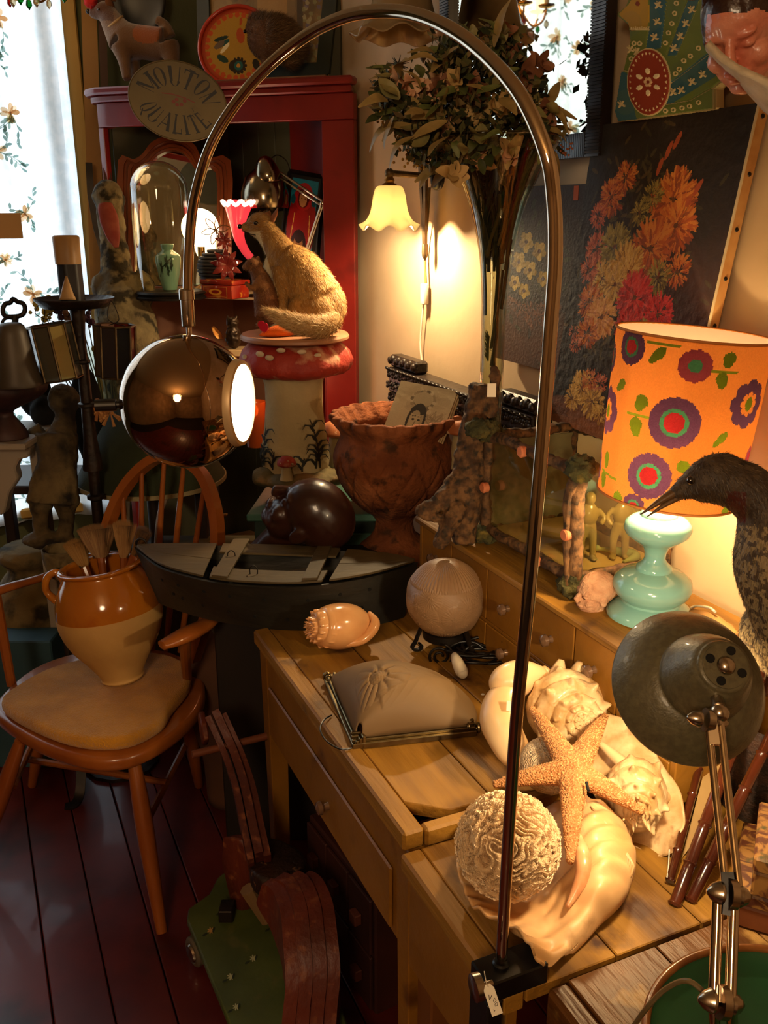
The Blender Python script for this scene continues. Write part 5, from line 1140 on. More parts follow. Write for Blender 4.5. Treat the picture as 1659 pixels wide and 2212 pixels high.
P('little_stalk', lathe([(.019, -.04), (.015, -.02), (.012, 0), (.012, .006)], sm_c, 20), m_stalk, ts); P('little_cap', lathe(cr([(.012, -.002), (.024, 0), (.025, .008), (.018, .020), (0, .026)], 4), sm_c, 24), M('red_cap', '#8f2418'), ts, smooth=180)
pl2 = [(-6, 8), (5, 12), (3, -2)]
for a_0, a_1 in ((-.6, .4), (.3, .9), (.9, .3)): P('cap_spot', ell(sm_c + V3(a_0 * .02, -.019, .005 + a_1 * .012), (.0035, .002, .0025), seg=8, rings=6), M('cream_spot', '#c9b598'), ts)
# ---- round wooden board with the taxidermy
bdY = MY; bz0 = float(WY(637, 744, MY - .14)[2]); bR_ = 120 * 2.42 / FPX; bC = V3(float(WY(637, 728, MY)[0]), MY, max(p[2] for p in cp_.v) + .001)
S('round_board', lathe([(bR_ * .96, 0), (bR_ * 1.0, .004), (bR_ * 1.0, .010), (bR_ * .97, .016), (0, .016)], bC, 64), M('pinkish_board', '#8f5f40', '#a3714e', s=6, r=.45, st=(.3, 1, 1)), 'round pinkish wooden board lying on the toadstool cap', 'board')
bt_z = bC[2] + .016
FD_ = 2.47; fk = FD_ / FPX
def Fp(x, y, dd=0): return W(x, y, FD_ + dd)
fox_parts = [ell(Fp(563, 487), (30 * fk, 24 * fk, 27 * fk)), tube([Fp(556, 490), Fp(538, 490), Fp(521, 491)], [20 * fk, 12 * fk, 6.5 * fk], 14, sm=4), tube([Fp(565, 490), Fp(590, 520), Fp(620, 565)], [24 * fk, 27 * fk, 38 * fk], 18, sm=5),
    tube([Fp(615, 560), Fp(650, 590), Fp(690, 650)], [40 * fk, 50 * fk, 54 * fk], 20, sm=5), ell(Fp(693, 660, .01), (56 * fk, 48 * fk, 58 * fk)), ell(Fp(672, 672, -.03), (50 * fk, 26 * fk, 44 * fk)),
    tube([Fp(610, 580, -.02), Fp(608, 640, -.02), Fp(606, 700, -.02)], [26 * fk, 15 * fk, 11 * fk], 14, sm=4), tube([Fp(625, 590, .03), Fp(628, 645, .03), Fp(626, 702, .02)], [24 * fk, 14 * fk, 11 * fk], 14, sm=4), ell(Fp(598, 708, -.02), (15 * fk, 11 * fk, 8 * fk)), ell(Fp(640, 712, -.05), (24 * fk, 11 * fk, 9 * fk)),
    ell(Fp(588, 580), (18 * fk, 22 * fk, 30 * fk))]
fox = orient_out(blob(fox_parts, .0038, 5)); a_ = fox.arr(); a_[:, 2] = np.maximum(a_[:, 2], bt_z + .001); fox.setv(a_)
ft = T('stuffed_fox', 'stuffed sandy fox sitting in profile on the round board, nose to the left', 'stuffed animal', (float(Fp(640, 700)[0]), float(Fp(640, 700)[1]), bt_z))
def fcol(p):
    x = (p - CAM)[0] / depth(p) * FPX + 829.5; y = 1106 - ((p - CAM) @ V3(0, sP, cP)) / depth(p) * FPX
    if x < 600 and y > 500 and x < 560 + (y - 500) * .3: return '#d8c08c'
    if y < 470: return '#a87a3e'
    return '#94682e' if nz(p, 25) > -.1 else '#a87c3e'
colorize(fox, fcol); m_fur = M('fur', '#ffffff', attr=True, r=.9, b=.2, bs=200)
P('body', fox, m_fur, ft, smooth=180)
def fdir(p, n_):
    x = (p - CAM)[0] / depth(p) * FPX + 829.5; y = 1106 - ((p - CAM) @ V3(0, sP, cP)) / depth(p) * FPX
    if x < 575 and y < 520: return V3(1, 0, .2)
    return V3(.45, 0, -1)
hair_m = M('hair', '#ffffff', attr=True, r=.7)
P('coat', fur(fox, 26000, .010, .0011, fdir, lambda p, rs: mixc(fcol(p), '#f0d8a4' if rs.rand() < .5 else '#7a5428', .35 * rs.rand()), lift=.22, jit=.18), hair_m, ft, kind='stuff', smooth=0, recalc=False)
tail = orient_out(tube([Fp(728, 690, -.06), Fp(700, 706, -.11), Fp(655, 703, -.14), Fp(615, 690, -.14), Fp(572, 668, -.11)], [14 * fk, 20 * fk, 19 * fk, 15 * fk, 3 * fk], 18, sm=6)); a_ = tail.arr(); a_[:, 2] = np.maximum(a_[:, 2], bt_z + .001); tail.setv(a_); colorize(tail, lambda p: '#a0773c')
tl = P('tail', tail, m_fur, ft, smooth=180)
P('tail_coat', fur(tail, 7000, .016, .0011, lambda p, n_: V3(-1, 0, .1), lambda p, rs: mixc('#c29a60', '#f0dcae' if rs.rand() < .5 else '#7a5a30', .4 * rs.rand()), lift=.25), hair_m, tl, kind='stuff', smooth=0, recalc=False)
for bx, tx, ty in ((586, 600, 449), (572, 583, 456)):
    P('ear', tube([Fp(bx, 478, -.01 if bx > 580 else .02), Fp((bx + tx) / 2 + 1, (478 + ty) / 2, -.01), Fp(tx, ty, -.012 if bx > 580 else .02)], [13 * fk, 10 * fk, 1.5 * fk], 14, sm=4, flat=.4), M('ear_skin', '#8a5434', '#a87044', s=30, r=.9), ft, smooth=180)
P('nose', ell(Fp(518, 489, -.004), .0065, seg=12, rings=8), M('black_nose', '#0b0806', r=.25), ft, smooth=180)
P('eye', ell(W(553, 482, FD_ - .0285), (.0068, .003, .0048), seg=14, rings=8), M('glass_eye', '#120804'), ft, smooth=180)
P('mouth', tube([W(522, 498, FD_ - .012), W(536, 504, FD_ - .017), W(552, 508, FD_ - .026)], .0013, 6, sm=3), M('black_nose', '#0b0806'), ft)
# squirrel
SD_ = 2.43; sk = SD_ / FPX
def Sp(x, y, dd=0): return W(x, y, SD_ + dd)
sq = orient_out(blob([ell(Sp(548, 573), (19 * sk, 15 * sk, 15 * sk)), ell(Sp(532, 577), (9 * sk, 8 * sk, 7 * sk)), tube([Sp(552, 580), Sp(566, 610), Sp(575, 650), Sp(575, 685)], [14 * sk, 21 * sk, 26 * sk, 24 * sk], 16, sm=5), tube([Sp(560, 605, -.01), Sp(545, 622, -.02), Sp(530, 610, -.02)], [9 * sk, 6 * sk, 4 * sk], 10, sm=3), tube([Sp(555, 700, -.01), Sp(570, 705, -.01)], 7 * sk, 10), ell(Sp(585, 670, -.01), (15 * sk, 12 * sk, 26 * sk)), tube([Sp(556, 560), Sp(558, 553)], 4 * sk, 8)], .0026, 4))
a_ = sq.arr(); a_[:, 2] = np.maximum(a_[:, 2], bt_z + .001); sq.setv(a_); scol = lambda p: '#6b4020' if nz(p, 40) > -.05 else '#8a5a30'
colorize(sq, scol); qt = T('stuffed_squirrel', 'small brown stuffed squirrel standing upright in front of the fox chest', 'stuffed animal', (float(Sp(570, 690)[0]), float(Sp(570, 690)[1]), bt_z))
P('body', sq, m_fur, qt, smooth=180); P('coat', fur(sq, 9000, .006, .0009, lambda p, n_: V3(.2, 0, -1), lambda p, rs: mixc(scol(p), '#b08850' if rs.rand() < .5 else '#3a2010', .4 * rs.rand()), lift=.25), hair_m, qt, kind='stuff', smooth=0, recalc=False)
P('eye', ell(W(543, 570, SD_ - .017), .0024, seg=8, rings=6), M('glass_eye', '#120804'), qt)
# felt mouse toy
q0 = Sp(560, 714, -.05); q0[2] = bt_z + .006
ty_ = T('toy_mouse', 'orange felt toy mouse with crimson ears lying under the fox tail', 'toy', q0)
mo = tube([q0, q0 + V3(.03, .01, .006), q0 + V3(.06, .02, .008), q0 + V3(.085, .03, .004)], [.002, .014, .017, .008], 16, sm=5); a_ = mo.arr(); a_[:, 2] = np.maximum(a_[:, 2], bt_z + .0008)
P('body', mo.setv(a_), M('orange_felt', '#c85a10', r=.95, b=.3, bs=300), ty_, smooth=180)
for dx, dy, dz, r in ((.014, -.012, .022, .012), (.006, -.003, .028, .009)): P('ear', lathe([(r, -.001), (r, .001), (0, .0012)], q0 + V3(dx, dy, dz), 20, nrm(V3(-.3, -1, .2))), M('crimson_felt', '#b0102a', r=.95), ty_)
P('eye', ell(q0 + V3(.014, -.010, .008), .0014, seg=8, rings=6), M('black_nose', '#0b0806'), ty_)
# ================================================================ TERRACOTTA URN
UY = 2.32; ur_ = T('terracotta_urn', 'large weathered terracotta urn with frilled rim and incised lozenges', 'urn', (float(WY(845, 1150, UY)[0]), UY, ub))
m_tc = M('terracotta', '#6e3818', '#8f5028', s=9, r=.85, b=.7, bs=90, c3='#48280f', s3=26, t3=(.56, .68))
pf = [(1204, 92), (1190, 84), (1170, 70), (1150, 47), (1128, 41), (1108, 50), (1088, 78), (1060, 104), (1030, 121), (1000, 131), (975, 131), (952, 122), (938, 117), (925, 122), (908, 134), (895, 136), (891, 130), (905, 118), (925, 106), (950, 108), (1000, 112), (1060, 88), (1090, 40), (1100, 0)]
Ux = float(WY(852, 1000, UY)[0]); cyp = [(r * depth(WY(852, y, UY)) / FPX, float(WY(852, y, UY)[2])) for y, r in pf]
prf = cr(cyp[:12], 5)[:-1] + cr(cyp[11:17], 5)[:-1] + cr(cyp[16:], 4); z_rim = cyp[15][1]; zg0, zg1 = cyp[6][1] + .02, cyp[10][1]
def ufn(r, h, a):
    d = 0
    if h > z_rim - .035 and r > .12: d += .006 * sin(a * 22) * min(1, (h - z_rim + .035) / .03)
    return r + d
NS = 260; ug = lathe([(max(r, .0), h) for r, h in prf], V3(Ux, UY, 0), NS, fn=ufn, cap=False)
a_ = ug.arr()
for i in range(len(a_)):
    x, y, z = a_[i] - V3(Ux, UY, 0); an = atan2(y, x); r = sqrt(x * x + y * y); ring = i // NS
    if ring < 54 and zg0 - .02 < z < zg1: 
        w_ = (z - zg0 + .02) / (zg1 - zg0 + .02); q = (an / (2 * pi) * 13); g1 = abs(((q + w_ * 1.0) % 1) - .5); g2 = abs(((q - w_ * 1.0) % 1) - .5); gmin = min(.5 - g1 if False else g1, g2)
        if gmin < .08: f_ = 1 - .006 / max(r, .01) * (1 - (gmin / .08) ** 2); a_[i][0] = Ux + x * f_; a_[i][1] = UY + y * f_
P('urn_body', rough(ug.setv(a_), .0016, 50), m_tc, ur_, smooth=180)
# portrait print standing in the urn
pcx = [W(868, 823, 2.36), W(990, 846, 2.30), W(955, 930, 2.29), W(828, 930, 2.35)]
pX, pY = (pcx[1] - pcx[0]), (pcx[3] - pcx[0]); pN = nrm(np.cross(pY, pX)); pN = pN if pN @ (CAM - pcx[0]) > 0 else -pN
PW, PH = 124, 100; rp = Ras(PW, PH, '#a89878')
rs = np.random.RandomState(6)
for k in range(40): rp.ell(rs.rand() * PW, rs.rand() * PH * .5, 6 + rs.rand() * 18, 3 + rs.rand() * 6, rs.choice(['#b8aa8a', '#9c8c6c', '#8c7c5e']), .35)
for k in range(70): rp.line([(60 + rs.rand() * 64, 45 + rs.rand() * 20), (70 + rs.rand() * 54, 60 + rs.rand() * 40)], 1 + rs.rand() * 2, rs.choice(['#6b5e45', '#8c7c5e', '#a8987a']), .5)
cx0, cy0 = 60, 62
rp.ell(cx0 + 1, cy0 - 32, 26, 20, '#6e614a'); 
for k in range(60): a = rs.rand() * 6.3; rp.ell(cx0 + 1 + cos(a) * 24, cy0 - 32 + sin(a) * 18, 4, 3, rs.choice(['#8a7a5c', '#b5a587', '#5c503a']), .8)
rp.ell(cx0 + 1, cy0 - 34, 21, 14, '#a39474', .8); rp.ell(cx0, cy0 + 8, 20, 34, '#2a231a'); rp.ell(cx0, cy0 + 10, 15.5, 30, '#8f8060'); rp.ell(cx0, cy0 - 12, 17, 9, '#2a231a'); rp.ell(cx0 - 3, cy0 + 6, 11, 18, '#a89876', .7)
for s in (-6, 6): rp.ell(cx0 + s, cy0 + 6, 3.6, 1.7, '#2a231a'); rp.line([(cx0 + s - 4, cy0), (cx0 + s + 4, cy0 - 1)], 1.4, '#3a3024')
rp.line([(cx0, cy0 + 8), (cx0 - 2, cy0 + 18)], 1.6, '#6b5d42'); rp.line([(cx0 - 5, cy0 + 25), (cx0 + 5, cy0 + 25)], 2, '#3a2e22'); rp.ell(cx0, cy0 + 52, 34, 14, '#3a3024')
rp.speck(.12)
pr_t = T('portrait_print', 'sepia portrait print of a person in a fur hat standing in the urn', 'picture', (pcx[2] + pcx[3]) / 2)
P('print_face', grid(PW, PH, lambda u, v: pcx[0] + pX * u + pY * v + pN * .0045, rp.a), M('print_paper', '#ffffff', attr=True, r=.5), pr_t, smooth=0, recalc=False)
for k in range(3): P('card_sheet', boxf(pcx[0] - pN * (.001 + k * .006), pX * (1 + .02 * k), pY, pN * .0042, .0006), M('card_edge', '#b59a70', r=.8), pr_t)
# ================================================================ CARVED BLACK FRAME
m_carv = M('carved_black', '#1a120c', '#2c2016', s=30, r=.38, b=.3, bs=120)
ka, kb_ = WN(852, 800, 1.13), WN(1168, 888, 1.13); ku0, ku1 = ka @ UD, kb_ @ UD; kz = (ka[2] + kb_[2]) / 2
cf = T('carved_frame', 'ornate black carved picture frame leaning on the wall behind the urn', 'frame', D((ku0 + ku1) / 2, 1.1, kz - .26))
def rail(u0, u1, z0, z1, vert):
    P('rail', dbox(u0, u1, 1.11, 1.165, z0, z1, .004), m_carv, cf)
    g = G(); L_ = (z1 - z0) if vert else (u1 - u0); W_ = (u1 - u0) if vert else (z1 - z0); n = int(L_ / .022)
    for k in range(n):
        t = (k + .5) / n
        for row, (f0, r_) in enumerate(((.25, .0095), (.7, .008))):
            uu, zz = (u0 + W_ * f0, z0 + L_ * t) if vert else (u0 + L_ * t, z0 + W_ * (1 - f0))
            for j in range(3): a = j * 2.1 + k; g.join(ell(D(uu + .006 * cos(a), 1.108 - .004 * row, zz + .006 * sin(a)), (r_ * .75, r_ * .6, r_ * .75), (nrm(UD + ZZ * cos(a)), ND, nrm(ZZ - UD * cos(a))), 7, 5))
        if not vert: g.join(tube([D(u0 + L_ * t - .008, 1.107, z0 + W_ * .93), D(u0 + L_ * t, 1.098, z0 + W_ * 1.0), D(u0 + L_ * t + .008, 1.107, z0 + W_ * .93)], .004, 6))
    P('carving', g, m_carv, cf, kind='stuff', smooth=180)
rail(ku0, ku1, kz - .07, kz, False); rail(ku0, ku0 + .07, kz - .24, kz - .072, True); rail(ku1 - .07, ku1, kz - .24, kz - .072, True); rail(ku0, ku1, kz - .31, kz - .241, False)
for u0, u1 in ((ku0 + .0, ku0 + .17), (ku1 - .16, ku1 - .0)):
    P('corner_block', dbox(u0, u1, 1.115, 1.155, kz + .001, kz + .036, .006), m_carv, cf); g = G()
    for k in range(9): t = (k + .5) / 9; g.join(ell(D(u0 + (u1 - u0) * t, 1.112, kz + .02 + .006 * (k % 2)), (.011, .008, .011), (UD, ND, ZZ), 8, 6))
    P('block_carving', g, m_carv, cf, kind='stuff', smooth=180)
P('inner_moulding', dbox(ku0 + .071, ku1 - .071, 1.125, 1.14, kz - .095, kz - .071, .003), M('brown_moulding', '#3a1a0c', r=.4), cf)
# ledge behind urn that carries the frame
S('wall_ledge', dbox(ku0 - .02, -1.83, 1.09, 1.195, kz - .335, kz - .312, .003), m_worn, 'narrow wooden ledge under the black carved frame, hidden behind the urn', 'shelf')
# small second toadstools behind the urn
def toad(px, py, Y_, r, lab):
    c = WY(px, py, Y_); t = T('small_toadstool', lab, 'garden ornament', c - V3(0, 0, .1)); 
    P('stalk', lathe(cr([(r * .75, -.10), (r * .62, -.06), (r * .5, -.01)], 4), c, 28), m_stalk, t, smooth=180); P('cap', rough(lathe(cr([(r * .45, -.012), (r, -.008), (r * 1.02, .004), (r * .75, .024), (0, .034)], 4), c, 36), .0015, 50), M('orange_cap', '#a05a30', '#b36a3c', s=14, r=.6, c3='#d8b48c', s3=40, t3=(.62, .66)), t, smooth=180)
toad(728, 932, 2.6, .045, 'small orange-capped toadstool between the big toadstool and the urn'); toad(1000, 925, 2.27, .048, 'small orange-capped toadstool behind the right side of the urn')
# ================================================================ TRUMPET VASE, DRIED BOUQUET, ROOT STAND
VY = 1.90
vt = T('trumpet_vase', 'tall clear glass trumpet vase full of dark dried stems', 'vase', WY(1056, 935, VY))
vprof = [(296, 143), (312, 128), (340, 108), (385, 84), (440, 62), (500, 46), (560, 35), (640, 28), (720, 26), (820, 25), (900, 24), (934, 24)]
Vx = float(WY(1066, 700, VY)[0])
vp = [(r * depth(WY(1060, y, VY)) / FPX, float(WY(1060, y, VY)[2])) for y, r in vprof]; vps = cr(vp, 5)
m_gl = glass('vase_glass', '#eef0e4', gm=.35)
P('glass_wall', lathe(vps + [(r - .003, z) for r, z in vps[::-1]], V3(Vx, VY, 0), 72, cap=False), m_gl, vt, smooth=180)
P('rim', tube([V3(Vx + cos(t) * vp[0][0], VY + sin(t) * vp[0][0], vp[0][1]) for t in np.linspace(0, 2 * pi, 73)[:-1]], .0028, 8, closed=True), glass('rim_glass', '#b0a890', gm=.6), vt, smooth=180)
P('base', lathe([(0, vp[-1][1] - .012), (vp[-1][0], vp[-1][1] - .010), (vp[-1][0], vp[-1][1])], V3(Vx, VY, 0), 32), m_gl, vt)
# dried filling inside the vase
rs = random.Random(9); g = G(); vr_ = lambda z: float(np.interp(z, [p[1] for p in vps[::-1]], [p[0] for p in vps[::-1]])) * .86
ztop = vp[0][1] - .01; zbt = vp[-1][1] + .05
for k in range(230):
    a = rs.uniform(0, 6.28); q = sqrt(rs.random()); z0 = zbt + (ztop - zbt) * rs.random() ** .7 * .8; z1 = min(ztop, z0 + rs.uniform(.08, .22)); pts = []
    if z0 < 1.48 and rs.random() < .93: continue
    for t in np.linspace(0, 1, 5): z = z0 + (z1 - z0) * t; r = vr_(z) * q; aa = a + .5 * sin(t * 3 + k); r = min(r, vr_(z) * .85); pts.append((Vx + cos(aa) * r, VY + sin(aa) * r, z))
    g.join(tube(pts, rs.uniform(.0015, .004), 5), rs.choice(['#2c2a14', '#3a3418', '#4a3c20', '#232010', '#54441f']))
for k in range(900):
    z = zbt + (ztop - zbt) * rs.random() ** .55; 
    if z < 1.5 and rs.random() < .93: continue
    r = vr_(z) * rs.uniform(.2, .72); a = rs.uniform(0, 6.28); c = V3(Vx + cos(a) * r, VY + sin(a) * r, z); d = nrm(V3(rs.gauss(0, 1), rs.gauss(0, 1), rs.gauss(0, 1))); e = nrm(np.cross(d, V3(rs.gauss(0, 1), .3, .2))); L0 = min(rs.uniform(.005, .016), vr_(z) * .15)
    g.add([c, c + d * L0 + e * L0 * .25, c + d * L0 * 2, c + d * L0 - e * L0 * .25], [(0, 1, 2, 3)], rs.choice(['#2a2812', '#38361a', '#463a1e', '#5a4a26', '#1f1e0e']))
P('dried_stems', g, M('dried_stem', '#ffffff', attr=True, r=.9), vt, kind='stuff', smooth=0, recalc=False)
bq = T('dried_bouquet', 'big bouquet of dried leaves and faded flowers spilling over the glass vase', 'flowers', V3(Vx, VY, ztop))
lm = [M('leaf_%d' % i, c, c2, s=30, r=.55) for i, (c, c2) in enumerate((('#3a4018', '#505426'), ('#505828', '#6a6e38'), ('#706a3c', '#8a7e4a'), ('#2c3414', '#40481f'), ('#86703e', '#9c824c')))]
def leafmesh(L0, w, curl, seed):
    rr_ = random.Random(seed); g = G(); n = 7; V_ = []
    for i in range(n + 1):
        t = i / n; hw = w * sin(pi * min(t * .92 + .04, 1)) ** .8; x = L0 * t; zc = -curl * t * t * L0 + .1 * L0 * sin(t * 5 + seed)
        V_ += [(x, -hw, zc + hw * .35), (x, 0, zc), (x, hw, zc + hw * .35)]
    g.add(V_, [(3 * i + k, 3 * i + k + 1, 3 * i + k + 4, 3 * i + k + 3) for i in range(n) for k in range(2)]); return g
lmesh = []
for i in range(10):
    g = leafmesh([.03, .042, .05, .036, .06][i % 5], [.010, .011, .014, .010, .013][i % 5], [.3, .6, .1, .5, .9][i % 5], i); me = mesh_of(g, 180); me.name = 'leaf'; me.materials.append(lm[i % 5]); lmesh.append(me)
def place(me, par, p, d, up, s, nm):
    o = bpy.data.objects.new(nm, me); COL.objects.link(o); o.parent = par; x = nrm(d); y = nrm(np.cross(up, x)); z = np.cross(x, y)
    mt = Matrix(((x[0] * s, y[0] * s, z[0] * s, 0), (x[1] * s, y[1] * s, z[1] * s, 0), (x[2] * s, y[2] * s, z[2] * s, 0), (0, 0, 0, 1))); mt.translation = Vector(tuple(np.asarray(p) - _wl(par))); o.matrix_local = mt; return o
env = [(845, 200, 30, 60), (900, 240, 60, 90), (960, 260, 80, 100), (1010, 230, 90, 110), (1060, 150, 90, 80), (1060, 260, 100, 90), (1120, 200, 70, 90), (1150, 270, 50, 60), (1085, 100, 40, 40), (975, 120, 40, 50), (930, 310, 50, 45), (1000, 330, 70, 35)]
rs = random.Random(21); cnt = 0; bcen = V3(Vx - .03, VY, 1.72)
while cnt < 290:
    x, y, rx, ry = rs.choice(env); px = x + rs.uniform(-1, 1) * rx * .8; py = y + rs.uniform(-1, 1) * ry * .8
    dd = rs.uniform(-.11, .07); p = W(px, py, 1.75 + dd); d = p - bcen; d = nrm(nrm(d) + V3(rs.gauss(0, .45), rs.gauss(0, .45), rs.gauss(0, .45)))
    i = rs.randrange(10)
    if py > 290 and px < 1000 and rs.random() < .5: continue
    place(lmesh[i], bq, p, d, V3(rs.gauss(0, .6), -.6, .8), rs.uniform(.6, 1.0), 'leaf'); cnt += 1
g = G(); core = [ell(W(x, y, 1.83), (rx * .62 * 1.83 / FPX, .07, ry * .62 * 1.83 / FPX), seg=12, rings=8) for x, y, rx, ry in env]
for k in range(4200):
    x, y, rx, ry = rs.choice(env); px = x + rs.gauss(0, .42) * rx; py = y + rs.gauss(0, .42) * ry; p = W(px, py, 1.76 + rs.uniform(-.09, .10)); d = nrm(V3(rs.gauss(0, 1), rs.gauss(0, 1), rs.gauss(0, 1))); e = nrm(np.cross(d, V3(rs.gauss(0, 1), .3, .2))); L0 = rs.uniform(.006, .014)
    g.add([p, p + d * L0 + e * L0 * .6, p + d * L0 * 2, p + d * L0 - e * L0 * .6], [(0, 1, 2, 3)], rs.choice(['#2c3014', '#3c421c', '#4c4a24', '#625a30', '#20240f', '#75603a']))
P('leaf_filling', g, M('dried_stem', '#ffffff', attr=True), bq, kind='stuff', smooth=0, recalc=False)
# faded flowers
fm_ = [M('petal_peach', '#c8906a', '#dcae84', s=20, r=.7), M('petal_tan', '#ab8a50', '#cca86c', s=20, r=.7), M('petal_rust', '#7a4a30', '#94603c', s=20, r=.7)]
def flowerg(seed, s):
    rr_ = random.Random(seed); g = G()
    for k in range(7):
        a = k * .9 + rr_.random(); d = V3(cos(a) * .7, sin(a) * .7, rr_.uniform(.3, 1.0)); g2 = leafmesh(s * rr_.uniform(.8, 1.2), s * .36, rr_.uniform(-.5, .8), k + seed); x = nrm(d); y = nrm(np.cross(V3(0, 0, 1), x)); z = np.cross(x, y)
        g.join(g2.map(lambda p: x * p[0] + y * p[1] + z * p[2]))
    return g
fms = []
for i in range(6): me = mesh_of(flowerg(i * 3, .032), 180); me.name = 'flower'; me.materials.append(fm_[i % 3]); fms.append(me)
for (x, y, k) in ((872, 178, 0), (885, 192, 3), (908, 190, 0), (918, 205, 2), (938, 195, 3), (955, 200, 0), (950, 285, 0), (962, 300, 1), (1005, 225, 1), (1020, 200, 5), (1040, 235, 1), (1075, 232, 4), (1095, 240, 2), (1035, 330, 0), (1047, 345, 1), (1100, 325, 0), (1108, 340, 1), (1090, 75, 2), (1115, 110, 2), (1165, 145, 5), (1180, 240, 2), (975, 380, 1), (1130, 160, 5), (985, 180, 4), (905, 265, 1), (960, 190, 2)):
    p = W(x, y, 1.70 + rs.uniform(-.01, .03)); place(fms[k], bq, p, nrm(V3(rs.gauss(0, .5), rs.gauss(0, .3), rs.gauss(0, .5)) + .01), nrm(CAM - p), rs.uniform(.7, 1.1), 'flower')
g = G()
for k in range(230):
    t = rs.random(); side = rs.random() < .55
    px, py = (835 + rs.gauss(0, 14) + 20 * t, 215 + 75 * t + rs.gauss(0, 8)) if side else (885 + rs.gauss(0, 18) + 25 * t, 285 + 80 * t + rs.gauss(0, 8)); g.join(ell(W(px, py, 1.74 + rs.uniform(0, .05)), .0028, seg=6, rings=4), rs.choice(['#a87a20', '#8f6418', '#b88a30']))
for k in range(14): px = 1215 + rs.uniform(-10, 22); g.join(ell(W(px, 318 + rs.uniform(-12, 18), 1.74), .0022, seg=6, rings=4), '#8a4a28')
P('mimosa_beads', g, M('mimosa', '#ffffff', attr=True, r=.8), bq, kind='stuff', smooth=180)
g = G()
for (cx0_, cy0_, n, L0) in ((835, 190, 46, 40), (1270, 205, 0, 0), (860, 140, 20, 26)):
    for k in range(n): a = rs.uniform(0, 6.28); p = W(cx0_, cy0_, 1.75); q = W(cx0_ + cos(a) * L0 * rs.uniform(.5, 1), cy0_ + sin(a) * L0 * rs.uniform(.5, 1), 1.75 + rs.uniform(-.03, .03)); g.join(tube([p, q], [.0022, .0004], 5), rs.choice(['#3a3018', '#4a3c20', '#2a2614']))
P('thistle', g, M('dried_stem', '#ffffff', attr=True), bq, kind='stuff', smooth=0)
# sprig of fir inside the lower vase
g = G()
for k in range(44): t = k / 44; p = V3(Vx - .008, VY, 0) + ZZ * (WY(1050, 780, VY)[2] + .05 * t); a = rs.uniform(2.2, 4.2); g.join(tube([p, p + V3(cos(a) * .5, sin(a) * .3, .8) * .018], [.0014, .0004], 5))
P('fir_sprig', g, M('fir_green', '#3a3c18', r=.8), vt, kind='stuff', smooth=0)
S('loose_tag', cbox(W(1062, 843, 1.78), .017, .0008, .026, b=0), m_paper, 'small white paper tag tied to the trumpet vase', 'tag')
# root stand
m_bark = M('bark', '#38220f', '#6b4a2a', s=45, r=.85, b=.9, bs=50, bst=(1, 1, .4), c3='#241a0e', s3=70, t3=(.5, .66), det=8)
m_moss = M('moss_lump', '#2c2c14', '#4a4420', s=30, r=.95, b=1, bs=90, c3='#6b5a24', s3=25, t3=(.58, .66))
rt_ = T('root_stand', 'gnarled bark root stand gripping the foot of the trumpet vase on the drawers', 'stand', WZ(975, 1170, .933))
def brk(pts, r, par, nm='branch', seg=18, am=.0045):
    P(nm, rough(tube(pts, r, seg, sm=7), am, 60, 3, seed=len(pts)), m_bark, par, smooth=70)
rdp = 1.93
trunk = blob([tube([W(1035, 830, 1.90), W(1022, 930, rdp - .01), W(1010, 1050, rdp), WZ(1000, 1175, .938)], [.019, .027, .034, .022], 16, sm=6), tube([W(1012, 1010, rdp), W(960, 1075, rdp - .02), W(900, 1108, rdp - .03)], [.026, .020, .010], 14, sm=5), tube([W(1005, 1080, rdp), W(975, 1120, rdp - .03), WZ(948, 1182, .938)], [.026, .02, .015], 14, sm=5), tube([W(905, 1106, rdp - .03), W(925, 1118, rdp - .03), W(965, 1120, rdp - .03)], .008, 10, sm=4), tube([W(1060, 815, 1.88), W(1072, 800, 1.88), W(1060, 900, 1.9)], [.006, .009, .014], 10, sm=4)], .0035, 2)
P('root', rough(trunk, .005, 55, 3), m_bark, rt_, smooth=60)
S('moss_clump', rough(ell(W(1035, 925, 1.87), (.030, .024, .020), seg=30, rings=20), .006, 90, 3), m_moss, 'mossy clump where the root stand meets the branch case', 'moss', smooth=60)
# ================================================================ BRANCH DISPLAY CASE
bc_ = T('branch_display_case', 'glass display case framed with bark branches and mossy corners', 'display case', D(-1.44, 1.05, .933))
u0, u1, n0, n1 = -1.60, -1.285, .955, 1.165; zb_ = .965; zt_ = float(WU(1262, 1012, u1)[2]); zt_ = float(WY(1250, 1012, D(u1, n0, 0)[1])[2])
def rn(a, b, r): 
    k = 4; return [a + (b - a) * i / k + V3(random.gauss(0, .003), random.gauss(0, .003), random.gauss(0, .003)) * (0 < i < k) for i in range(k + 1)]
for (uu, nn_, r) in ((u0, n0, .0125), (u1, n0, .015), (u1, n1, .012), (u0, n1, .011)):
    brk(rn(D(uu, nn_, .936), D(uu, nn_, zt_), r), r, bc_, 'post')
for z in (zb_, zt_ - .01):
    for a, b in (((u0, n0), (u1, n0)), ((u1, n0), (u1, n1)), ((u0, n0), (u0, n1)), ((u0, n1), (u1, n1))): brk(rn(D(*a, z), D(*b, z), .01), .0105, bc_, 'rail')
brk([D(u1, n0 - .012, zt_ - .02), D(u1 - .01, n0 - .015, 1.1), D(u1 + .005, n0 - .014, .95)], .008, bc_, 'branch')
for (uu, nn_) in ((u0, n0), (u1, n0)):
    for z, s in ((.952, 1.25), (zt_, 1.2)): P('moss', rough(ell(D(uu, nn_, z), (.022 * s, .022 * s, .020 * s), seg=36, rings=24), .009, 75, 4, seed=z), m_moss, bc_, smooth=50)
m_cut = M('cut_wood_pink', '#b5603c', '#c87850', s=30, r=.7)
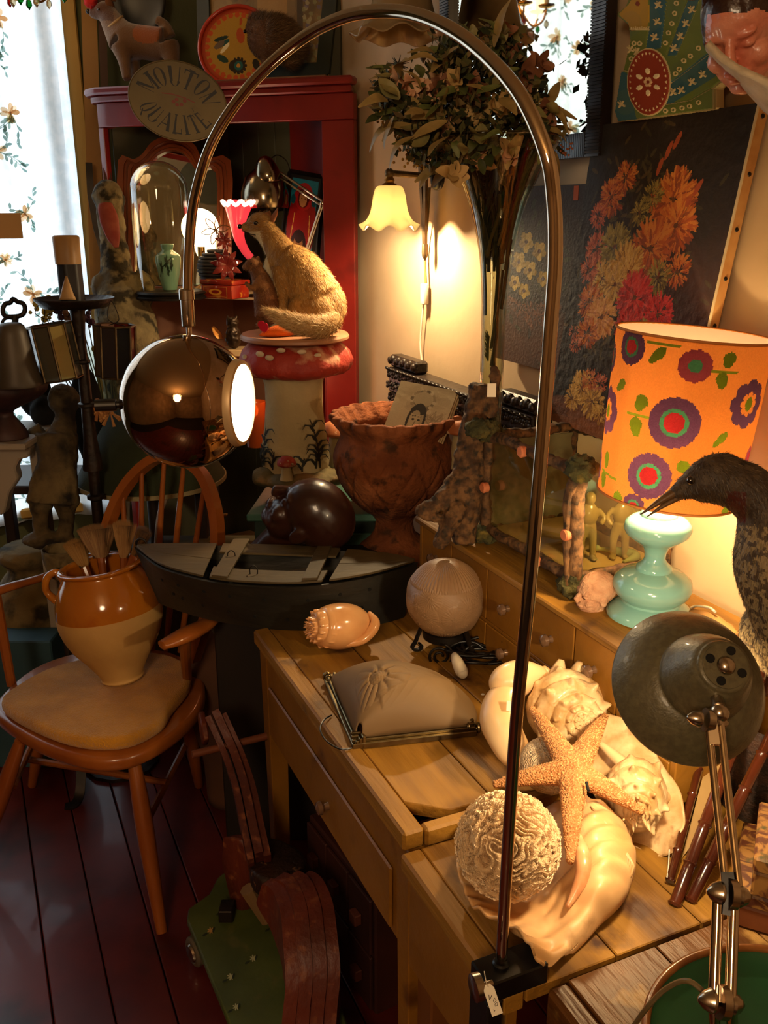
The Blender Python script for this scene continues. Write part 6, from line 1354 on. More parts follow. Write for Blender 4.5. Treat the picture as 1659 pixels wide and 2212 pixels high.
for a, b in (((u1 - .005, n0 - .018, 1.05), -ND), ((u1 - .10, n0 - .015, zb_), -ND), ((u0 + .02, n0 - .018, 1.06), -ND), ((u1 - .17, n0 - .012, zt_ - .008), -ND)): P('cut_twig', lathe([(.0105, -.006), (.0115, .004), (.009, .007), (0, .007)], D(*a), 14, b), m_cut, bc_)
pg_ = glass('case_glass', '#f2f0e2', gm=.3)
P('pane', dbox(u0, u1, n0, n0 + .002, zb_, zt_ - .01, 0), pg_, bc_); P('pane', dbox(u1 - .001, u1 + .001, n0 + .003, n1 - .003, zb_, zt_ - .01, 0), pg_, bc_); P('pane', dbox(u0, u0 + .002, n0 + .003, n1 - .003, zb_, zt_ - .01, 0), pg_, bc_)
P('backdrop', dbox(u0 + .004, u0 + .007, n0 + .004, n1 - .004, zb_, zt_ - .02, 0), M('case_backdrop', '#6e6648', '#3a351e', s=7, r=.9, c3='#8a8264', s3=5, t3=(.5, .6)), bc_); P('floor_board', dbox(u0 + .008, u1 - .004, n0 + .004, n1 - .002, zb_ - .008, zb_ + .002, 0), M('case_floor', '#8f7848', '#a88c58', s=9, r=.8), bc_)
P('back_board', dbox(u0 + .01, u1 - .01, n1 + .004, n1 + .01, zb_, zt_ - .01, 0), M('lit_wall_cream', '#c8b080', '#d2bc8c', s=4, r=.8), bc_)  # added board, brightness of the lit wall behind put into its pale colour
gm_ = M('cloudy_glass', '#8a7848', '#a08c58', s=20, r=.12, tr=.35)
for (uu, nn_, lab) in ((-1.35, 1.03, 'small cloudy glass figure standing inside the branch case near its front post'), (-1.33, 1.09, 'small cloudy glass figure further back inside the branch case')):
    c = D(uu, nn_, zb_ + .003); s = .13
    fg = blob([tube([c + V3(-.01, 0, .004), c + V3(-.012, 0, .04), c + V3(-.004, 0, .07)], [.006, .008, .011], 10, sm=3), tube([c + V3(.012, 0, .004), c + V3(.010, 0, .04), c + V3(.004, 0, .07)], [.006, .008, .011], 10, sm=3), ell(c + V3(0, 0, .09), (.018, .013, .024)), tube([c + V3(-.016, 0, .10), c + V3(-.028, -.004, .085), c + V3(-.02, -.012, .07)], .005, 8, sm=3), tube([c + V3(.016, 0, .10), c + V3(.028, -.004, .085), c + V3(.02, -.012, .075)], .005, 8, sm=3), ell(c + V3(0, 0, .122), (.011, .012, .013)), ell(c + V3(-.013, -.006, .004), (.007, .011, .004)), ell(c + V3(.013, -.006, .004), (.007, .011, .004))], .002, 3)
    a_ = fg.arr(); a_[:, 2] = np.maximum(a_[:, 2], zb_ + .003); S('glass_figure', fg.setv(a_), gm_, lab, 'figurine', smooth=180)
lz = D(-1.32, 1.10, zb_ + .012)
S('glass_lizard', blob([tube([lz - UD * .05 - ND * .03, lz - UD * .02, lz + UD * .015 + ND * .01, lz + UD * .03 - ND * .03], [.003, .009, .010, .003], 12, sm=5), ell(lz - UD * .055 - ND * .032, (.012, .01, .007))] + [tube([lz + UD * a, lz + UD * a + ND * b + ZZ * -.008], .003, 8) for a, b in ((-.02, .02), (-.02, -.02), (.015, .025), (.015, -.02))], .0018, 2), M('green_glass', '#6a7448', '#7c8458', s=20, r=.15), 'little greenish glass lizard lying inside the branch case', 'figurine', smooth=180, group='figures in the case')
# ================================================================ POT AND BRUSHES ON THE CHAIR
m_yg = M('honey_glaze', '#a05a12', '#b8701e', s=5, r=.12, coat=.7, c3='#8a3e0c', s3=10, t3=(.6, .75))
m_bis = M('cream_biscuit', '#b08548', '#c29858', s=5, r=.7, b=.1)
PB = WZ(266, 1466, .4695); pd = float(depth(PB)); k_ = pd / FPX
ptop = W(214, 1218, pd - .075); pax = nrm(ptop - PB + V3(.0, -.0, .02)); pL = float((ptop - PB) @ pax)
pot = T('glazed_pot', 'cream stoneware pot with orange glazed shoulder standing on the seat pad, full of brushes', 'pot', PB)
pp_ = cr([(.054, 0), (.062, .01), (.062, .025), (.085, .08), (.125, .16), (.146, .235), (.148, .29)], 5); pp2 = cr([(.148, .29), (.143, .34), (.128, .39), (.112, .43), (.108, .445), (.118, .452), (.119, .462), (.108, .466)], 5)
sc_ = pL / .466; hs_ = .128 / .148
P('lower_body', lathe([(0, .0)] + [(r * hs_, h * sc_) for r, h in pp_], PB, 72, pax, cap=False), m_bis, pot, smooth=60)
P('glazed_shoulder', lathe([(r * hs_, h * sc_) for r, h in pp2] + [(.096 * hs_, .455 * sc_), (.10 * hs_, .38 * sc_), (.12 * hs_, .30 * sc_), (0, .28 * sc_)], PB, 72, pax, cap=False), m_yg, pot, smooth=60)
hdl = [W(128, 1262, pd - .06), W(108, 1240, pd - .065), W(98, 1262, pd - .06), W(103, 1285, pd - .05), W(122, 1305, pd - .04)]
P('handle', tube([W(140, 1258, pd - .07), W(122, 1236, pd - .08), W(101, 1250, pd - .08), W(101, 1278, pd - .06), W(124, 1300, pd - .06)], [.010, .009, .009, .009, .010], 12, sm=5), m_yg, pot, smooth=180)
def brush(tx, ty, bx, by, w, n, c, lab, band=None):
    t_ = W(tx, ty, pd - .03); b_ = W(bx, by, pd - .03); d = nrm(t_ - b_); L0 = np.linalg.norm(t_ - b_); X, Y, Z_ = frame_of(d); rs = np.random.RandomState(int(tx)); g = G()
    tt = T('paint_brush', lab, 'brush', b_ - d * .08, 'brushes in the glazed pot'); P('handle', tube([b_ - d * .12, b_], [.006, .011], 10), m_elm, tt)
    rr_ = np.random.RandomState(int(tx) + 1)
    for k in range(n):
        a = rr_.rand() * 6.28; q = sqrt(rr_.rand()); p0 = b_ + (X * cos(a) * w * .42 + Y * sin(a) * w * .28) * q; e = d * L0 * (1 - .12 * q * q) * (.93 + .07 * rr_.rand()) + (X * cos(a) * w * 1.0 + Y * sin(a) * w * .4) * q * .95; p1 = p0 + e
        s = X * .0006; o = len(g.v); g.v += [tuple(p0 - s), tuple(p0 + s), tuple((p0 + p1) / 2 + s + (X * cos(a) * w * .06) * q), tuple(p1)]; g.f += [(o, o + 1, o + 2), (o, o + 2, o + 3)]; cc_ = mixc(c, '#c8a468', .3 * rr_.rand()); g.c += [cc_, cc_]
    g.hasc = True; P('bristles', g, hair_m, tt, kind='stuff', smooth=0, recalc=False)
    P('bristle_core', tube([b_, b_ + d * L0 * .8], [w * .5, w * .95], 14, flat=.5), M('bristle_dark', '#3a2410', r=.9), tt)
    if band: P('binding', tube([b_ + d * (.004 + .0045 * (k // 2)) for k in range(9)], [w * (.62 + .02 * (k % 2)) for k in range(9)], 20, flat=.7), m_black, tt)
brush(158, 1160, 183, 1225, .026, 1500, '#8a5f2c', 'leftmost straw-coloured paint brush in the glazed pot')
brush(208, 1128, 218, 1205, .037, 2600, '#6a4422', 'big dark-bristled brush with bound wire ferrule in the glazed pot', 1)
brush(270, 1118, 268, 1205, .024, 1500, '#8a5f30', 'upright straight tan brush between the dark brush and the boat ring')
brush(318, 1135, 290, 1200, .026, 1600, '#7a4f28', 'rightmost fan-shaped tan brush in the pot, beside the boat ring')
# ================================================================ BACKGROUND LEFT
m_dk = M('dark_console_wood', '#20140c', '#2c1c12', s=6, r=.5)
CZ = .78
ct_ = T('console_table', 'dark console table behind the chair carrying the goose statue and stone lady', 'table', (-1.0, 2.75, 0))
P('top', boxf((-1.32, 2.79, CZ - .03), (.76, 0, 0), (0, .26, 0), (0, 0, .029), .004), m_dk, ct_)
for x, y in ((-1.30, 2.80), (-.60, 2.80), (-1.30, 3.0), (-.60, 3.0)): P('leg', boxf((x, y, 0), (.035, 0, 0), (0, .035, 0), (0, 0, CZ - .031), .003), m_dk, ct_)
m_conc = M('lichen_concrete', '#5c4e34', '#85744e', s=12, r=.95, b=.8, bs=50, c3='#2a220f', s3=20, t3=(.48, .58), det=8)
# goose statue
gd = 2.92; gk_ = gd / FPX
def Gp(x, y, dd=0): return W(x, y, gd + dd)
gz = CZ + .001
bz_g = WY(268, 1150, 2.83); 
gg = [ell(Gp(234, 425), (36 * gk_, 34 * gk_, 34 * gk_)), tube([Gp(236, 430), Gp(243, 500), Gp(252, 580), Gp(262, 640)], [31 * gk_, 28 * gk_, 33 * gk_, 52 * gk_], 20, sm=6), tube([Gp(262, 640), Gp(275, 720), Gp(285, 800), V3(Gp(285, 800)[0] + .02, 2.85, gz + .03)], [55 * gk_, 66 * gk_, 62 * gk_, 70 * gk_], 22, sm=5), ell(Gp(225, 620), (26 * gk_, 30 * gk_, 34 * gk_)), ell(Gp(305, 625), (30 * gk_, 30 * gk_, 40 * gk_))]
gb_ = rough(blob(gg, .007, 3), .006, 22, 3); a_ = gb_.arr(); a_[:, 2] = np.maximum(a_[:, 2], gz); gb_.setv(a_)
go_ = T('goose_statue', 'tall lichen-covered concrete goose statue with a red beak tucked to its neck', 'statue', (a_[:, 0].mean(), 2.85, gz)); P('body', gb_, m_conc, go_, smooth=180)
P('beak', rough(tube([Gp(228, 440, -.095), Gp(234, 470, -.095), Gp(244, 510, -.09), Gp(252, 535, -.085)], [15 * gk_, 20 * gk_, 15 * gk_, 5 * gk_], 16, sm=5, flat=.5), .002, 40), M('faded_red_beak', '#7a241a', '#8f4634', s=18, r=.7), go_, smooth=180)
# stone lady
sd = 2.62; sk_ = sd / FPX
def Lp(x, y, dd=0): return W(x, y, sd + dd)
zs = float(Lp(118, 1172)[2]); ls = [tube([Lp(140, 872), Lp(140, 905), Lp(132, 945)], [26 * sk_, 22 * sk_, 34 * sk_], 18, sm=5), ell(Lp(138, 865), (34 * sk_, 30 * sk_, 34 * sk_)), tube([Lp(122, 940), Lp(122, 1000), Lp(118, 1050), Lp(115, 1088)], [46 * sk_, 42 * sk_, 50 * sk_, 56 * sk_], 22, sm=5), tube([Lp(92, 925), Lp(68, 940), Lp(52, 952)], [15 * sk_, 13 * sk_, 10 * sk_], 12, sm=4), tube([Lp(90, 1085), Lp(88, 1120), Lp(92, 1160)], [26 * sk_, 17 * sk_, 17 * sk_], 14, sm=4), tube([Lp(142, 1085), Lp(144, 1120), Lp(140, 1155)], [26 * sk_, 17 * sk_, 17 * sk_], 14, sm=4), ell(Lp(105, 1165), (58 * sk_, 40 * sk_, 16 * sk_))]
lg = rough(blob(ls, .0055, 3), .005, 26, 3, 4); sl = T('stone_lady', 'weathered stone statuette of a woman in a long dress, behind the brushes', 'statue', Lp(108, 1178)); P('figure', lg, M('dark_weathered_stone', '#4a3c26', '#75623e', s=6, r=.95, b=.8, bs=60, c3='#1c150c', s3=9, t3=(.45, .6), det=8), sl, smooth=180)
# amphora below it
jy = 2.64; aj = T('amphora', 'large weathered clay jar on the floor, under the stone lady and behind the chair', 'jar', (float(WY(85, 1400, jy)[0]), jy, 0))
jf = [(float(r * depth(WY(85, y, jy)) / FPX), float(WY(85, y, jy)[2])) for y, r in ((1180, 52), (1192, 62), (1206, 58), (1225, 44), (1250, 60), (1290, 84), (1340, 92), (1400, 84), (1460, 66), (1520, 50))] + [(.055, .02), (.06, .001)]
P('jar_body', rough(lathe(cr(jf, 4) , V3(aj.location[0], jy, 0), 60, cap=True), .004, 30, 3), M('mossy_clay', '#5a4a2c', '#7a643c', s=7, r=.9, b=.6, bs=60, c3='#2a2412', s3=12, t3=(.5, .64)), aj, smooth=180)
S('broken_pot', rough(lathe(cr([(.03, -.075), (.045, -.04), (.05, 0), (.044, .004), (.03, -.05)], 4), W(132, 1190, 2.50), 40), .002, 50), m_conc, 'broken earthenware pot behind the brushes beside the jar mouth', 'pot', smooth=180)
# tall iron candlestick
cyk = 2.45; cx_k = float(WY(190, 900, cyk)[0])
m_iron = M('rusty_iron', '#1c130e', '#2b1d14', s=20, r=.45, m=.5, b=.3, bs=60)
ck = T('candlestick', 'tall black iron floor candlestick with drip tray, two glass lanterns hanging from it', 'candlestick', (cx_k, cyk, 0))
kp_ = [(660, 17), (668, 17), (690, 15), (720, 12), (760, 12), (775, 12), (778, 17), (782, 17), (786, 13), (868, 13), (871, 19), (876, 19), (880, 13), (950, 15), (1000, 21), (1014, 22), (1016, 12), (1066, 12), (1069, 19), (1076, 19), (1080, 12), (1300, 12), (1500, 14)]
P('stem', lathe([(r * depth(WY(190, y, cyk)) / FPX, float(WY(190, y, cyk)[2])) for y, r in kp_] + [(.018, .02), (.11, .012), (.11, .001)], V3(cx_k, cyk, 0), 12), m_iron, ck, smooth=30)
tzc = float(WY(157, 655, cyk)[2]); trx = float(WY(157, 655, cyk)[0]); tR = 84 * depth(WY(157, 655, cyk)) / FPX
P('drip_tray', lathe([(0, -.012), (tR * .8, -.010), (tR, .010), (tR * 1.0, .014), (tR * .8, -.004), (0, -.004)], V3(trx + .005, cyk, tzc), 60), m_iron, ck, smooth=60)
cd_ = T('candle', 'thick hollow candle stub with pale rim and dark lower half on the iron tray', 'candle', (trx, cyk, tzc))
ckk = depth(WY(157, 600, cyk)) / FPX; zc0 = tzc - .003; zc1 = float(WY(157, 570, cyk)[2]); zc2 = float(WY(155, 512, cyk)[2]); 
P('dark_wax', lathe([(26 * ckk, zc0), (25 * ckk, zc1)], V3(trx, cyk, 0), 28, fn=lambda r, h, a: r * (1 + .05 * sin(7 * a))), M('dark_wax', '#120c0a', r=.5), cd_, smooth=60)
P('pale_wax', lathe([(27 * ckk, zc1), (28 * ckk, zc2), (24 * ckk, zc2 + .004), (22 * ckk, zc2 - .04), (0, zc2 - .045)], V3(trx - .002, cyk, 0), 40, fn=lambda r, h, a: r * (1 + .04 * sin(5 * a))), M('pale_wax', '#8f6a3c', '#a88250', s=10, r=.5), cd_, smooth=60)
P('wax_drip', rough(tube([W(146, 648, depth(WY(157, 640, cyk)) - .035), W(144, 620, depth(WY(157, 620, cyk)) - .034), W(143, 596, depth(WY(157, 600, cyk)) - .032)], [.022, .011, .002], 14, sm=4, flat=.6), .001, 50), M('pale_wax', '#8f6a3c'), cd_, smooth=180)
# coloured glass lanterns
def lantern(cx0, cyt, cyb, rpx, Yd, tilt, cols, lab, wire):
    c0 = WY(cx0[1], cyb, Yd); c1 = WY(cx0[0], cyt, Yd); ax = nrm(c1 - c0); L0 = float(np.linalg.norm(c1 - c0)); k = depth(c0) / FPX; R_ = rpx * k; X, Y, Z_ = frame_of(ax, V3(0, 1, 0)); t = T('glass_lantern', lab, 'lantern', c0, 'coloured glass lanterns'); n = 8
    pts = [(X * cos(2 * pi * i / n + .3) + Y * sin(2 * pi * i / n + .3)) * R_ for i in range(n)]
    for i in range(n):
        a, b = pts[i], pts[(i + 1) % n]; g = G(); d = nrm(a + b) * .0016; g.add([c0 + a * .98, c0 + b * .98, c1 + b * .98, c1 + a * .98, c0 + a * .98 - d, c0 + b * .98 - d, c1 + b * .98 - d, c1 + a * .98 - d], [(0, 1, 2, 3), (7, 6, 5, 4), (0, 4, 5, 1), (1, 5, 6, 2), (2, 6, 7, 3), (3, 7, 4, 0)])
        cc_ = cols[i % len(cols)]; P('glass_panel', g, M('lantern_glass_' + cc_[1:], cc_, r=.15, tr=.35, coat=.3), t, label=None); P('corner_strip', tube([c0 + a, c1 + a], .0032, 6), m_pewter, t)
    for c in (c0, c1): P('ring', tube([c + p for p in pts], .003, 6, closed=True), m_pewter, t)
    P('wire_handle', tube([c1 + X * R_ * .5, W(*wire[0]), W(*wire[1]), W(*wire[2]), c1 - X * R_ * .3], .0012, 6, sm=5), m_black, t)
dl = float(depth(WY(100, 700, 2.42)))
lantern((105, 133), 702, 818, 46, 2.42, 0, ['#8a7a4a', '#3c4444', '#6a3a2c', '#8a7a4a', '#5a2a18', '#4a4638', '#9a8a50', '#5a5a50'], 'tilted octagonal glass lantern with amber and grey panes, hanging left of the iron stem', ((78, 680, dl), (85, 658, dl), (97, 672, dl)))
lantern((248, 252), 703, 812, 42, 2.42, 0, ['#1c1a24', '#7a2418', '#c89a80', '#14141c', '#5a4a3a', '#1c1a24', '#14141c', '#7a2418'], 'upright glass lantern with dark blue and red panes, hanging right of the iron stem', ((234, 690, dl), (240, 650, dl), (257, 690, dl)))
# bronze bell
by = 2.35; bl = T('bronze_bell', 'grey-brown bronze bell with clover-shaped iron handle at the left edge', 'bell', WY(28, 830, by))
bxx = float(WY(28, 740, by)[0])
P('bell_body', lathe([(r * depth(WY(28, y, by)) / FPX, float(WY(28, y, by)[2])) for y, r in ((832, 52), (826, 53), (810, 47), (760, 38), (720, 32), (704, 27), (698, 20), (696, 0))], V3(bxx, by, 0), 48), M('dull_bronze', '#4f4436', '#3c3226', s=5, r=.5, m=.3), bl, smooth=50)
P('clover_handle', tube([W(x, y, 2.36) for x, y in ((10, 682), (6, 668), (12, 656), (22, 654), (28, 646), (38, 652), (50, 656), (54, 668), (48, 680), (30, 684))], .006, 10, closed=True, sm=4), m_black, bl, smooth=180)
P('side_ring', tube([W(x, y, 2.36) for x, y in ((12, 688), (4, 700), (8, 715), (20, 722), (32, 712), (30, 690))], .004, 8, closed=True, sm=4), m_black, bl, smooth=180)
P('handle_stem', tube([W(32, 700, 2.36), W(34, 682, 2.36)], .008, 8), m_black, bl)
# white side table with scroll bracket and dark compote
wt = T('white_console', 'white painted shelf table at the left edge with scrolled bracket', 'table', WY(20, 960, 2.5))
wz_ = float(WY(20, 960, 2.42)[2])
P('top', boxf((-1.35, 2.42, wz_ - .018), (.385, 0, 0), (0, .30, 0), (0, 0, .018), .004), M('white_paint', '#8f8272', r=.5), wt)
P('bracket', prism([(0, 0), (.11, 0), (.10, -.03), (.075, -.035), (.06, -.06), (.065, -.09), (.035, -.13), (.015, -.19), (0, -.2)], V3(-1.08, 2.47, wz_ - .02), V3(1, 0, 0), ZZ, V3(0, 1, 0), .04, .004), M('white_paint', '#b8a892'), wt)
for x in (-1.34, -1.0): P('leg', boxf((x, 2.53, 0), (.035, 0, 0), (0, .035, 0), (0, 0, wz_ - .019), .003), M('white_paint', '#b8a892'), wt)
cpz = wz_ + .001; S('dark_compote', lathe(cr([(.055, 0), (.05, .02), (.03, .05), (.022, .065), (.03, .078), (.075, .10), (.11, .125), (.115, .15), (.10, .152)], 4), V3(float(WY(12, 900, 2.5)[0]), 2.5, cpz), 36, fn=lambda r, h, a: r * (1 + (.05 * sin(12 * a) if h > .1 else 0))), M('dark_maroon', '#2a1414', '#3a1e1a', s=12, r=.6), 'dark footed compote with lobed rim standing on the white table', 'compote', smooth=180)
S('black_felt_hat', rough(blob([ell(W(75, 850, 2.75), (.05, .05, .075)), ell(W(95, 890, 2.72), (.04, .04, .05)), ell(W(190, 900, 2.78), (.05, .03, .16))], .006, 5), .004, 20), M('black_felt', '#0c0a0a', r=.95), 'shapeless black felt draped behind the stone lady', 'cloth', smooth=180)
# big green lampshade and things around it
gy = 2.68; gx = float(WY(322, 960, gy)[0])
gs_ = T('green_lampshade', 'large dark green cone lampshade with cream trim standing behind the hoop-back chair', 'lampshade', (gx, gy, float(WY(322, 1035, gy)[2])))
gpf = [(float(r * depth(WY(322, y, gy)) / FPX), float(WY(322, y, gy)[2])) for y, r in ((868, 62), (920, 96), (980, 132), (1030, 158))]
P('shade_cloth', lathe(gpf + [(r - .004, z) for r, z in gpf[::-1]], V3(gx, gy, 0), 64, cap=False), M('green_cloth', '#1e2410', '#283018', s=4, r=.9, b=.2, bs=150), gs_, smooth=60)
P('cream_trim', lathe([(gpf[-1][0] + .002, gpf[-1][1] - .008), (gpf[-1][0] + .002, gpf[-1][1] + .004), (gpf[-1][0] - .003, gpf[-1][1] + .004), (gpf[-1][0] - .003, gpf[-1][1] - .008)], V3(gx, gy, 0), 64, cap=False, closed=True), M('cream_trim', '#8a7c58', r=.8), gs_)
S('shade_stand', lathe([(.07, .602), (.07, .615), (.02, .625), (.02, float(gpf[-1][1]) - .02), (.06, float(gpf[-1][1]) - .012)], V3(gx, gy, 0), 24), m_dk, 'dark turned stand under the green lampshade, on the olive suitcase', 'stand')
g = G(); rs = random.Random(4)
for k in range(26): a = rs.uniform(0, 6.28); p = W(212, 885, 2.5); g.join(tube([p, p + V3(cos(a) * .03, -.01, sin(a) * .03)], [.002, .005], 5), rs.choice(['#a8703c', '#8a5428', '#b8844c']))
for k in range(14): a = rs.uniform(0, 6.28); p = W(238, 890, 2.5); g.join(tube([p, p + V3(cos(a) * .028, -.01, -.02 + sin(a) * .02)], [.001, .005], 5), '#9a6a38')
P('petals', g, M('dried_stem', '#ffffff', attr=True), T('dried_star_flowers', 'two pale orange dried star flowers beside the black handle of the ball lamp', 'flowers', W(220, 900, 2.5)), smooth=0)
vx0 = WY(235, 860, 2.86); fv = T('flower_glass', 'thin glass vase with purple and yellow dried flowers behind the iron candlestick', 'vase', V3(vx0[0], vx0[1], CZ))
P('glass_wall', lathe([(.035, 0), (.045, .05), (.035, .2), (.03, .3), (.045, .42)], V3(vx0[0] - .03, vx0[1], CZ + .001), 32, cap=False), m_gl, fv, smooth=180)
g = G()
for k in range(150):
    px, py, c = rs.choice([(112, 655, '#8a7a30'), (95, 672, '#a08a38'), (138, 665, '#2c1424'), (175, 690, '#3a1a30'), (186, 668, '#2a1222'), (235, 765, '#8a7a38'), (240, 790, '#6a5c2c'), (160, 700, '#5a3a20')])
    g.join(ell(W(px + rs.gauss(0, 11), py + rs.gauss(0, 9), 2.72 + rs.uniform(-.03, .03)), rs.uniform(.005, .011), seg=6, rings=4), c)
for k in range(26): p = V3(vx0[0] - .03 + rs.gauss(0, .012), vx0[1], CZ + .02); q = W(rs.uniform(100, 250), rs.uniform(660, 780), 2.72); g.join(tube([p, (p + q) / 2 + V3(.02, 0, 0), q], .0018, 5, sm=3), '#3a3c1e')
P('flower_heads', g, M('dried_stem', '#ffffff', attr=True), fv, kind='stuff', smooth=0, recalc=False)
# things glimpsed behind the chair
m_ol = M('olive_case', '#39321a', '#4a4024', s=6, r=.7)
sc1 = T('olive_case', 'olive suitcase on the floor behind the chair spindles', 'suitcase', (-.62, 2.75, 0)); P('body', boxf((-.82, 2.60, .001), (.44, 0, 0), (0, .24, 0), (0, 0, .60), .01, 2), m_ol, sc1); P('lid_rim', boxf((-.822, 2.592, .52), (.444, 0, 0), (0, .256, 0), (0, 0, .02), .003), M('case_rim', '#5a4c2c', r=.5), sc1); P('clasp', boxf((-.62, 2.584, .48), (.04, 0, 0), (0, .01, 0), (0, 0, .05), .002), m_brass, sc1)
S('white_hoop', tube([WZ(300, 1330, .5), W(278, 1180, 2.60), W(276, 1080, 2.64), W(290, 1040, 2.66), W(330, 1030, 2.64), W(362, 1060, 2.62), W(345, 1110, 2.60), W(338, 1180, 2.58)], .0075, 10, sm=6), M('white_paint', '#b8a892'), 'white bent metal hoop seen between the chair spindles', 'chair back', smooth=180)
jx = WY(487, 1450, 2.28)[0]; jr = [(float(r * depth(WY(487, y, 2.28)) / FPX), float(WY(487, y, 2.28)[2])) for y, r in ((1352, 30), (1368, 52), (1395, 74), (1440, 92), (1500, 96), (1560, 78), (1620, 60))] + [(.07, .001)]
S('brown_jar', rough(lathe(cr(jr, 4), V3(jx, 2.28, 0), 48), .002, 12), M('matte_brown_clay', '#4a2c1a', '#5c3822', s=4, r=.85), 'big matte brown clay jar in the shadow between the chair and the desk', 'jar', smooth=180)
S('crumpled_foil', rough(ell(WY(500, 1362, 2.12), (.05, .03, .012), seg=24, rings=14), .006, 60), M('silver_paper', '#7a7468', r=.3, m=.6, b=.8, bs=80), 'crumpled silvery paper under the boat, left of the desk corner', 'paper', smooth=30)
S('blue_box', boxf((-1.38, 2.42, .001), (.42, 0, 0), (0, .1, 0), (0, 0, .42), .004), M('dusty_blue', '#24404a', '#2c4a54', s=5, r=.7), 'dusty blue wooden box on the floor at the left edge under the chair arm', 'box')
ig = T('iron_strap_foot', 'bent dark iron strap foot standing on the red floor under the chair', 'iron foot', WZ(165, 1742, .001)); P('strap', sweep_rect(cr([WZ(178, 1590, .16), WZ(176, 1660, .08), WZ(172, 1715, .02), WZ(160, 1738, .006), WZ(140, 1742, .006)], 5), .026, .006, lambda t: V3(.2, -1, .2) * (1 - t) + ZZ * t), m_black, ig, smooth=50)
S('brass_hook_rod', tube([W(492, 1112, 2.45), W(470, 1116, 2.45), W(464, 1130, 2.45), W(466, 1165, 2.45), W(452, 1172, 2.45)], .0045, 8, sm=4), m_brass, 'bent brass rod behind the right side of the chair hoop', 'rod', smooth=180)
# ================================================================ RIDE-ON TOY
m_toy = M('red_flaking_paint', '#481a0e', '#622614', s=8, r=.5, b=.4, bs=60, c3='#7c4426', s3=40, t3=(.57, .72), st=(1, 1, .4)); m_gr = M('green_toy_paint', '#3c4418', '#4a5220', s=8, r=.5, b=.1, c3='#5c5428', s3=14, t3=(.6, .75))
ty = T('ride_on_toy', 'flaking red wooden ride-on toy horse on a green wheeled platform', 'toy', WZ(560, 2080, 0))
zp = .13
ppl = [WZ(x, y, zp) for x, y in ((498, 1872), (470, 1895), (452, 1930), (407, 1962), (404, 1985), (455, 2110), (508, 2240), (760, 2240), (705, 2080), (655, 1950), (620, 1880), (560, 1862))]
P('platform', prism([(p[0], p[1]) for p in ppl], V3(0, 0, zp - .02), V3(1, 0, 0), V3(0, 1, 0), ZZ, .02, .003), m_gr, ty)
pf2 = Paint(lambda x, y, h: WZ(x, y, zp + h), h0=.0008, dh=.00004); rs = random.Random(2)
for x, y in ((455, 2010), (547, 2070), (498, 2110), (510, 2175), (485, 1965), (590, 2000)):
    for j in range(7): pf2.petal(x, y, j * .9, 8, 3, '#a8a478' if y > 2020 else '#b08040')
    for j in (0, 2.4): pf2.petal(x - 6 * cos(j), y + 5, j + 2.6, 14, 5, '#1c2410')
P('painted_flowers', pf2.g, M('toy_print', '#ffffff', attr=True, r=.6), ty, smooth=0, kind='stuff')
def wheel(c, ax):
    w = P('wheel', lathe([(.006, -.012), (.030, -.012), (.034, -.008), (.034, .008), (.030, .012), (.024, .013), (.022, .010), (.008, .014), (0, .015)], c, 28, ax), M('wheel_grey', '#5a5040', r=.4), ty); P('hub_cap', lathe([(.021, .0125), (.018, .017), (0, .019)], c, 20, ax), m_steel, w)
wd_ = nrm(ppl[4] - ppl[10]); wd_[2] = 0; wd_ = nrm(wd_)
wc0 = WZ(424, 2050, .04); wheel(V3(wc0[0], wc0[1], .036), wd_); wheel(V3(*(WZ(655, 1985, .04)[:2]), .036), -wd_); wheel(V3(*(WZ(520, 2330, .04)[:2]), .036), wd_); wheel(V3(*(WZ(790, 2270, .04)[:2]), .036), -wd_)
P('axle', tube([V3(wc0[0], wc0[1], .036), V3(*(WZ(655, 1985, .04)[:2]), .036)], .006, 8), m_steel, ty)
nk = cr([WZ(570, 1862, .33), WZ(552, 1780, .37), WZ(535, 1700, .41), WZ(512, 1630, .45), WZ(490, 1580, .49), WZ(474, 1545, .52)], 5)
sd_ = nrm(V3(1, .35, 0)); 
for k, (o, w) in enumerate(((-.026, .013), (-.009, .017), (.008, .015))):
    path = [p + sd_ * o + (ZZ * .012 if k == 1 else ZZ * 0) for p in nk[(0 if k == 1 else 0):]]
    P('neck_board', sweep_rect(path, w, lambda t: .055 - .012 * t, nrm(V3(.25, -1, .6))), m_toy, ty, smooth=40)
hd_ = WZ(462, 1572, .49); P('head_board', prism([(-.028, -.03), (.02, -.035), (.035, 0), (.02, .04), (-.012, .045), (-.035, .015)], hd_ - sd_ * .03, nrm(V3(.2, -.6, .8)), nrm(V3(-.3, .9, .5)), sd_, .014, .003), m_toy, ty)
P('handle_bar', tube([WZ(415, 1630, .47), WZ(576, 1590, .47)], .0085, 12), M('handle_wood', '#6b3820', r=.5), ty)
P('chest_piece', prism([(-.055, 0), (-.03, -.13), (-.012, -.14), (.0, -.09), (.035, -.05), (.035, .04), (.0, .08), (-.045, .07)], WZ(520, 1880, .24), nrm(V3(1, -.55, 0)), ZZ, sd_, .035, .005, 2), m_toy, ty)
P('hoof', cbox(WZ(490, 1968, zp + .018), .03, .04, .03), m_black, ty)
P('front_leg', tube([WZ(535, 1920, .22), WZ(575, 1990, zp + .002)], [.018, .012], 8), M('bare_wood', '#7a5c38', r=.7), ty)
so_ = [WZ(x, y, .30) for x, y in ((556, 1832), (600, 1830), (652, 1858), (660, 1885), (640, 1915), (580, 1925), (545, 1905), (540, 1870))]
P('seat_pad', slab(so_, .275, .325, .014, 3), M('worn_brown_leather', '#1c0f0a', '#2e1a10', s=14, r=.45, b=.5, bs=80, c3='#6b4a30', s3=60, t3=(.64, .7)), ty, smooth=60)
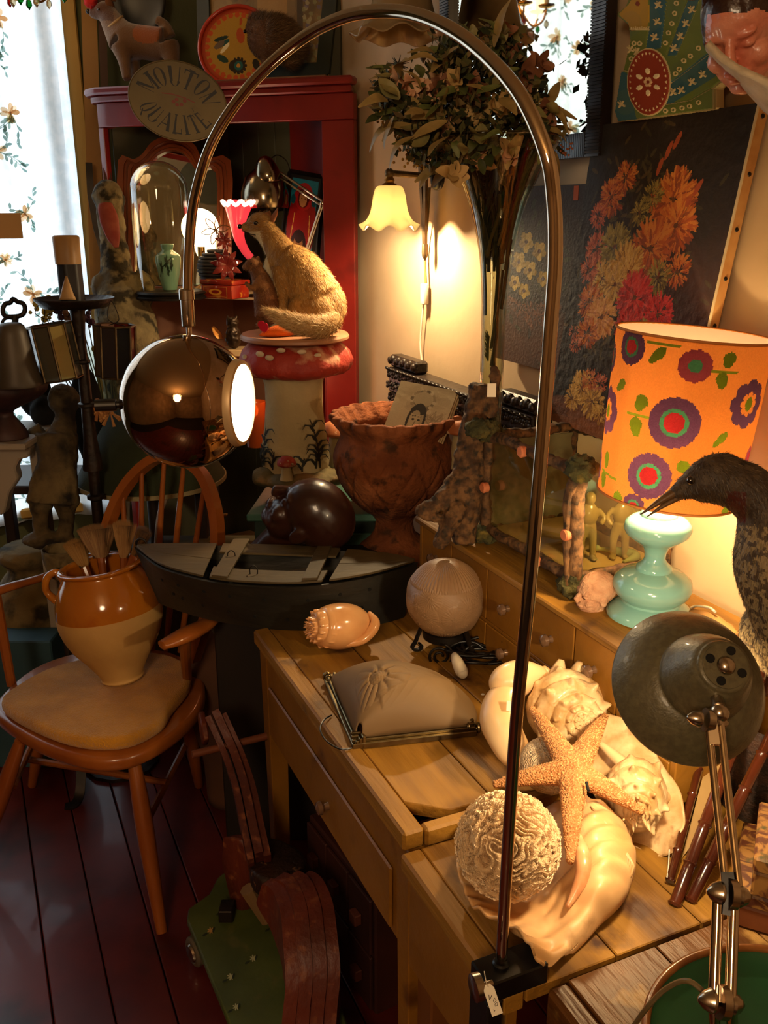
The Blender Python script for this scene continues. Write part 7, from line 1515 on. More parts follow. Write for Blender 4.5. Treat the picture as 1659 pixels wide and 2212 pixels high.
bk = [WZ(612, 1915, .30), WZ(640, 1950, .285), WZ(662, 2010, .265), WZ(672, 2080, .24), WZ(676, 2150, .20), WZ(672, 2240, .14)]
for k, (o, w, c) in enumerate(((-.040, .0245, 0), (-.0145, .026, .008), (.0125, .026, .006), (.038, .0245, 0))):
    P('body_board', sweep_rect([p + nrm(V3(1, .3, 0)) * o + ZZ * c for p in cr(bk, 5)], w, lambda t: .06 + .07 * sin(pi * min(t * 1.1, 1)), ZZ), m_toy, ty, smooth=40)
# dark red chest under the desk
cp0, cp1 = WZ(655, 1745, .30), WZ(811, 1941, .30); cp0[2] = cp1[2] = .001; ce = cp1 - cp0; cn = nrm(V3(-ce[1], ce[0], 0)); cn = cn if cn @ ND > 0 else -cn; cp0 = cp0 + nrm(ce) * .03; ce = ce - nrm(ce) * .03
ch = T('dark_red_chest', 'dark red wooden chest with little block handles standing under the desk', 'chest', cp0 + ce / 2 + cn * .12); m_dr = M('dark_red_wood', '#2e120c', '#40190f', s=5, r=.6); P('body', boxf(cp0, ce, cn * .24, ZZ * .30, .004), m_dr, ch)
for i in range(3):
    for j in range(2):
        P('drawer_front', boxf(cp0 + ce * (.02 + .325 * i) - cn * .009 + ZZ * (.012 + .142 * j), ce * .305, cn * .008, ZZ * .134, .002), m_dr, ch); P('block_handle', boxf(cp0 + ce * (.13 + .325 * i) - cn * .026 + ZZ * (.065 + .142 * j), ce * .09, cn * .0165, ZZ * .026, .002), M('handle_red', '#522616', r=.6), ch)
# ================================================================ CABINET CONTENTS
S1 = SH1 + .001
m_wal = M('walnut_frame', '#5a2810', '#74381a', s=8, r=.25, coat=.4, st=(1, 1, .3))
md = 3.13
def outl(pts): return [W(x, y, md) for x, y in pts]
oo = [(256, 636), (256, 500), (256, 347), (288, 345), (308, 333), (328, 308), (362, 294), (398, 299), (422, 316), (440, 344), (497, 347), (499, 500), (499, 632)]
ii = [(291, 618), (291, 500), (291, 372), (306, 369), (325, 352), (342, 336), (368, 325), (392, 329), (408, 344), (424, 366), (466, 372), (467, 500), (467, 614)]
oo = [tuple(p) for p in cr([np.array(p, float) for p in oo], 3)]; ii = [tuple(p) for p in cr([np.array(p, float) for p in ii], 3)]
am = T('arched_mirror', 'wooden arched mirror with moulded walnut frame at the back of the cabinet shelf', 'mirror', W(378, 632, md))
vm = nrm(CAM - W(378, 460, md))
def ring(o, i, d0, d1, t0, t1):
    g = G(); a = [W(p[0], p[1], md) for p in o]; b = [W(p[0], p[1], md) for p in i]; A_ = [p * (1 - t0) + q * t0 for p, q in zip(a, b)]; B_ = [p * (1 - t1) + q * t1 for p, q in zip(a, b)]; n = len(a); V_ = []
    for p, q in zip(A_, B_): V_ += [p + vm * d0, p + vm * d1, q + vm * d1, q + vm * d0]
    F_ = [(4 * k + j, 4 * k + (j + 1) % 4, 4 * k + 4 + (j + 1) % 4, 4 * k + 4 + j) for k in range(n - 1) for j in range(4)] + [(0, 1, 2, 3), tuple(4 * (n - 1) + j for j in (3, 2, 1, 0))]; g.add(V_, F_); return g
for t0, t1, h in ((0, .35, .026), (.36, .6, .018), (.61, .8, .024), (.81, 1.0, .012)): P('frame_moulding', ring(oo, ii, 0, h, t0, t1), m_wal, am, smooth=30)
g = G(); g.add([W(p[0], p[1], md - .002) for p in ii], [tuple(range(len(ii)))]); m_mir = M('mirror_silver', '#cfc8b8', r=.02, m=1); P('mirror_glass', g, m_mir, am, smooth=0)
P('bottom_rail', hexa([W(256, 636, md), W(499, 632, md), W(499, 618, md), W(256, 618, md)] + [W(256, 636, md - .025), W(499, 632, md - .025), W(499, 618, md - .025), W(256, 618, md - .025)], .002), m_wal, am)
# glass dome with vase
dy = 2.98
def cz(px, py, Y_=dy): return WY(px, py, Y_)
dkx = float(cz(360, 600)[0]); kd = depth(cz(360, 600)) / FPX
gd_ = T('glass_dome', 'tall glass display dome on a black base, over the turquoise vase', 'cloche', (dkx, dy, S1))
P('dome_base', lathe([(76 * kd, 0), (77 * kd, .006), (70 * kd, .012), (76 * kd, .018), (72 * kd, .024), (0, .024)], V3(dkx + .01, dy, S1), 60), m_black, gd_, smooth=40)
zt0 = float(cz(350, 347)[2]); zs0 = S1 + .025
dp = [(60 * kd, zs0)] + [(60 * kd, zs0 + (zt0 - .09 - zs0) * t) for t in (.3, .7, 1)] + [(60 * kd * cos(a), zt0 - .085 + .085 * sin(a)) for a in np.linspace(.15, pi / 2 - .02, 12)]
P('glass_bell', lathe(dp, V3(dkx - .005, dy, 0), 64, cap=False), glass('dome_glass', '#f2ecd8', gm=.42), gd_, smooth=180)
vz0 = zs0 + .001; vzt = float(cz(362, 527)[2]); Hh = vzt - vz0; tv = T('turquoise_vase', 'small turquoise vase with dark painted flowers standing inside the glass dome', 'vase', (dkx + .008, dy, vz0)); vc = V3(dkx + .008, dy, vz0)
vpf = cr([(.55, 0), (.60, .05), (.85, .35), (1.0, .62), (.92, .76), (.5, .85), (.42, .88), (.5, .95), (.5, 1.0), (.36, .99)], 4)
P('vase_body', lathe([(r * 27 * kd, h * Hh) for r, h in vpf], vc, 48), M('turquoise_ceramic', '#4f9a92'), tv, smooth=180)
vfn = lambda a, h, e: vc + V3(sin(a) * 1, -cos(a), 0) * (float(np.interp(h, [q[1] for q in vpf[:26]], [q[0] for q in vpf[:26]])) * 27 * kd + e) + ZZ * h * Hh
pv = Paint(vfn, h0=.0012, dh=.00003)
for a, h, s in ((.1, .62, .3), (-.35, .5, .26), (.45, .55, .24), (.2, .42, .2)):
    for j in range(5): pv.petal(a, h, j * 1.26, s * .6, s * .34, '#12302a')
pv.line([(-.7, .3), (-.3, .5), (.1, .6), (.5, .72)], .03, '#12302a'); P('painted_flowers', pv.g, M('vase_print', '#ffffff', attr=True, r=.3), tv, smooth=0)
# lit globe lamp in the cabinet
gc = W(432, 492, 3.02); gl2 = T('cabinet_globe_lamp', 'glowing white globe lamp in the cabinet behind the arc lamp tube', 'lamp', V3(gc[0], gc[1], S1)); gr2 = 40 * 3.02 / FPX
P('globe', ell(gc, gr2, seg=32, rings=20), M('lit_globe', '#fff0d8', em=(1, .78, .46), es=7), gl2, smooth=180); P('foot', lathe([(.05, 0), (.045, .012), (.012, .03), (.012, gc[2] - gr2 - S1 + .006)], V3(gc[0], gc[1], S1), 24), m_brass, gl2)
point_bulb('globe_light', gc + V3(0.0, -.14, .03), 1.1, (1, .62, .3), .05, gl2)
# dark wicker ball, red tinsel flowers, pink trumpet lamp, lacquer box
wk = W(468, 578, 2.98); wr = 38 * 2.98 / FPX; g = G()
for k in range(11):
    t = -1 + 2 * (k + .5) / 11; r = sqrt(max(0, 1 - t * t)) * wr; g.join(tube([wk + V3(cos(a) * r * (1 + .04 * (j % 2)), sin(a) * r * (1 + .04 * (j % 2)), t * wr) for j, a in enumerate(np.linspace(0, 2 * pi, 33)[:-1])], .005, 6, closed=True))
wbk = T('wicker_ball_vase', 'round dark woven vessel behind the lacquer box, holding glassy red flowers', 'vase', V3(wk[0], wk[1], S1)); P('weave', g, M('dark_wicker', '#1c120c', r=.6), wbk, smooth=60); P('core', ell(wk, wr * .95), M('dark_wicker', '#1c120c'), wbk)
P('foot', lathe([(.03, 0), (.02, wk[2] - wr - S1 + .008)], V3(wk[0], wk[1], S1), 16), M('dark_wicker', '#1c120c'), wbk)
m_rg = M('red_glass', '#5a1418', '#8a3428', s=20, r=.15, tr=.3)
def gflower(px, py, r, lab, n=7, wire=False):
    c = W(px, py, 2.90); X, Y, Z_ = frame_of(nrm(CAM - c)); t = T('glass_flower', lab, 'flower', c, 'glassy red flowers'); 
    for j in range(n):
        a = 2 * pi * j / n + .2; d = X * cos(a) + Y * sin(a); e = -X * sin(a) + Y * cos(a)
        if wire: P('petal', tube([c, c + d * r * .5 + e * r * .2, c + d * r, c + d * r * .5 - e * r * .2], .0016, 6, sm=4, closed=True), M('gold_wire', '#6b4a28', r=.3, m=.8), t, smooth=180)
        else: P('petal', solid(csurf([[c - e * r * .02, c + e * r * .02], [c + d * r * .5 - e * r * .2 + Z_ * r * .2, c + d * r * .5 + e * r * .2 + Z_ * r * .2], [c + d * r - e * r * .02, c + d * r + e * r * .02]], 3, 5), .001), m_rg, t, smooth=180)
    P('stem', tube([c, c - ZZ * .03 + V3(.005, .03, 0), V3(wk[0], wk[1], wk[2])], .0018, 6, sm=4), m_rg, t)
gflower(466, 497, .045, 'wire-petalled flower in front of the glowing globe lamp', 6, True); gflower(489, 572, .052, 'large pink-red glassy flower above the lacquer box', 9); gflower(484, 520, .030, 'smaller red glassy flower between the wire flower and the pink trumpet', 7)
tb_ = T('pink_trumpet_lamp', 'lit pink glass trumpet lamp with frilled white rim, behind the fox head', 'lamp', V3(*W(548, 590, 2.95)[:2], S1)); m_pk = M('pink_glass', '#c8303c', r=.2, trl=.4, em=(1, .10, .12), es=.55)
tpth = [W(548, 562, 2.93), W(532, 545, 2.93), W(517, 515, 2.93), W(513, 480, 2.93), W(514, 442, 2.93)]
P('trumpet', tube(tpth, [.012, .013, .017, .026, .045], 28, sm=6, cap=False), m_pk, tb_, smooth=180)
c = tpth[-1]; P('frilled_rim', tube([c + V3(cos(a) * .046 * (1 + .12 * sin(9 * a)), sin(a) * .046, .004 + .006 * sin(9 * a)) for a in np.linspace(0, 2 * pi, 64)[:-1]], .006, 8, closed=True), M('lit_frill', '#ffe8d8', em=(1, .72, .55), es=2.2), tb_, smooth=180)
P('brass_cup', tube([W(545, 560, 2.93), W(556, 566, 2.93)], [.014, .010], 12), m_brass, tb_); P('stem', tube([W(556, 566, 2.93), V3(*W(556, 566, 2.93)[:2], S1 + .01)], .006, 8), m_brass, tb_); P('foot', lathe([(.035, 0), (.03, .008), (0, .01)], V3(*W(556, 566, 2.93)[:2], S1), 20), m_brass, tb_)
point_bulb('trumpet_light', c - V3(0, 0, .035), .35, (1, .3, .25), .02, tb_)
lc = T('lacquer_box', 'small red lacquer box with gilt ornament tilted on the shelf edge', 'box', W(490, 640, 2.87)); m_lac = M('red_lacquer', '#7a1a10', '#9a2c14', s=10, r=.15, coat=.6, c3='#b06a20', s3=26, t3=(.56, .62))
f0, f1, f2 = W(434, 630, 2.92), W(505, 645, 2.86), W(545, 620, 2.95); b0 = W(474, 595, 3.0)
bx0 = V3(*f0[:2], S1); ex = (f1 - f0); ex[2] = 0; ey = nrm(V3(-ex[1], ex[0], 0)) * .085; P('box_body', boxf(bx0, ex * .95, ey, ZZ * .042, .004, 2), m_lac, lc); P('lid', boxf(bx0 + ZZ * .0425 - ex * .02, ex * .99, ey * 1.05, ZZ * .014, .003, 2), m_lac, lc)
pbx = Paint(lambda x, y, h: bx0 + ex * x + ey * (y) + ZZ * (.0568 + h)); pby = Paint(lambda x, y, h: bx0 + ex * x - ey / .085 * h + ZZ * y * .042, h0=.0006)
for pbz, cy_ in ((pbx, .5), (pby, .5)):
    pbz.line([(.1, .15), (.8, .15), (.8, .85), (.1, .85), (.1, .15)], .02, '#d09a3c'); pbz.disc(.45, cy_, .2, '#c8862c', 16, .22); pbz.disc(.45, cy_, .12, '#7a1a10', 14, .12)
P('gilt_ornament', pbx.g.join(pby.g), M('gilt_paint', '#ffffff', attr=True, r=.3), lc, smooth=0)
# chrome desk lamp, icon
cl_ = T('chrome_desk_lamp', 'chrome articulated desk lamp with globe-shaped head inside the cabinet', 'lamp', V3(*W(668, 600, 2.95)[:2], S1)); hcx = W(572, 418, 3.0); k3 = 3.0 / FPX
P('lamp_shade', lathe([(.0, 52 * k3), (20 * k3, 50 * k3), (40 * k3, 34 * k3), (51 * k3, 5 * k3), (52 * k3, -10 * k3), (50 * k3, -28 * k3), (48 * k3, -34 * k3)][::-1], hcx, 48, nrm(V3(-.05, .1, 1)), cap=False), M('dull_chrome', '#8f8470', r=.16, m=1), cl_, smooth=60)
P('lamp_neck', lathe(cr([(25 * k3, -10 * k3), (27 * k3, 8 * k3), (18 * k3, 34 * k3), (8 * k3, 44 * k3), (0, 45 * k3)], 4), W(580, 385, 2.96), 32, nrm(V3(-.2, 0, 1))), M('dull_chrome', '#8f8470'), cl_, smooth=180)
a_, b_, c_ = W(604, 378, 2.96), W(697, 440, 2.9), W(662, 545, 2.92); e_ = V3(.0, .0, .008)
for p, q in ((a_, b_), (b_, c_)): P('arm', tube([p + e_, q + e_], .0042, 8), m_steel, cl_); P('arm', tube([p - e_, q - e_], .0042, 8), m_steel, cl_)
P('joint', ell(b_, .010, seg=12, rings=8), m_steel, cl_); P('stem', tube([c_, V3(c_[0], c_[1], S1 + .01)], .006, 8), m_steel, cl_); P('foot', lathe([(.05, 0), (.04, .01), (0, .012)], V3(c_[0], c_[1], S1), 24), m_steel, cl_)
P('cord', tube([W(583, 344, 2.97), W(600, 335, 2.98), W(620, 350, 3.0), W(628, 380, 3.0)], .0018, 6, sm=5), m_black, cl_)
iw, ih = 72, 140; ri = Ras(iw, ih, '#1a1712'); ri.poly([(8, 8), (64, 8), (64, 136), (8, 136)], '#1c7f98')
ri.ell(36, 78, 30, 64, '#8f1414'); ri.poly([(10, 136), (16, 80), (26, 55), (46, 55), (58, 80), (62, 136)], '#a01818'); ri.ell(36, 34, 19, 21, '#b01c1c'); ri.ell(36, 36, 12, 15, '#5a0f0f'); ri.ell(35, 38, 8, 12, '#c8905c'); ri.ell(32, 37, 1.6, 1, '#2a140c'); ri.ell(39, 37, 1.6, 1, '#2a140c'); ri.line([(35, 39), (35, 44)], 1, '#8a5430'); ri.ell(34, 110, 17, 26, '#2a120c'); ri.ell(34, 106, 10, 14, '#c08a54'); ri.ell(34, 98, 8, 6, '#2a120c'); ri.ell(31, 106, 1.4, 1, '#2a140c'); ri.ell(37, 106, 1.4, 1, '#2a140c'); ri.ell(14, 40, 5, 7, '#14505f'); ri.ell(58, 40, 5, 7, '#14505f'); ri.line([(20, 60), (14, 130)], 1.5, '#e0b050'); ri.line([(52, 60), (58, 130)], 1.5, '#e0b050'); ri.speck(.15)
iq = [W(628, 372, 3.05), W(700, 385, 3.0), W(684, 580, 2.98), W(606, 570, 3.03)]; iX, iY = iq[1] - iq[0], iq[3] - iq[0]; iN = nrm(np.cross(iY, iX)); iN = iN if iN @ (CAM - iq[0]) > 0 else -iN
ic = T('painted_icon', 'painted icon of a haloed figure in red on blue, black framed, leaning in the cabinet', 'picture', (iq[2] + iq[3]) / 2); P('painting', grid(iw, ih, lambda u, v: iq[0] + iX * u + iY * v + iN * .006, ri.a), M('icon_paint', '#ffffff', attr=True, r=.35), ic, smooth=0, recalc=False); P('board', boxf(iq[0] - iN * .012, iX, iY, iN * .0175, .001), m_black, ic)
for p, q in ((iq[0], iq[1]), (iq[1], iq[2]), (iq[2], iq[3]), (iq[3], iq[0])): P('frame_bar', tube([p + iN * .004, q + iN * .004], .009, 4), m_black, ic, smooth=0)
# lower bays
S('orange_butterfly', solid(csurf([[W(456, 708, 2.93), W(462, 704, 2.93)], [W(462, 722, 2.90), W(476, 718, 2.93)], [W(470, 732, 2.90), W(482, 732, 2.93)]], 4, 4), .001), M('butterfly_orange', '#c8782c', '#e0a050', s=30, r=.6), 'orange butterfly wing ornament above the ball lamp head', 'butterfly', smooth=180)
ow = WY(505, 752, 2.93); S('bronze_owl_figure', rough(blob([ell(ow + V3(0, 0, .035), (.026, .024, .036)), ell(ow + V3(0, 0, .078), (.020, .019, .018)), tube([ow + V3(-.012, 0, .09), ow + V3(-.015, 0, .105)], [.006, .001], 8), tube([ow + V3(.012, 0, .09), ow + V3(.015, 0, .105)], [.006, .001], 8)], .003, 2), .003, 90), M('dark_bronze', '#2a1c10', '#3a2818', s=30, r=.4, m=.5), 'small dark bronze owl figure left of the board with the fox', 'figurine', smooth=180)
S('owl_shelf', boxf(V3(ow[0] - .12, 2.90, ow[2] - .022), (.42, 0, 0), (0, .09, 0), (0, 0, .02), .002), m_cream, 'narrow cream shelf strip inside the cabinet under the owl figure', 'shelf')
S2 = SH2 + .001; vg = WY(552, 925, 2.98); vt_ = T('votive_glass', 'tinted votive candle glass glowing inside the cabinet left of the toadstool stalk', 'candle holder', V3(vg[0], vg[1], S2)); P('glass_cup', lathe([(.030, 0), (.036, .14), (.036, .15), (.033, .15), (.028, .005), (0, .005)], V3(vg[0], vg[1], S2), 32, cap=False), M('amber_glass', '#a84c1c', r=.1, tr=.5, trl=.3), vt_, smooth=60); P('flame_light', ell(V3(vg[0], vg[1], S2 + .12), (.012, .012, .02)), M('flame', '#ffc080', em=(1, .5, .2), es=12), vt_, smooth=180)
point_bulb('votive_light', (vg[0] + .07, vg[1] - .05, S2 + .20), .9, (1, .36, .16), .03, vt_)
for k, (w, h, c) in enumerate(((.016, .30, '#a01814'), (.008, .28, '#c8a070'), (.020, .29, '#7a1410'), (.010, .27, '#b8402c'), (.006, .29, '#d0b080'), (.016, .26, '#8f1c14'))):
    q = C_(LW - .205 + k * .0165, -.14, S2); t = T('book', ['thickest crimson book, leftmost of the row beside the toadstool stalk', 'thin cream book second in the row beside the toadstool', 'dark red book third in the row beside the toadstool', 'orange-red book fourth in the row beside the toadstool', 'very thin cream booklet in the row beside the toadstool', 'short red book at the right end of the row against the cabinet post'][k], 'book', q, 'books on the lower cabinet shelf'); P('cover', boxf(q, FX_ * min(w, .0155), FN_ * .11, ZZ * h, .001), M('book_' + c[1:], c, r=.5), t); P('pages', boxf(q + FX_ * .0015 - FN_ * .0006 + ZZ * .003, FX_ * (min(w, .0155) - .003), FN_ * .109, ZZ * (h - .002), 0), M('pages', '#c8b48c', r=.9), t)
# ================================================================ ON TOP OF THE CABINET
ZC = ZT + .001
# plush dog
pD = 3.08; pk = pD / FPX
def Dp(x, y, dd=0): return W(x, y, pD + dd)
zc_px = lambda p: p
dog = orient_out(blob([ell(Dp(228, 25), (25 * pk, 22 * pk, 20 * pk)), tube([Dp(225, 28), Dp(207, 28), Dp(194, 26)], [17 * pk, 13 * pk, 9 * pk], 16, sm=4), tube([Dp(235, 35), Dp(250, 60), Dp(268, 85)], [22 * pk, 28 * pk, 38 * pk], 18, sm=4), tube([Dp(265, 88), Dp(310, 92), Dp(352, 98)], [38 * pk, 34 * pk, 36 * pk], 20, sm=4), tube([Dp(262, 100, -.02), Dp(268, 130, -.02), Dp(275, 172, -.02)], [24 * pk, 14 * pk, 10 * pk], 12, sm=3), tube([Dp(282, 105, .04), Dp(290, 135, .04), Dp(294, 175, .04)], [22 * pk, 13 * pk, 10 * pk], 12, sm=3), tube([Dp(362, 100, -.02), Dp(372, 130, -.02), Dp(372, 175, -.02)], [28 * pk, 16 * pk, 11 * pk], 12, sm=3), tube([Dp(345, 105, .04), Dp(345, 135, .04), Dp(345, 175, .04)], [24 * pk, 13 * pk, 10 * pk], 12, sm=3), tube([Dp(370, 80), Dp(358, 55), Dp(338, 42)], [11 * pk, 10 * pk, 10 * pk], 12, sm=4)], .005, 4)); a_ = dog.arr(); a_[:, 2] = np.maximum(a_[:, 2], ZC); dog.setv(a_)
def dcol(p):
    x = (p - CAM)[0] / depth(p) * FPX + 829.5; y = 1106 - ((p - CAM) @ V3(0, sP, cP)) / depth(p) * FPX
    if x < 245 and y < 45: return '#4a2c18'
    if (x - 318) ** 2 / 1100 + (y - 72) ** 2 / 500 < 1: return '#8a4a1c'
    return '#684a2e'
colorize(dog, dcol); dg_ = T('plush_dog', 'old brown plush terrier with a cream collar standing on the cabinet top', 'toy', (float(Dp(315, 150)[0]), float(Dp(315, 150)[1]), ZC)); P('body', dog, M('plush', '#ffffff', attr=True, r=.95, b=.4, bs=260, sheen=.4), dg_, smooth=180)
P('collar', tube([Dp(246 + 20 * cos(a) * .9, 50 + 4 * cos(a) * 1.0 - 18 * cos(a), -.045 * sin(a)) for a in np.linspace(0, 2 * pi, 25)[:-1]], .0045, 8, closed=True), M('cream_collar', '#a88a60', r=.7), dg_, smooth=180)
P('eye', ell(W(213, 20, pD - .030), .0045, seg=10, rings=6), M('glass_eye', '#120804'), dg_, smooth=180); P('nose', ell(Dp(190, 25), .008, seg=10, rings=8), M('black_nose', '#0b0806'), dg_, smooth=180)
for dx in (-.02, .03): P('ear', tube([Dp(238, 15, dx), Dp(236, -2, dx), Dp(250, 2, dx)], [.016, .012, .003], 10, sm=3, flat=.4), M('plush_dark', '#5a3418', r=.95), dg_, smooth=180)
P('red_pompom', rough(ell(Dp(196, 3, -.02), .022, seg=20, rings=14), .005, 120), M('red_wool', '#a81c18', r=.95), dg_, smooth=60)
# hedgehog
hD = 2.86; hk = hD / FPX
def Hp(x, y, dd=0): return W(x, y, hD + dd)
plz = ZT + .014
hg = orient_out(blob([ell(Hp(592, 85), (58 * hk, 46 * hk, 48 * hk)), tube([Hp(570, 60), Hp(550, 58), Hp(531, 67)], [30 * hk, 18 * hk, 5 * hk], 16, sm=4), ell(Hp(560, 60), (28 * hk, 24 * hk, 30 * hk)), ell(Hp(635, 100), (28 * hk, 36 * hk, 34 * hk)), tube([Hp(575, 110), Hp(572, 145)], [12 * hk, 8 * hk], 10), tube([Hp(625, 115), Hp(628, 145)], [16 * hk, 12 * hk], 10)], .005, 3)); a_ = hg.arr(); a_[:, 2] = np.maximum(a_[:, 2], plz + .001); hg.setv(a_)
hgt = T('stuffed_hedgehog', 'stuffed hedgehog standing on a plank on the cabinet top', 'stuffed animal', (float(Hp(595, 130)[0]), float(Hp(595, 130)[1]), plz)); P('body', hg, M('hedgehog_skin', '#5a3820', '#6e4a2c', s=20, r=.95, b=.4, bs=160), hgt, smooth=180)
def hl(p): x = (p - CAM)[0] / depth(p) * FPX + 829.5; y = 1106 - ((p - CAM) @ V3(0, sP, cP)) / depth(p) * FPX; return .0045 if (x < 572 and y > 45) or (y > 95 and x < 600) else .017
P('spines', fur(hg, 15000, hl, .0012, lambda p, n_: V3(1, 0, .1), lambda p, rs: mixc('#3a2412', '#8a6a44', rs.rand()), lift=.8, jit=.25), hair_m, hgt, kind='stuff', smooth=0, recalc=False)
P('nose', ell(Hp(529, 68), .0055, seg=10, rings=8), M('black_nose', '#0b0806'), hgt); P('eye', ell(W(552, 55, hD - .030), .004, seg=10, rings=8), M('glass_eye', '#120804'), hgt)
P2 = [V3(*WZ(x, y, ZT + .001)[:2], 0) for x, y in ((0, 0),)] if False else None
q0 = C_(LW - .50, -.03, ZT + .001); S('rough_plank', boxf(q0, FX_ * .40, -FN_ * .12, ZZ * .012, .003), M('old_plank', '#6b4426', '#7f5432', s=8, r=.8, st=(.3, 1, 1)), 'rough plank under the stuffed hedgehog on the cabinet top', 'board')
# painted tin tray
rw = 150; rt2 = Ras(rw, rw, '#a8741c'); c_ = rw / 2
rt2.ell(c_, c_, 74, 74, '#b8401c'); rt2.ell(c_, c_, 64, 64, '#b58a2c')
for k in range(28): a = k * 2 * pi / 28; rt2.ell(c_ + 60 * cos(a), c_ + 60 * sin(a), 5, 5, '#c8501c')
for (x, y, a, L0, w, c) in ((60, 62, 2.6, 26, 9, '#14504a'), (58, 56, 2.9, 30, 8, '#14302c'), (60, 68, 2.3, 26, 8, '#f0e0b0'), (100, 60, .4, 26, 9, '#14504a'), (102, 66, .8, 24, 9, '#14302c'), (80, 40, 1.4, 30, 16, '#b84a1c'), (82, 36, -1.5, 16, 6, '#b84a1c'), (36, 92, .5, 26, 12, '#1c3c30'), (30, 78, -.6, 24, 12, '#6a5a4c'), (60, 112, 0, 34, 26, '#2a2018'), (112, 100, 1.2, 22, 14, '#1c1a14')): rt2.petal(x, y, a, L0, w, c)
for k in range(12): a = k * .52; rt2.ell(80 + 14 * cos(a), 112 + 14 * sin(a), 3, 3, '#2a1c10')
rt2.ell(80, 112, 9, 9, '#14605a'); rt2.ell(80, 112, 4, 4, '#c88a2c'); rt2.speck(.1)
tc2 = W(512, 125, 2.96); tX2, tY2, tZ2 = frame_of(nrm(V3(-.15, -1, .25))); tRR = 82 * 2.96 / FPX; tc2[2] = max(tc2[2], ZC + .002 + tRR * .97)
tin = T('painted_tin_tray', 'round orange tin tray painted with a rooster, propped behind the hedgehog', 'tray', (tc2[0], tc2[1], ZC))
def tf(u, v): x, y = (u - .5) * 2, (.5 - v) * 2; m_ = max(abs(x), abs(y), 1e-6); r = sqrt(x * x + y * y); s = m_ / max(r, 1e-6); x, y = x * s, y * s; return tc2 + tX2 * x * tRR + tY2 * y * tRR * (1 if tY2[2] > 0 else -1)
A2 = np.zeros((rw, rw, 3))
for j in range(rw):
    for i in range(rw):
        x, y = (i + .5) / rw * 2 - 1, (j + .5) / rw * 2 - 1; m_ = max(abs(x), abs(y)); s = m_ / sqrt(x * x + y * y); A2[j, i] = rt2.a[min(rw - 1, int((y * s + 1) / 2 * rw)), min(rw - 1, int((x * s + 1) / 2 * rw))]
P('tray_face', grid(rw, rw, tf, A2), M('tin_paint', '#ffffff', attr=True, r=.3, coat=.4), tin, smooth=0, recalc=False)
P('rim', tube([tc2 + (tX2 * cos(a) + tY2 * sin(a)) * tRR + tZ2 * .006 for a in np.linspace(0, 2 * pi, 61)[:-1]], .006, 8, closed=True), M('tin_rim', '#b8341c', r=.3, coat=.4), tin, smooth=180)
# dark floral tray and framed picture behind
dtc = W(296, -10, 3.22); S('black_floral_tray', rough(ell(dtc, (.10, .012, .13), seg=30, rings=18), .001, 20), M('black_tole', '#14120f', '#1e1c16', s=10, r=.35, c3='#4a3434', s3=16, t3=(.62, .68)), 'black painted oval tray standing behind the plush dog', 'tray', smooth=180)
fq_ = [W(432, -60, 3.08), W(735, -60, 2.86), W(712, 162, 2.93), W(438, 172, 3.14)]; fX, fY = fq_[1] - fq_[0], fq_[3] - fq_[0]; fN = nrm(np.cross(fY, fX)); fN = fN if fN @ (CAM - fq_[0]) > 0 else -fN
rf2 = Ras(150, 110, '#7a5a2c'); rs = np.random.RandomState(8)
for k in range(120): rf2.ell(rs.rand() * 150, rs.rand() * 110, 4 + rs.rand() * 14, 4 + rs.rand() * 18, rs.choice(['#8a6a34', '#6b5228', '#94764a', '#5a4a28', '#a8843c']), .35)
rf2.poly([(64, 0), (98, 0), (104, 110), (60, 110)], '#a87c3c', .8); rf2.poly([(112, 0), (118, 0), (120, 110), (112, 110)], '#3c2c18', .8)
for k in range(60): rf2.ell(120 + rs.rand() * 28, 20 + rs.rand() * 80, 2.5, 2.5, rs.choice(['#8a8450', '#a8986c', '#6a5a6a']), .7)
rf2.speck(.08)
fpt = T('framed_painting', 'large old garden painting in a dark green frame standing on the cabinet behind the hedgehog', 'picture', (fq_[2] + fq_[3]) / 2); P('painting', grid(150, 110, lambda u, v: fq_[0] + fX * (.07 + .86 * u) + fY * (v * .93) + fN * .006, rf2.a), M('old_oil_paint', '#ffffff', attr=True, r=.5), fpt, smooth=0, recalc=False); P('backing', boxf(fq_[0] - fN * .01, fX, fY, fN * .014, .001), m_cback, fpt)
for p, q in ((fq_[0] + fX * .035, fq_[3] + fX * .035), (fq_[1] - fX * .035, fq_[2] - fX * .035), (fq_[3] - fY * .03, fq_[2] - fY * .03)): P('frame_bar', sweep_rect([p, q], .05, .03, fN), M('green_frame_paint', '#2c2e1c', r=.5), fpt)
# oval enamel sign
sgc = W(384, 219, 2.80); sX, sY, sZ = frame_of(nrm(nrm(CAM - sgc) + V3(-.1, 0, .12))); ar_ = radians(-13); sX, sY = sX * cos(ar_) + sY * sin(ar_), -sX * sin(ar_) + sY * cos(ar_)
if sX[0] < 0: sX = -sX
if sY[2] < 0: sY = -sY
sa_, sb_ = 106 * 2.8 / FPX, 80 * 2.8 / FPX; sn_ = T('oval_sign', 'oval brass butcher sign reading MOUTON QUALITÉ hung on the cabinet front', 'sign', sgc - V3(0, 0, sb_))
pl = [(cos(a) * sa_, sin(a) * sb_) for a in np.linspace(0, 2 * pi, 73)[:-1]]; P('plate', prism(pl, sgc - sZ * .003, sX, sY, sZ, .003, .0008), M('aged_brass_plate', '#6e5f3a', '#5a4c2c', s=4, r=.5, m=.25, c3='#463a20', s3=7, t3=(.55, .75)), sn_)
P('raised_rim', tube([sgc + sX * x * .985 + sY * y * .985 + sZ * .001 for x, y in pl], .0022, 6, closed=True), M('aged_brass_plate', '#6b5a34'), sn_, smooth=180)
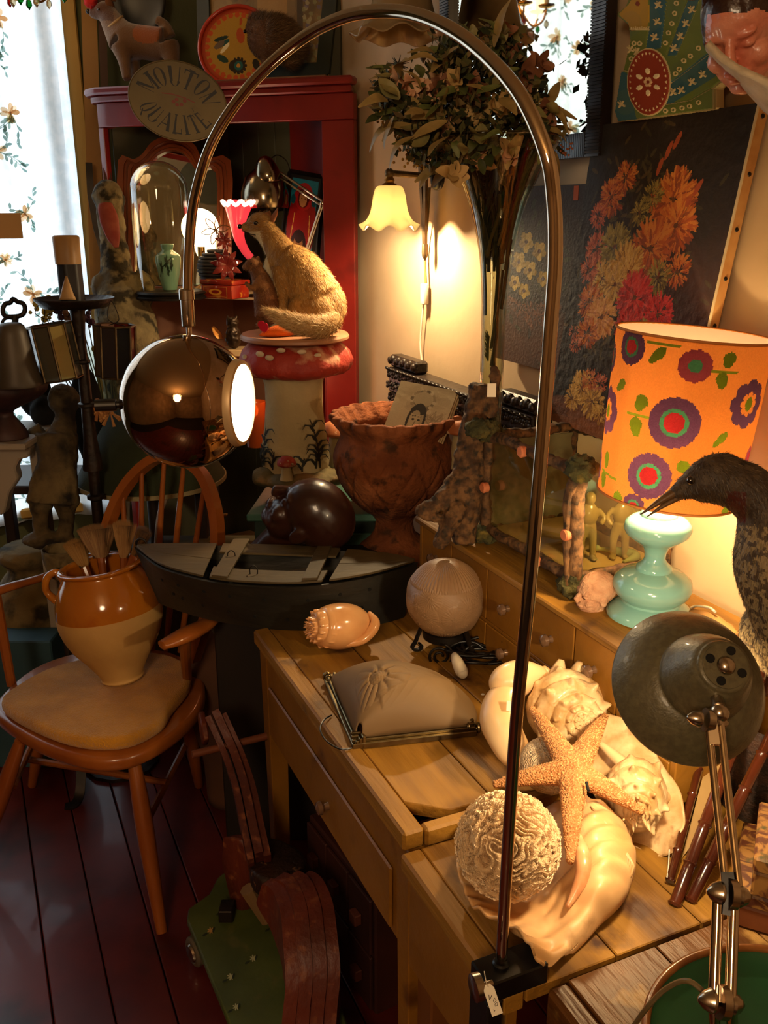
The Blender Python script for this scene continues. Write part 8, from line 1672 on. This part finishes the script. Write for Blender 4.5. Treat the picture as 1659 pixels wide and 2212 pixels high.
ps = Paint(lambda x, y, h: sgc + sX * x + sY * y + sZ * h, h0=.0006, dh=.000015); ink = '#080604'
LT = {'M': (1.25, [('v', 0, .1, 0, 1, .06), ('s', .1, 1, .5, .12, .2), ('s', .5, .12, .9, 1, .06), ('v', .9, 0, 0, 1, .22)]), 'O': (1.0, [('o',)]), 'U': (1.0, [('v', .2, 0, .25, 1, .24), ('v', .85, 0, .25, 1, .07), ('c', )]), 'T': (.95, [('v', .5, 0, 0, 1, .24), ('h', .02, .98, .95, .07), ('v', .04, 0, .74, .98, .07), ('v', .96, 0, .74, .98, .07)]), 'N': (1.1, [('v', .12, 0, 0, 1, .06), ('s', .12, 1, .88, 0, .24), ('v', .88, 0, 0, 1, .06)]), 'Q': (1.0, [('o',), ('s', .5, .15, .95, -.16, .14)]), 'A': (1.1, [('s', .12, 0, .5, 1, .06), ('s', .5, 1, .86, 0, .24), ('h', .25, .7, .33, .06)]), 'L': (.85, [('v', .25, 0, 0, 1, .24), ('h', .1, .95, .04, .07), ('v', .93, 0, 0, .28, .07)]), 'I': (.5, [('v', .5, 0, 0, 1, .5)]), 'E': (.9, [('v', .22, 0, 0, 1, .24), ('h', .1, .9, .96, .07), ('h', .2, .7, .5, .06), ('h', .1, .92, .04, .07), ('v', .9, 0, .0, .24, .07), ('v', .88, 0, .76, 1, .07), ('s', .45, 1.12, .75, 1.34, .1)])}
def word(s, r0x, r0y, a0, a1, h, up):
    tot = sum(LT[c][0] for c in s) + .18 * (len(s) - 1); x0 = 0
    for c in s:
        w = LT[c][0]
        def mp(x, y):
            t = (x0 + x * w) / tot; a = a0 + (a1 - a0) * t; k = y * h if up else -(1 - y) * h + h; rx, ry = (r0x + k, r0y + k) if up else (r0x + (1 - y) * h, r0y + (1 - y) * h)
            return (rx * cos(a), ry * sin(a))
        for q in LT[c][1]:
            if q[0] == 'v': x, y0, y1, ww = q[1], q[3], q[4], q[5] / 2; ps.poly([mp(x - ww, y0), mp(x + ww, y0), mp(x + ww, (y0 + y1) / 2), mp(x + ww, y1), mp(x - ww, y1), mp(x - ww, (y0 + y1) / 2)], ink); 
            elif q[0] == 'h': x, x2, y, ww = q[1:]; ps.poly([mp(x, y - ww / 2), mp(x2, y - ww / 2), mp(x2, y + ww / 2), mp(x, y + ww / 2)], ink)
            elif q[0] == 's': xa, ya, xb, yb, ww = q[1:]; ps.poly([mp(xa - ww / 2, ya), mp(xa + ww / 2, ya), mp(xb + ww / 2, yb), mp(xb - ww / 2, yb)], ink)
            else:
                lo = q[0] == 'c'; A_ = np.linspace(pi, 2 * pi, 13) if lo else np.linspace(0, 2 * pi, 25); cy0_ = .28 if lo else .5; ry_ = .28 if lo else .5
                O_ = [mp(.5 + .46 * cos(a), cy0_ + ry_ * sin(a)) for a in A_]; I_ = [mp(.5 + (.46 - .05 - .17 * abs(cos(a))) * cos(a), cy0_ + (ry_ - .03) * sin(a)) for a in A_]; ps.quadstrip(O_, I_, ink)
            if q[0] == 'v' and q[5] > .15 and c not in 'U': 
                for yy in (q[3], q[4]): ps.poly([mp(q[1] - q[5] * .9, yy - .025), mp(q[1] + q[5] * .9, yy - .025), mp(q[1] + q[5] * .9, yy + .025), mp(q[1] - q[5] * .9, yy + .025)], ink)
        x0 += w + .18
word('MOUTON', sa_ * .50, sb_ * .36, radians(168), radians(14), sb_ * .50, True)
word('QUALITE', sa_ * .46, sb_ * .34, radians(202), radians(336), sb_ * .48, False)
for (x, y) in ((-.012, -.004), (0, -.01), (.012, -.006), (-.004, .004), (.02, .006)): ps.disc(x, y, .006, '#7a2a1c', 10, .005)
ps.line([(-.05, .012), (-.02, .016), (.02, .014), (.05, .008)], .003, '#7a2a1c')
P('lettering', ps.g, M('sign_ink', '#ffffff', attr=True, r=.5), sn_, smooth=0)
# leaning frames between window and cabinet
for k, (x, d, w, lab) in enumerate(((198, 3.16, .05, 'gilt narrow picture frame edge leaning between window and cabinet'), (226, 3.12, .025, 'dark picture frame edge nearest the cabinet side'))):
    a, b = W(x - 8, -40, d), W(x + 14, 620, d); S('leaning_frame', sweep_rect([a, b], w, .03, nrm(CAM - a)), M(['gilt_frame', 'dark_frame_wood'][k], ['#8a6430', '#3a2014'][k], r=.5), lab, 'frame')
# plush trim below cabinet left: strap hanging at the cabinet side
S('hanging_strap', sweep_rect([W(192, 352, 3.08), W(196, 420, 3.08), W(208, 490, 3.08), W(224, 545, 3.08)], .022, .008, nrm(CAM - W(200, 450, 3.17))), M('dark_strap', '#1c1816', '#4a4440', s=5, r=.4), 'dark metal-tipped strap hanging at the left side of the cabinet', 'strap')
# ================================================================ ON THE RIGHT WALL
# black ripple-framed mirror
mn0 = 1.165; tilt = .018
def MP(px, py, off=0): return WN(px, py, mn0) - ND * off
mu = [float(WN(x, y, mn0) @ UD) for x, y in ((968, 150), (1312, 150))]; mz0 = float(WN(1290, 338, mn0)[2]); mz1 = 2.34
mm = T('ripple_mirror', 'tall mirror in black rippled frame on the wall behind the bouquet, reflecting the window', 'mirror', D((mu[0] + mu[1]) / 2, mn0, mz0))
lean = lambda u, n, z: D(u, n - (z - mz0) * .02, z)
g = G(); fw = .045
q = [lean(mu[0] + .02, mn0, mz0 + .02), lean(mu[1] - .02, mn0, mz0 + .02), lean(mu[1] - .02, mn0, mz1 - .02), lean(mu[0] + .02, mn0, mz1 - .02)]
g.add(q, [(0, 1, 2, 3)]); P('mirror_glass', g, m_mir, mm, smooth=0)
m_rip = M('ebonised_ripple', '#120d0a', '#1e1612', s=8, r=.35)
def rip(u0, u1, z0, z1, vert):
    g = G(); L0 = (z1 - z0) if vert else (u1 - u0); n = int(L0 / .006)
    for k in range(n):
        t0, t1 = k / n, (k + .72) / n
        if vert: a, b = lean(u0, mn0 - .012, z0 + L0 * t0), lean(u0, mn0 - .012, z0 + L0 * t1); g.join(boxf(a, UD * (u1 - u0), b - a, -ND * .003))
        else: a = lean(u0 + L0 * t0, mn0 - .012, z0); g.join(boxf(a, UD * L0 * (t1 - t0), lean(u0 + L0 * t0, mn0 - .012, z1) - a, -ND * .003))
    P('ripple_moulding', g, m_rip, mm, kind='stuff', smooth=0)
    c = [lean(u0, mn0 + .01, z0), lean(u1, mn0 + .01, z0), lean(u1, mn0 - .012, z0), lean(u0, mn0 - .012, z0), lean(u0, mn0 + .01, z1), lean(u1, mn0 + .01, z1), lean(u1, mn0 - .012, z1), lean(u0, mn0 - .012, z1)]; P('frame_bar', hexa(c), m_rip, mm)
rip(mu[0] - .01, mu[0] + fw - .01, mz0, mz1, True); rip(mu[1] - fw + .01, mu[1] + .01, mz0, mz1, True); rip(mu[0] + fw - .009, mu[1] - fw + .009, mz0, mz0 + fw, False); rip(mu[0] + fw - .009, mu[1] - fw + .009, mz1 - fw, mz1, False)
# brush strokes for the two flower paintings
def strokes(ra, x, y, R_, cols, n, rs, core=None):
    for k in range(n):
        a = rs.rand() * 6.28; r0 = R_ * rs.rand() ** .6 * .75; L0 = R_ * (.25 + .3 * rs.rand()); px, py = x + cos(a) * r0, y + sin(a) * r0 * .9
        ra.petal(px, py, a + rs.randn() * .35, L0, L0 * .26, cols[min(len(cols) - 1, int(rs.rand() ** (1 + .8 * (py - y) / R_) * len(cols)))], .85)
    if core: ra.ell(x, y, R_ * .12, R_ * .1, core)
KW, KH = 300, 430; rk = Ras(KW, KH, '#1e130b'); rs = np.random.RandomState(12)
for k in range(260): x, y = rs.rand() * KW, rs.rand() * KH; rk.ell(x, y, 14 + rs.rand() * 40, 14 + rs.rand() * 40, ('#1a1a18' if x < 70 else '#3a1c12' if (x > 190 and y > 150) else '#20140c'), .2)
for k in range(60): rk.ell(rs.rand() * KW, 392 + rs.rand() * 50, 40, 10, rs.choice(['#6b3a18', '#7a451e', '#5a2e14']), .4)
for k in range(500): x, y = 130 + rs.randn() * 50, 190 + rs.randn() * 75; rk.petal(x, y, rs.rand() * 6.28, 12 + 12 * rs.rand(), 5, rs.choice(['#3c3418', '#2e2812', '#4a4020', '#54401c']), .6)
OR = ['#7a3414', '#a04a18', '#b5601e', '#c0752c']; YE = ['#7a5220', '#a0742c', '#b88a38', '#c49c4c']; RE = ['#8a1410', '#b01c18', '#c83028']; PK = ['#7a3420', '#a0482c', '#b86038']; OL = ['#5a4a1c', '#766428', '#8f7c38']
for (x, y, R_, c, n) in ((65, 95, 26, OR, 110), (88, 70, 22, OR, 80), (42, 120, 18, PK, 60), (190, 100, 38, OR, 190), (205, 130, 34, OR, 150), (225, 185, 22, OR, 70), (150, 95, 20, OL, 60), (130, 115, 18, OL, 50), (165, 160, 38, OR, 160), (50, 165, 24, PK, 90), (90, 160, 30, OL, 110), (120, 185, 32, YE, 140), (75, 205, 26, YE, 90), (130, 192, 28, YE, 110), (105, 210, 28, YE, 110), (190, 195, 24, OL, 70), (40, 195, 20, PK, 60), (55, 238, 26, OR, 90), (88, 258, 30, ['#a0602c', '#c08040', '#c89048'], 130), (62, 284, 24, OR, 90), (38, 304, 14, PK, 35), (26, 286, 10, PK, 20), (152, 224, 34, RE, 190), (205, 242, 28, RE, 130), (148, 264, 24, RE, 90), (182, 268, 20, OL, 50), (70, 365, 26, YE, 90), (100, 380, 26, YE, 100), (50, 385, 20, YE, 60), (85, 350, 18, OR, 50), (112, 350, 16, PK, 40), (125, 395, 16, YE, 40)): strokes(rk, x, y, R_, c, n * 2, rs, '#5a3010')
for (x, y, a, L0) in ((160, 52, -1.2, 24), (172, 40, -1.1, 22), (150, 70, -1.3, 22), (225, 95, -1.0, 22), (215, 108, -.9, 14)): rk.petal(x, y, a, L0, 8, '#9a4420'); rk.line([(x, y), (x - 16, y + 40)], 1, '#3c3014', .6)
rk.speck(.10)
K0, K1, K2, K3 = WN(1286, 272, 1.158), WN(1641, 222, 1.158), WN(1187, 905, 1.150), WN(1462, 1012, 1.150)
kF = lambda u, v, e=0: (K0 * (1 - u) + K1 * u) * (1 - v) + (K2 * (1 - u) + K3 * u) * v - ND * e
kX, kY, kN = K1 - K0, K2 - K0, -ND
kc_ = T('flower_canvas', 'large unframed oil painting of orange and red chrysanthemums leaning behind the orange lamp', 'painting', (K2 + K1) / 2 + kY / 2)
P('painted_face', grid(KW, KH, lambda u, v: kF(u, v, .0012 + .0008 * nz((u * 9, v * 13, 0), 3)), rk.a), M('oil_paint', '#ffffff', attr=True, r=.7, b=.2, bs=160), kc_, smooth=0, recalc=False)
P('stretcher', hexa([K0, K1, K3, K2] + [p + ND * .022 for p in (K0, K1, K3, K2)], .001), M('raw_canvas_edge', '#a8743c', '#b98a50', s=20, r=.8), kc_)
for t in (.03, .17, .31, .44, .57, .7, .83): P('tack', lathe([(.004, 0), (.003, .0015), (0, .002)], kF(1, t, -.012) + nrm(kX) * .0005, 10, nrm(kX)), m_black, kc_)
P('worn_edge', sweep_rect([kF(1, 0, .001), kF(1, .98, .001)], .004, .0025, kN), M('worn_edge', '#c8b48c', r=.9), kc_)
# pansy painting on the wall
pw_, ph_ = 100, 150; rq = Ras(pw_, ph_, '#1a1008'); rs = np.random.RandomState(3)
for k in range(120): y = rs.rand() * ph_; rq.ell(rs.rand() * pw_, y, 10 + rs.rand() * 20, 8 + rs.rand() * 14, '#4a2a14' if y > 110 else '#1e140c', .3)
for k in range(160): rq.petal(40 + rs.randn() * 20, 65 + rs.randn() * 22, rs.rand() * 6.28, 9, 4, rs.choice(['#20240f', '#2c3014', '#18180c']), .7)
for k in range(200): a = rs.rand() * 3.14; rq.line([(42 + 30 * cos(a), 92 + 22 * sin(a) * rs.rand()), (42 + 30 * cos(a) + 6, 94 + 24 * sin(a) * rs.rand())], 1.2, rs.choice(['#4a2814', '#5c3418', '#3a2010']))
for (x, y, s) in ((34, 45, 9), (50, 52, 8), (26, 62, 9), (40, 68, 8), (22, 80, 7), (56, 74, 7), (34, 86, 7)):
    for j in range(5): rq.petal(x, y, j * 1.26 + .3, s, s * .8, ['#8f7424', '#a88a34', '#7a6020'][j % 3])
    rq.ell(x, y, 2.2, 2, '#3a1a10')
rq.speck(.1)
pa = [WN(x, y, 1.165) for x, y in ((1085, 405), (1275, 420), (1082, 775))]; pa[2] = V3(pa[0][0], pa[0][1], pa[2][2]); pa[1][2] = pa[0][2]
vX, vY = pa[1] - pa[0], pa[2] - pa[0]; pt_ = T('pansy_painting', 'dark unframed painting of yellow pansies in a basket hanging behind the vase', 'painting', pa[2])
P('painted_face', grid(pw_, ph_, lambda u, v: pa[0] + vX * u + vY * v - ND * .002, rq.a), M('oil_paint', '#ffffff', attr=True), pt_, smooth=0, recalc=False); P('board', boxf(pa[0] + ND * .0, vX, vY, ND * .02, .001), M('dark_frame_wood', '#3a2014'), pt_)
P('lot_label', boxf(WN(1238, 433, 1.1620), UD * .016, ZZ * .028, ND * .0006), M('lot_label', '#9a4a28', r=.8), pt_)
# ceramic peacock plaque: a relief grid with sgraffito colours
QW, QH = 250, 260; rp2 = Ras(QW, QH, '#000000'); rp2.z[:] = 0
X_ = lambda x: (x - 1335) / 265 * QW; Y_ = lambda y: (y + 10) / 272 * QH
def pq(pts, c, z=1.0, al=1): rp2.poly([(X_(x), Y_(y)) for x, y in pts], c, al, z)
def ln_(pts, c='#b0a070', w=2.2, z=.5): rp2.line([(X_(x), Y_(y)) for x, y in pts], w, c, dz=z)
body = [(1345, 30), (1362, 15), (1372, -10), (1600, -10), (1600, 60), (1572, 170), (1548, 190), (1548, 235), (1345, 262), (1338, 240), (1350, 180), (1372, 90), (1368, 55), (1345, 36)]
pq([(x + 4, y + 3) for x, y in body], '#8a7a50', .6); pq(body, '#5c6a2c')
BL_, GN, YL = '#2c5560', '#5f6e2e', '#a88224'
pq([(1347, 31), (1368, 10), (1380, -10), (1410, -10), (1412, 45), (1408, 60), (1372, 68), (1366, 50), (1348, 34)], YL)
pq([(1352, 155), (1366, 160), (1372, 200), (1385, 258), (1345, 262), (1338, 242)], BL_)
pq([(1412, -10), (1450, -10), (1436, 105), (1405, 112), (1412, 60)], BL_); pq([(1500, -10), (1525, -10), (1470, 120), (1452, 122)], BL_); pq([(1545, 110), (1562, 128), (1558, 165), (1460, 225), (1435, 228), (1455, 180)], BL_)
for k in range(24):     # tonal variation of the glaze
    rp2.ell(rs.rand() * QW, rs.rand() * QH, 22, 26, rs.choice(['#4c6a5c', '#6e7a38', '#3c5a5c']), .13)
rp2.a[rp2.z == 0] = hx('#000000')
LC = '#c0ac7c'
for l in ([(1412, -10), (1412, 60), (1404, 108)], [(1452, -10), (1437, 104)], [(1500, -10), (1450, 118)], [(1528, -10), (1470, 122)], [(1565, 100), (1460, 180)], [(1550, 190), (1500, 218), (1440, 228)], [(1370, 68), (1405, 62)], [(1354, 152), (1376, 158)]): ln_(l)
def daisy(x, y, s, c=LC): 
    for j in range(4): rp2.petal(X_(x), Y_(y), j * 1.57 + .6, s, s * .42, c, dz=1.35)
    for j in range(3): rp2.line([(X_(x), Y_(y)), (X_(x) + s * cos(j * 2.1 + .2), Y_(y) + s * sin(j * 2.1 + .2))], 1, c, dz=1.3)
for (x, y) in ((1432, 12), (1430, 48), (1424, 82), (1505, 22), (1492, 52), (1480, 80), (1466, 105), (1352, 226), (1545, 140), (1528, 162), (1505, 178), (1482, 196), (1464, 200), (1372, 108), (1386, 112)): daisy(x, y, 9)
for (x, y) in ((1472, 8), (1468, 30), (1462, 52), (1455, 72), (1448, 94), (1380, 95), (1392, 95), (1374, 128), (1390, 125), (1535, 90), (1520, 105), (1502, 122), (1488, 132), (1478, 150), (1470, 160), (1535, 75), (1448, 240), (1484, 234), (1500, 230), (1465, 238), (1520, 222)):
    rp2.ell(X_(x), Y_(y), 5, 5, LC, dz=1.3); rp2.ell(X_(x), Y_(y), 2.6, 2.6, GN, dz=1.1)
for k in range(9): rp2.poly([(X_(1372 + k * 4.6), Y_(66)), (X_(1374 + k * 4.6), Y_(58)), (X_(1376.6 + k * 4.6), Y_(66))], LC, 1, 1.3)
rp2.ell(X_(1388), Y_(9), 4, 5, '#7a3414', dz=1.3)
rp2.ell(X_(1412), Y_(178), 45, 70, LC, dz=1.1); rp2.ell(X_(1412), Y_(178), 42, 67, '#86301a', dz=1.5)
for k in range(30): a = k * 2 * pi / 30; rp2.poly([(X_(1412) + 38 * cos(a + d) * f, Y_(178) + 61 * sin(a + d) * f) for d, f in ((-.05, 1), (0, .9), (.05, 1))], '#d0bc90', 1, 1.7)
for k in range(6): a = k * pi / 3 + .5; rp2.petal(X_(1412) + 14 * cos(a), Y_(178) + 16 * sin(a), a, 13, 9, '#d8c8a0', dz=1.8)
for k in range(6): a = k * pi / 3; rp2.ell(X_(1412) + 6 * cos(a), Y_(178) + 7 * sin(a), 3, 3.5, '#c8a880', dz=1.7)
qa = [WN(x, y, 1.145) for x, y in ((1335, -10), (1600, -10), (1335, 262))]; qz = (float(WN(1420, -10, 1.145)[2]), float(WN(1345, 255, 1.145)[2])); u0_, u1_ = float(qa[0] @ UD), float(qa[1] @ UD)
# straight on the wall: map picture column/row to wall point through the view of this place
def PK_(i, j): x = 1335 + i / QW * 265; y = -10 + j / QH * 272; return WN(x, y, 1.15) - ND * (.004 * min(rp2.z[min(j, QH - 1), min(i, QW - 1)], 2) + .006)
g = G(); idx = {}; 
for j in range(QH):
    for i in range(QW):
        if rp2.z[j, i] > 0:
            f = []
            for di, dj in ((0, 0), (1, 0), (1, 1), (0, 1)):
                k = (i + di, j + dj)
                if k not in idx: idx[k] = len(g.v); g.v.append(tuple(PK_(*k)))
                f.append(idx[k])
            g.f.append(tuple(f)); g.c.append(tuple(rp2.a[j, i]))
g.hasc = True; rp2_ = T('peacock_plaque', 'glazed ceramic peacock wall plaque in blue, green, yellow and red above the canvas', 'plaque', WN(1450, 255, 1.15))
P('relief', g, M('plaque_glaze', '#ffffff', attr=True, r=.75), rp2_, smooth=60, recalc=False)
ob = [WN(x, y, 1.15) for x, y in body]; P('clay_body', prism([(float(p @ UD), float(p[2])) for p in ob], V3(0, 0, 0) + ND * 1.1475, UD, ZZ, ND, .02, .003), M('cream_clay', '#b09a6c', r=.6), rp2_)
# putto head leaning in at the top right corner
pc_ = W(1606, 62, 1.06); r_, u_, f_ = axes_at(pc_)
pg2, L = headblob(pc_, -u_ * .42 - r_ * .22 + f_ * .85, u_ * .8 - r_ * .25 + f_ * .3, .058, .0016, 4)
def pcol(p):
    d = p - pc_; 
    return '#2a140c' if (d @ u_ > .016 + .008 * nz(p, 40) or d @ r_ < -.040) else mixc('#c88468', '#b86048', nz(p, 30) + .4)
colorize(pg2, pcol); pu = T('cherub_head', 'painted plaster cherub head with dark hair looking down from the top right corner', 'sculpture', pc_)
P('face', rough(pg2, .0012, 60), M('painted_plaster', '#ffffff', attr=True, r=.35, coat=.3, b=.3, bs=90), pu, smooth=180)
g = G()
for k in range(26): a = k * .55; c = pc_ + u_ * (.042 + .012 * sin(k * 2.3)) + r_ * (-.065 + .13 * ((k * 7) % 26) / 26) + f_ * (.035 * cos(k * 1.7)); g.join(tube([c + (r_ * cos(t) + u_ * sin(t)) * (.012 - .001 * t) for t in np.linspace(a, a + 4, 7)], [.006, .008, .008, .007, .006, .004, .002], 8, sm=2))
P('curls', g, M('dark_hair_paint', '#24110a', '#34190e', s=20, r=.35, coat=.3), pu, smooth=180)
P('wing_collar', rough(solid(csurf([[W(1528, 92, 1.04), W(1565, 128, 1.03), W(1615, 158, 1.02), W(1700, 190, 1.0)], [W(1532, 105, 1.06), W(1580, 150, 1.05), W(1635, 200, 1.04), W(1700, 250, 1.03)], [W(1545, 118, 1.10), W(1590, 162, 1.09), W(1640, 218, 1.08), W(1700, 275, 1.07)]], 8, 8), .008), .002, 50), M('worn_plaster', '#a89478', '#c8b698', s=20, r=.8, b=.4, bs=80), pu, smooth=180)
P('hook', tube([pc_ + V3(.05, .0, .05), pc_ + V3(.18, .34, .2)], .006, 8), m_black, pu)
# ================================================================ CHANDELIER near the window (seen in the mirror)
chc = V3(-1.08, 3.12, 2.27)
m_gold = M('gilt_brass', '#c08a34', r=.2, m=1); m_cg = M('green_crystal', '#0c7a20', r=.03, tr=.7); m_cc = M('clear_crystal', '#d8c8a0', r=.03, tr=.7); m_cr = M('red_crystal', '#a01408', r=.03, tr=.6)
chn = T('chandelier', 'small gilt chandelier with green and clear drops hanging at the top left', 'chandelier', chc)
P('ceiling_rod', tube([chc + V3(0, 0, .10), V3(chc[0], chc[1], CEIL)], .005, 8), m_gold, chn); P('hub', lathe(cr([(.004, -.06), (.02, -.045), (.03, -.02), (.015, .02), (.025, .05), (.006, .10)], 4), chc, 24), m_gold, chn, smooth=180)
for k in range(6):
    a = k * pi / 3 + .2; d = V3(cos(a), sin(a), 0); e = chc + d * .115
    P('arm', tube([chc + d * .02, chc + d * .06 - ZZ * .055, chc + d * .10 - ZZ * .045, e - ZZ * .005], .004, 8, sm=6), m_gold, chn, smooth=180); P('bobeche', lathe([(.006, -.005), (.028, .002), (.03, .008), (0, .004)], e, 20, fn=lambda r, h, a: r * (1 + .1 * cos(8 * a))), m_gold, chn, smooth=60)
    P('candle_bulb', tube([e + ZZ * .05, e + ZZ * .065, e + ZZ * .09], [.009, .012, .001], 12, sm=4), M('candle_bulb', '#fff0d8', em=(1, .6, .25), es=14), chn, smooth=180); P('candle_tube', tube([e + ZZ * .004, e + ZZ * .05], .009, 12), m_white, chn)
    g = G(); 
    for j in range(5): b = a + j * 1.25; g.join(tube([e, e + V3(cos(b), sin(b), .3) * .025], [.009, .001], 6, flat=.3))
    P('gilt_leaves', g, m_gold, chn)
    for off, mt, s in ((ZZ * -.03, (m_cg, m_cc, m_cr)[k % 3], 1),): P('crystal_drop', lathe([(0, -.030 * s), (.009, -.018), (.008, -.008), (0, .002)], e - ZZ * .012 + off, 8, ph=.3), mt, chn, smooth=0); P('bead', ell(e - ZZ * .022, .004, seg=10, rings=8), mt, chn)
for k in range(4): a = k * 1.57; P('crystal_drop', lathe([(0, -.034), (.010, -.020), (.008, -.008), (0, .002)], chc + V3(cos(a) * .035, sin(a) * .035, -.055), 8), (m_cc, m_cg)[k % 2], chn, smooth=0)
point_bulb('chandelier_light', chc + V3(0, 0, .06), 2, (1, .66, .34), .12, chn)
# second chandelier in the room behind the camera, mirrored in the chrome ball
ch2 = V3(-.5, -1.25, 2.25); c2_ = T('room_chandelier', 'gilt chandelier in the shop behind, seen only as a reflection in the ball lamp', 'chandelier', ch2)
P('rod', tube([ch2, V3(ch2[0], ch2[1], CEIL)], .008, 8), m_gold, c2_)
for k in range(8):
    a = k * pi / 4; e = ch2 + V3(cos(a) * .3, sin(a) * .3, 0); P('arm', tube([ch2, ch2 + V3(cos(a) * .15, sin(a) * .15, -.10), e], .007, 8, sm=5), m_gold, c2_); P('candle_bulb', ell(e + V3(0, 0, .05), (.022, .022, .04), seg=12, rings=8), M('room_bulb', '#fff0d8', em=(1, .62, .28), es=30), c2_, smooth=180)
point_bulb('room_light', ch2 - V3(0, 0, .12), 100, (1, .72, .44), .28, c2_)
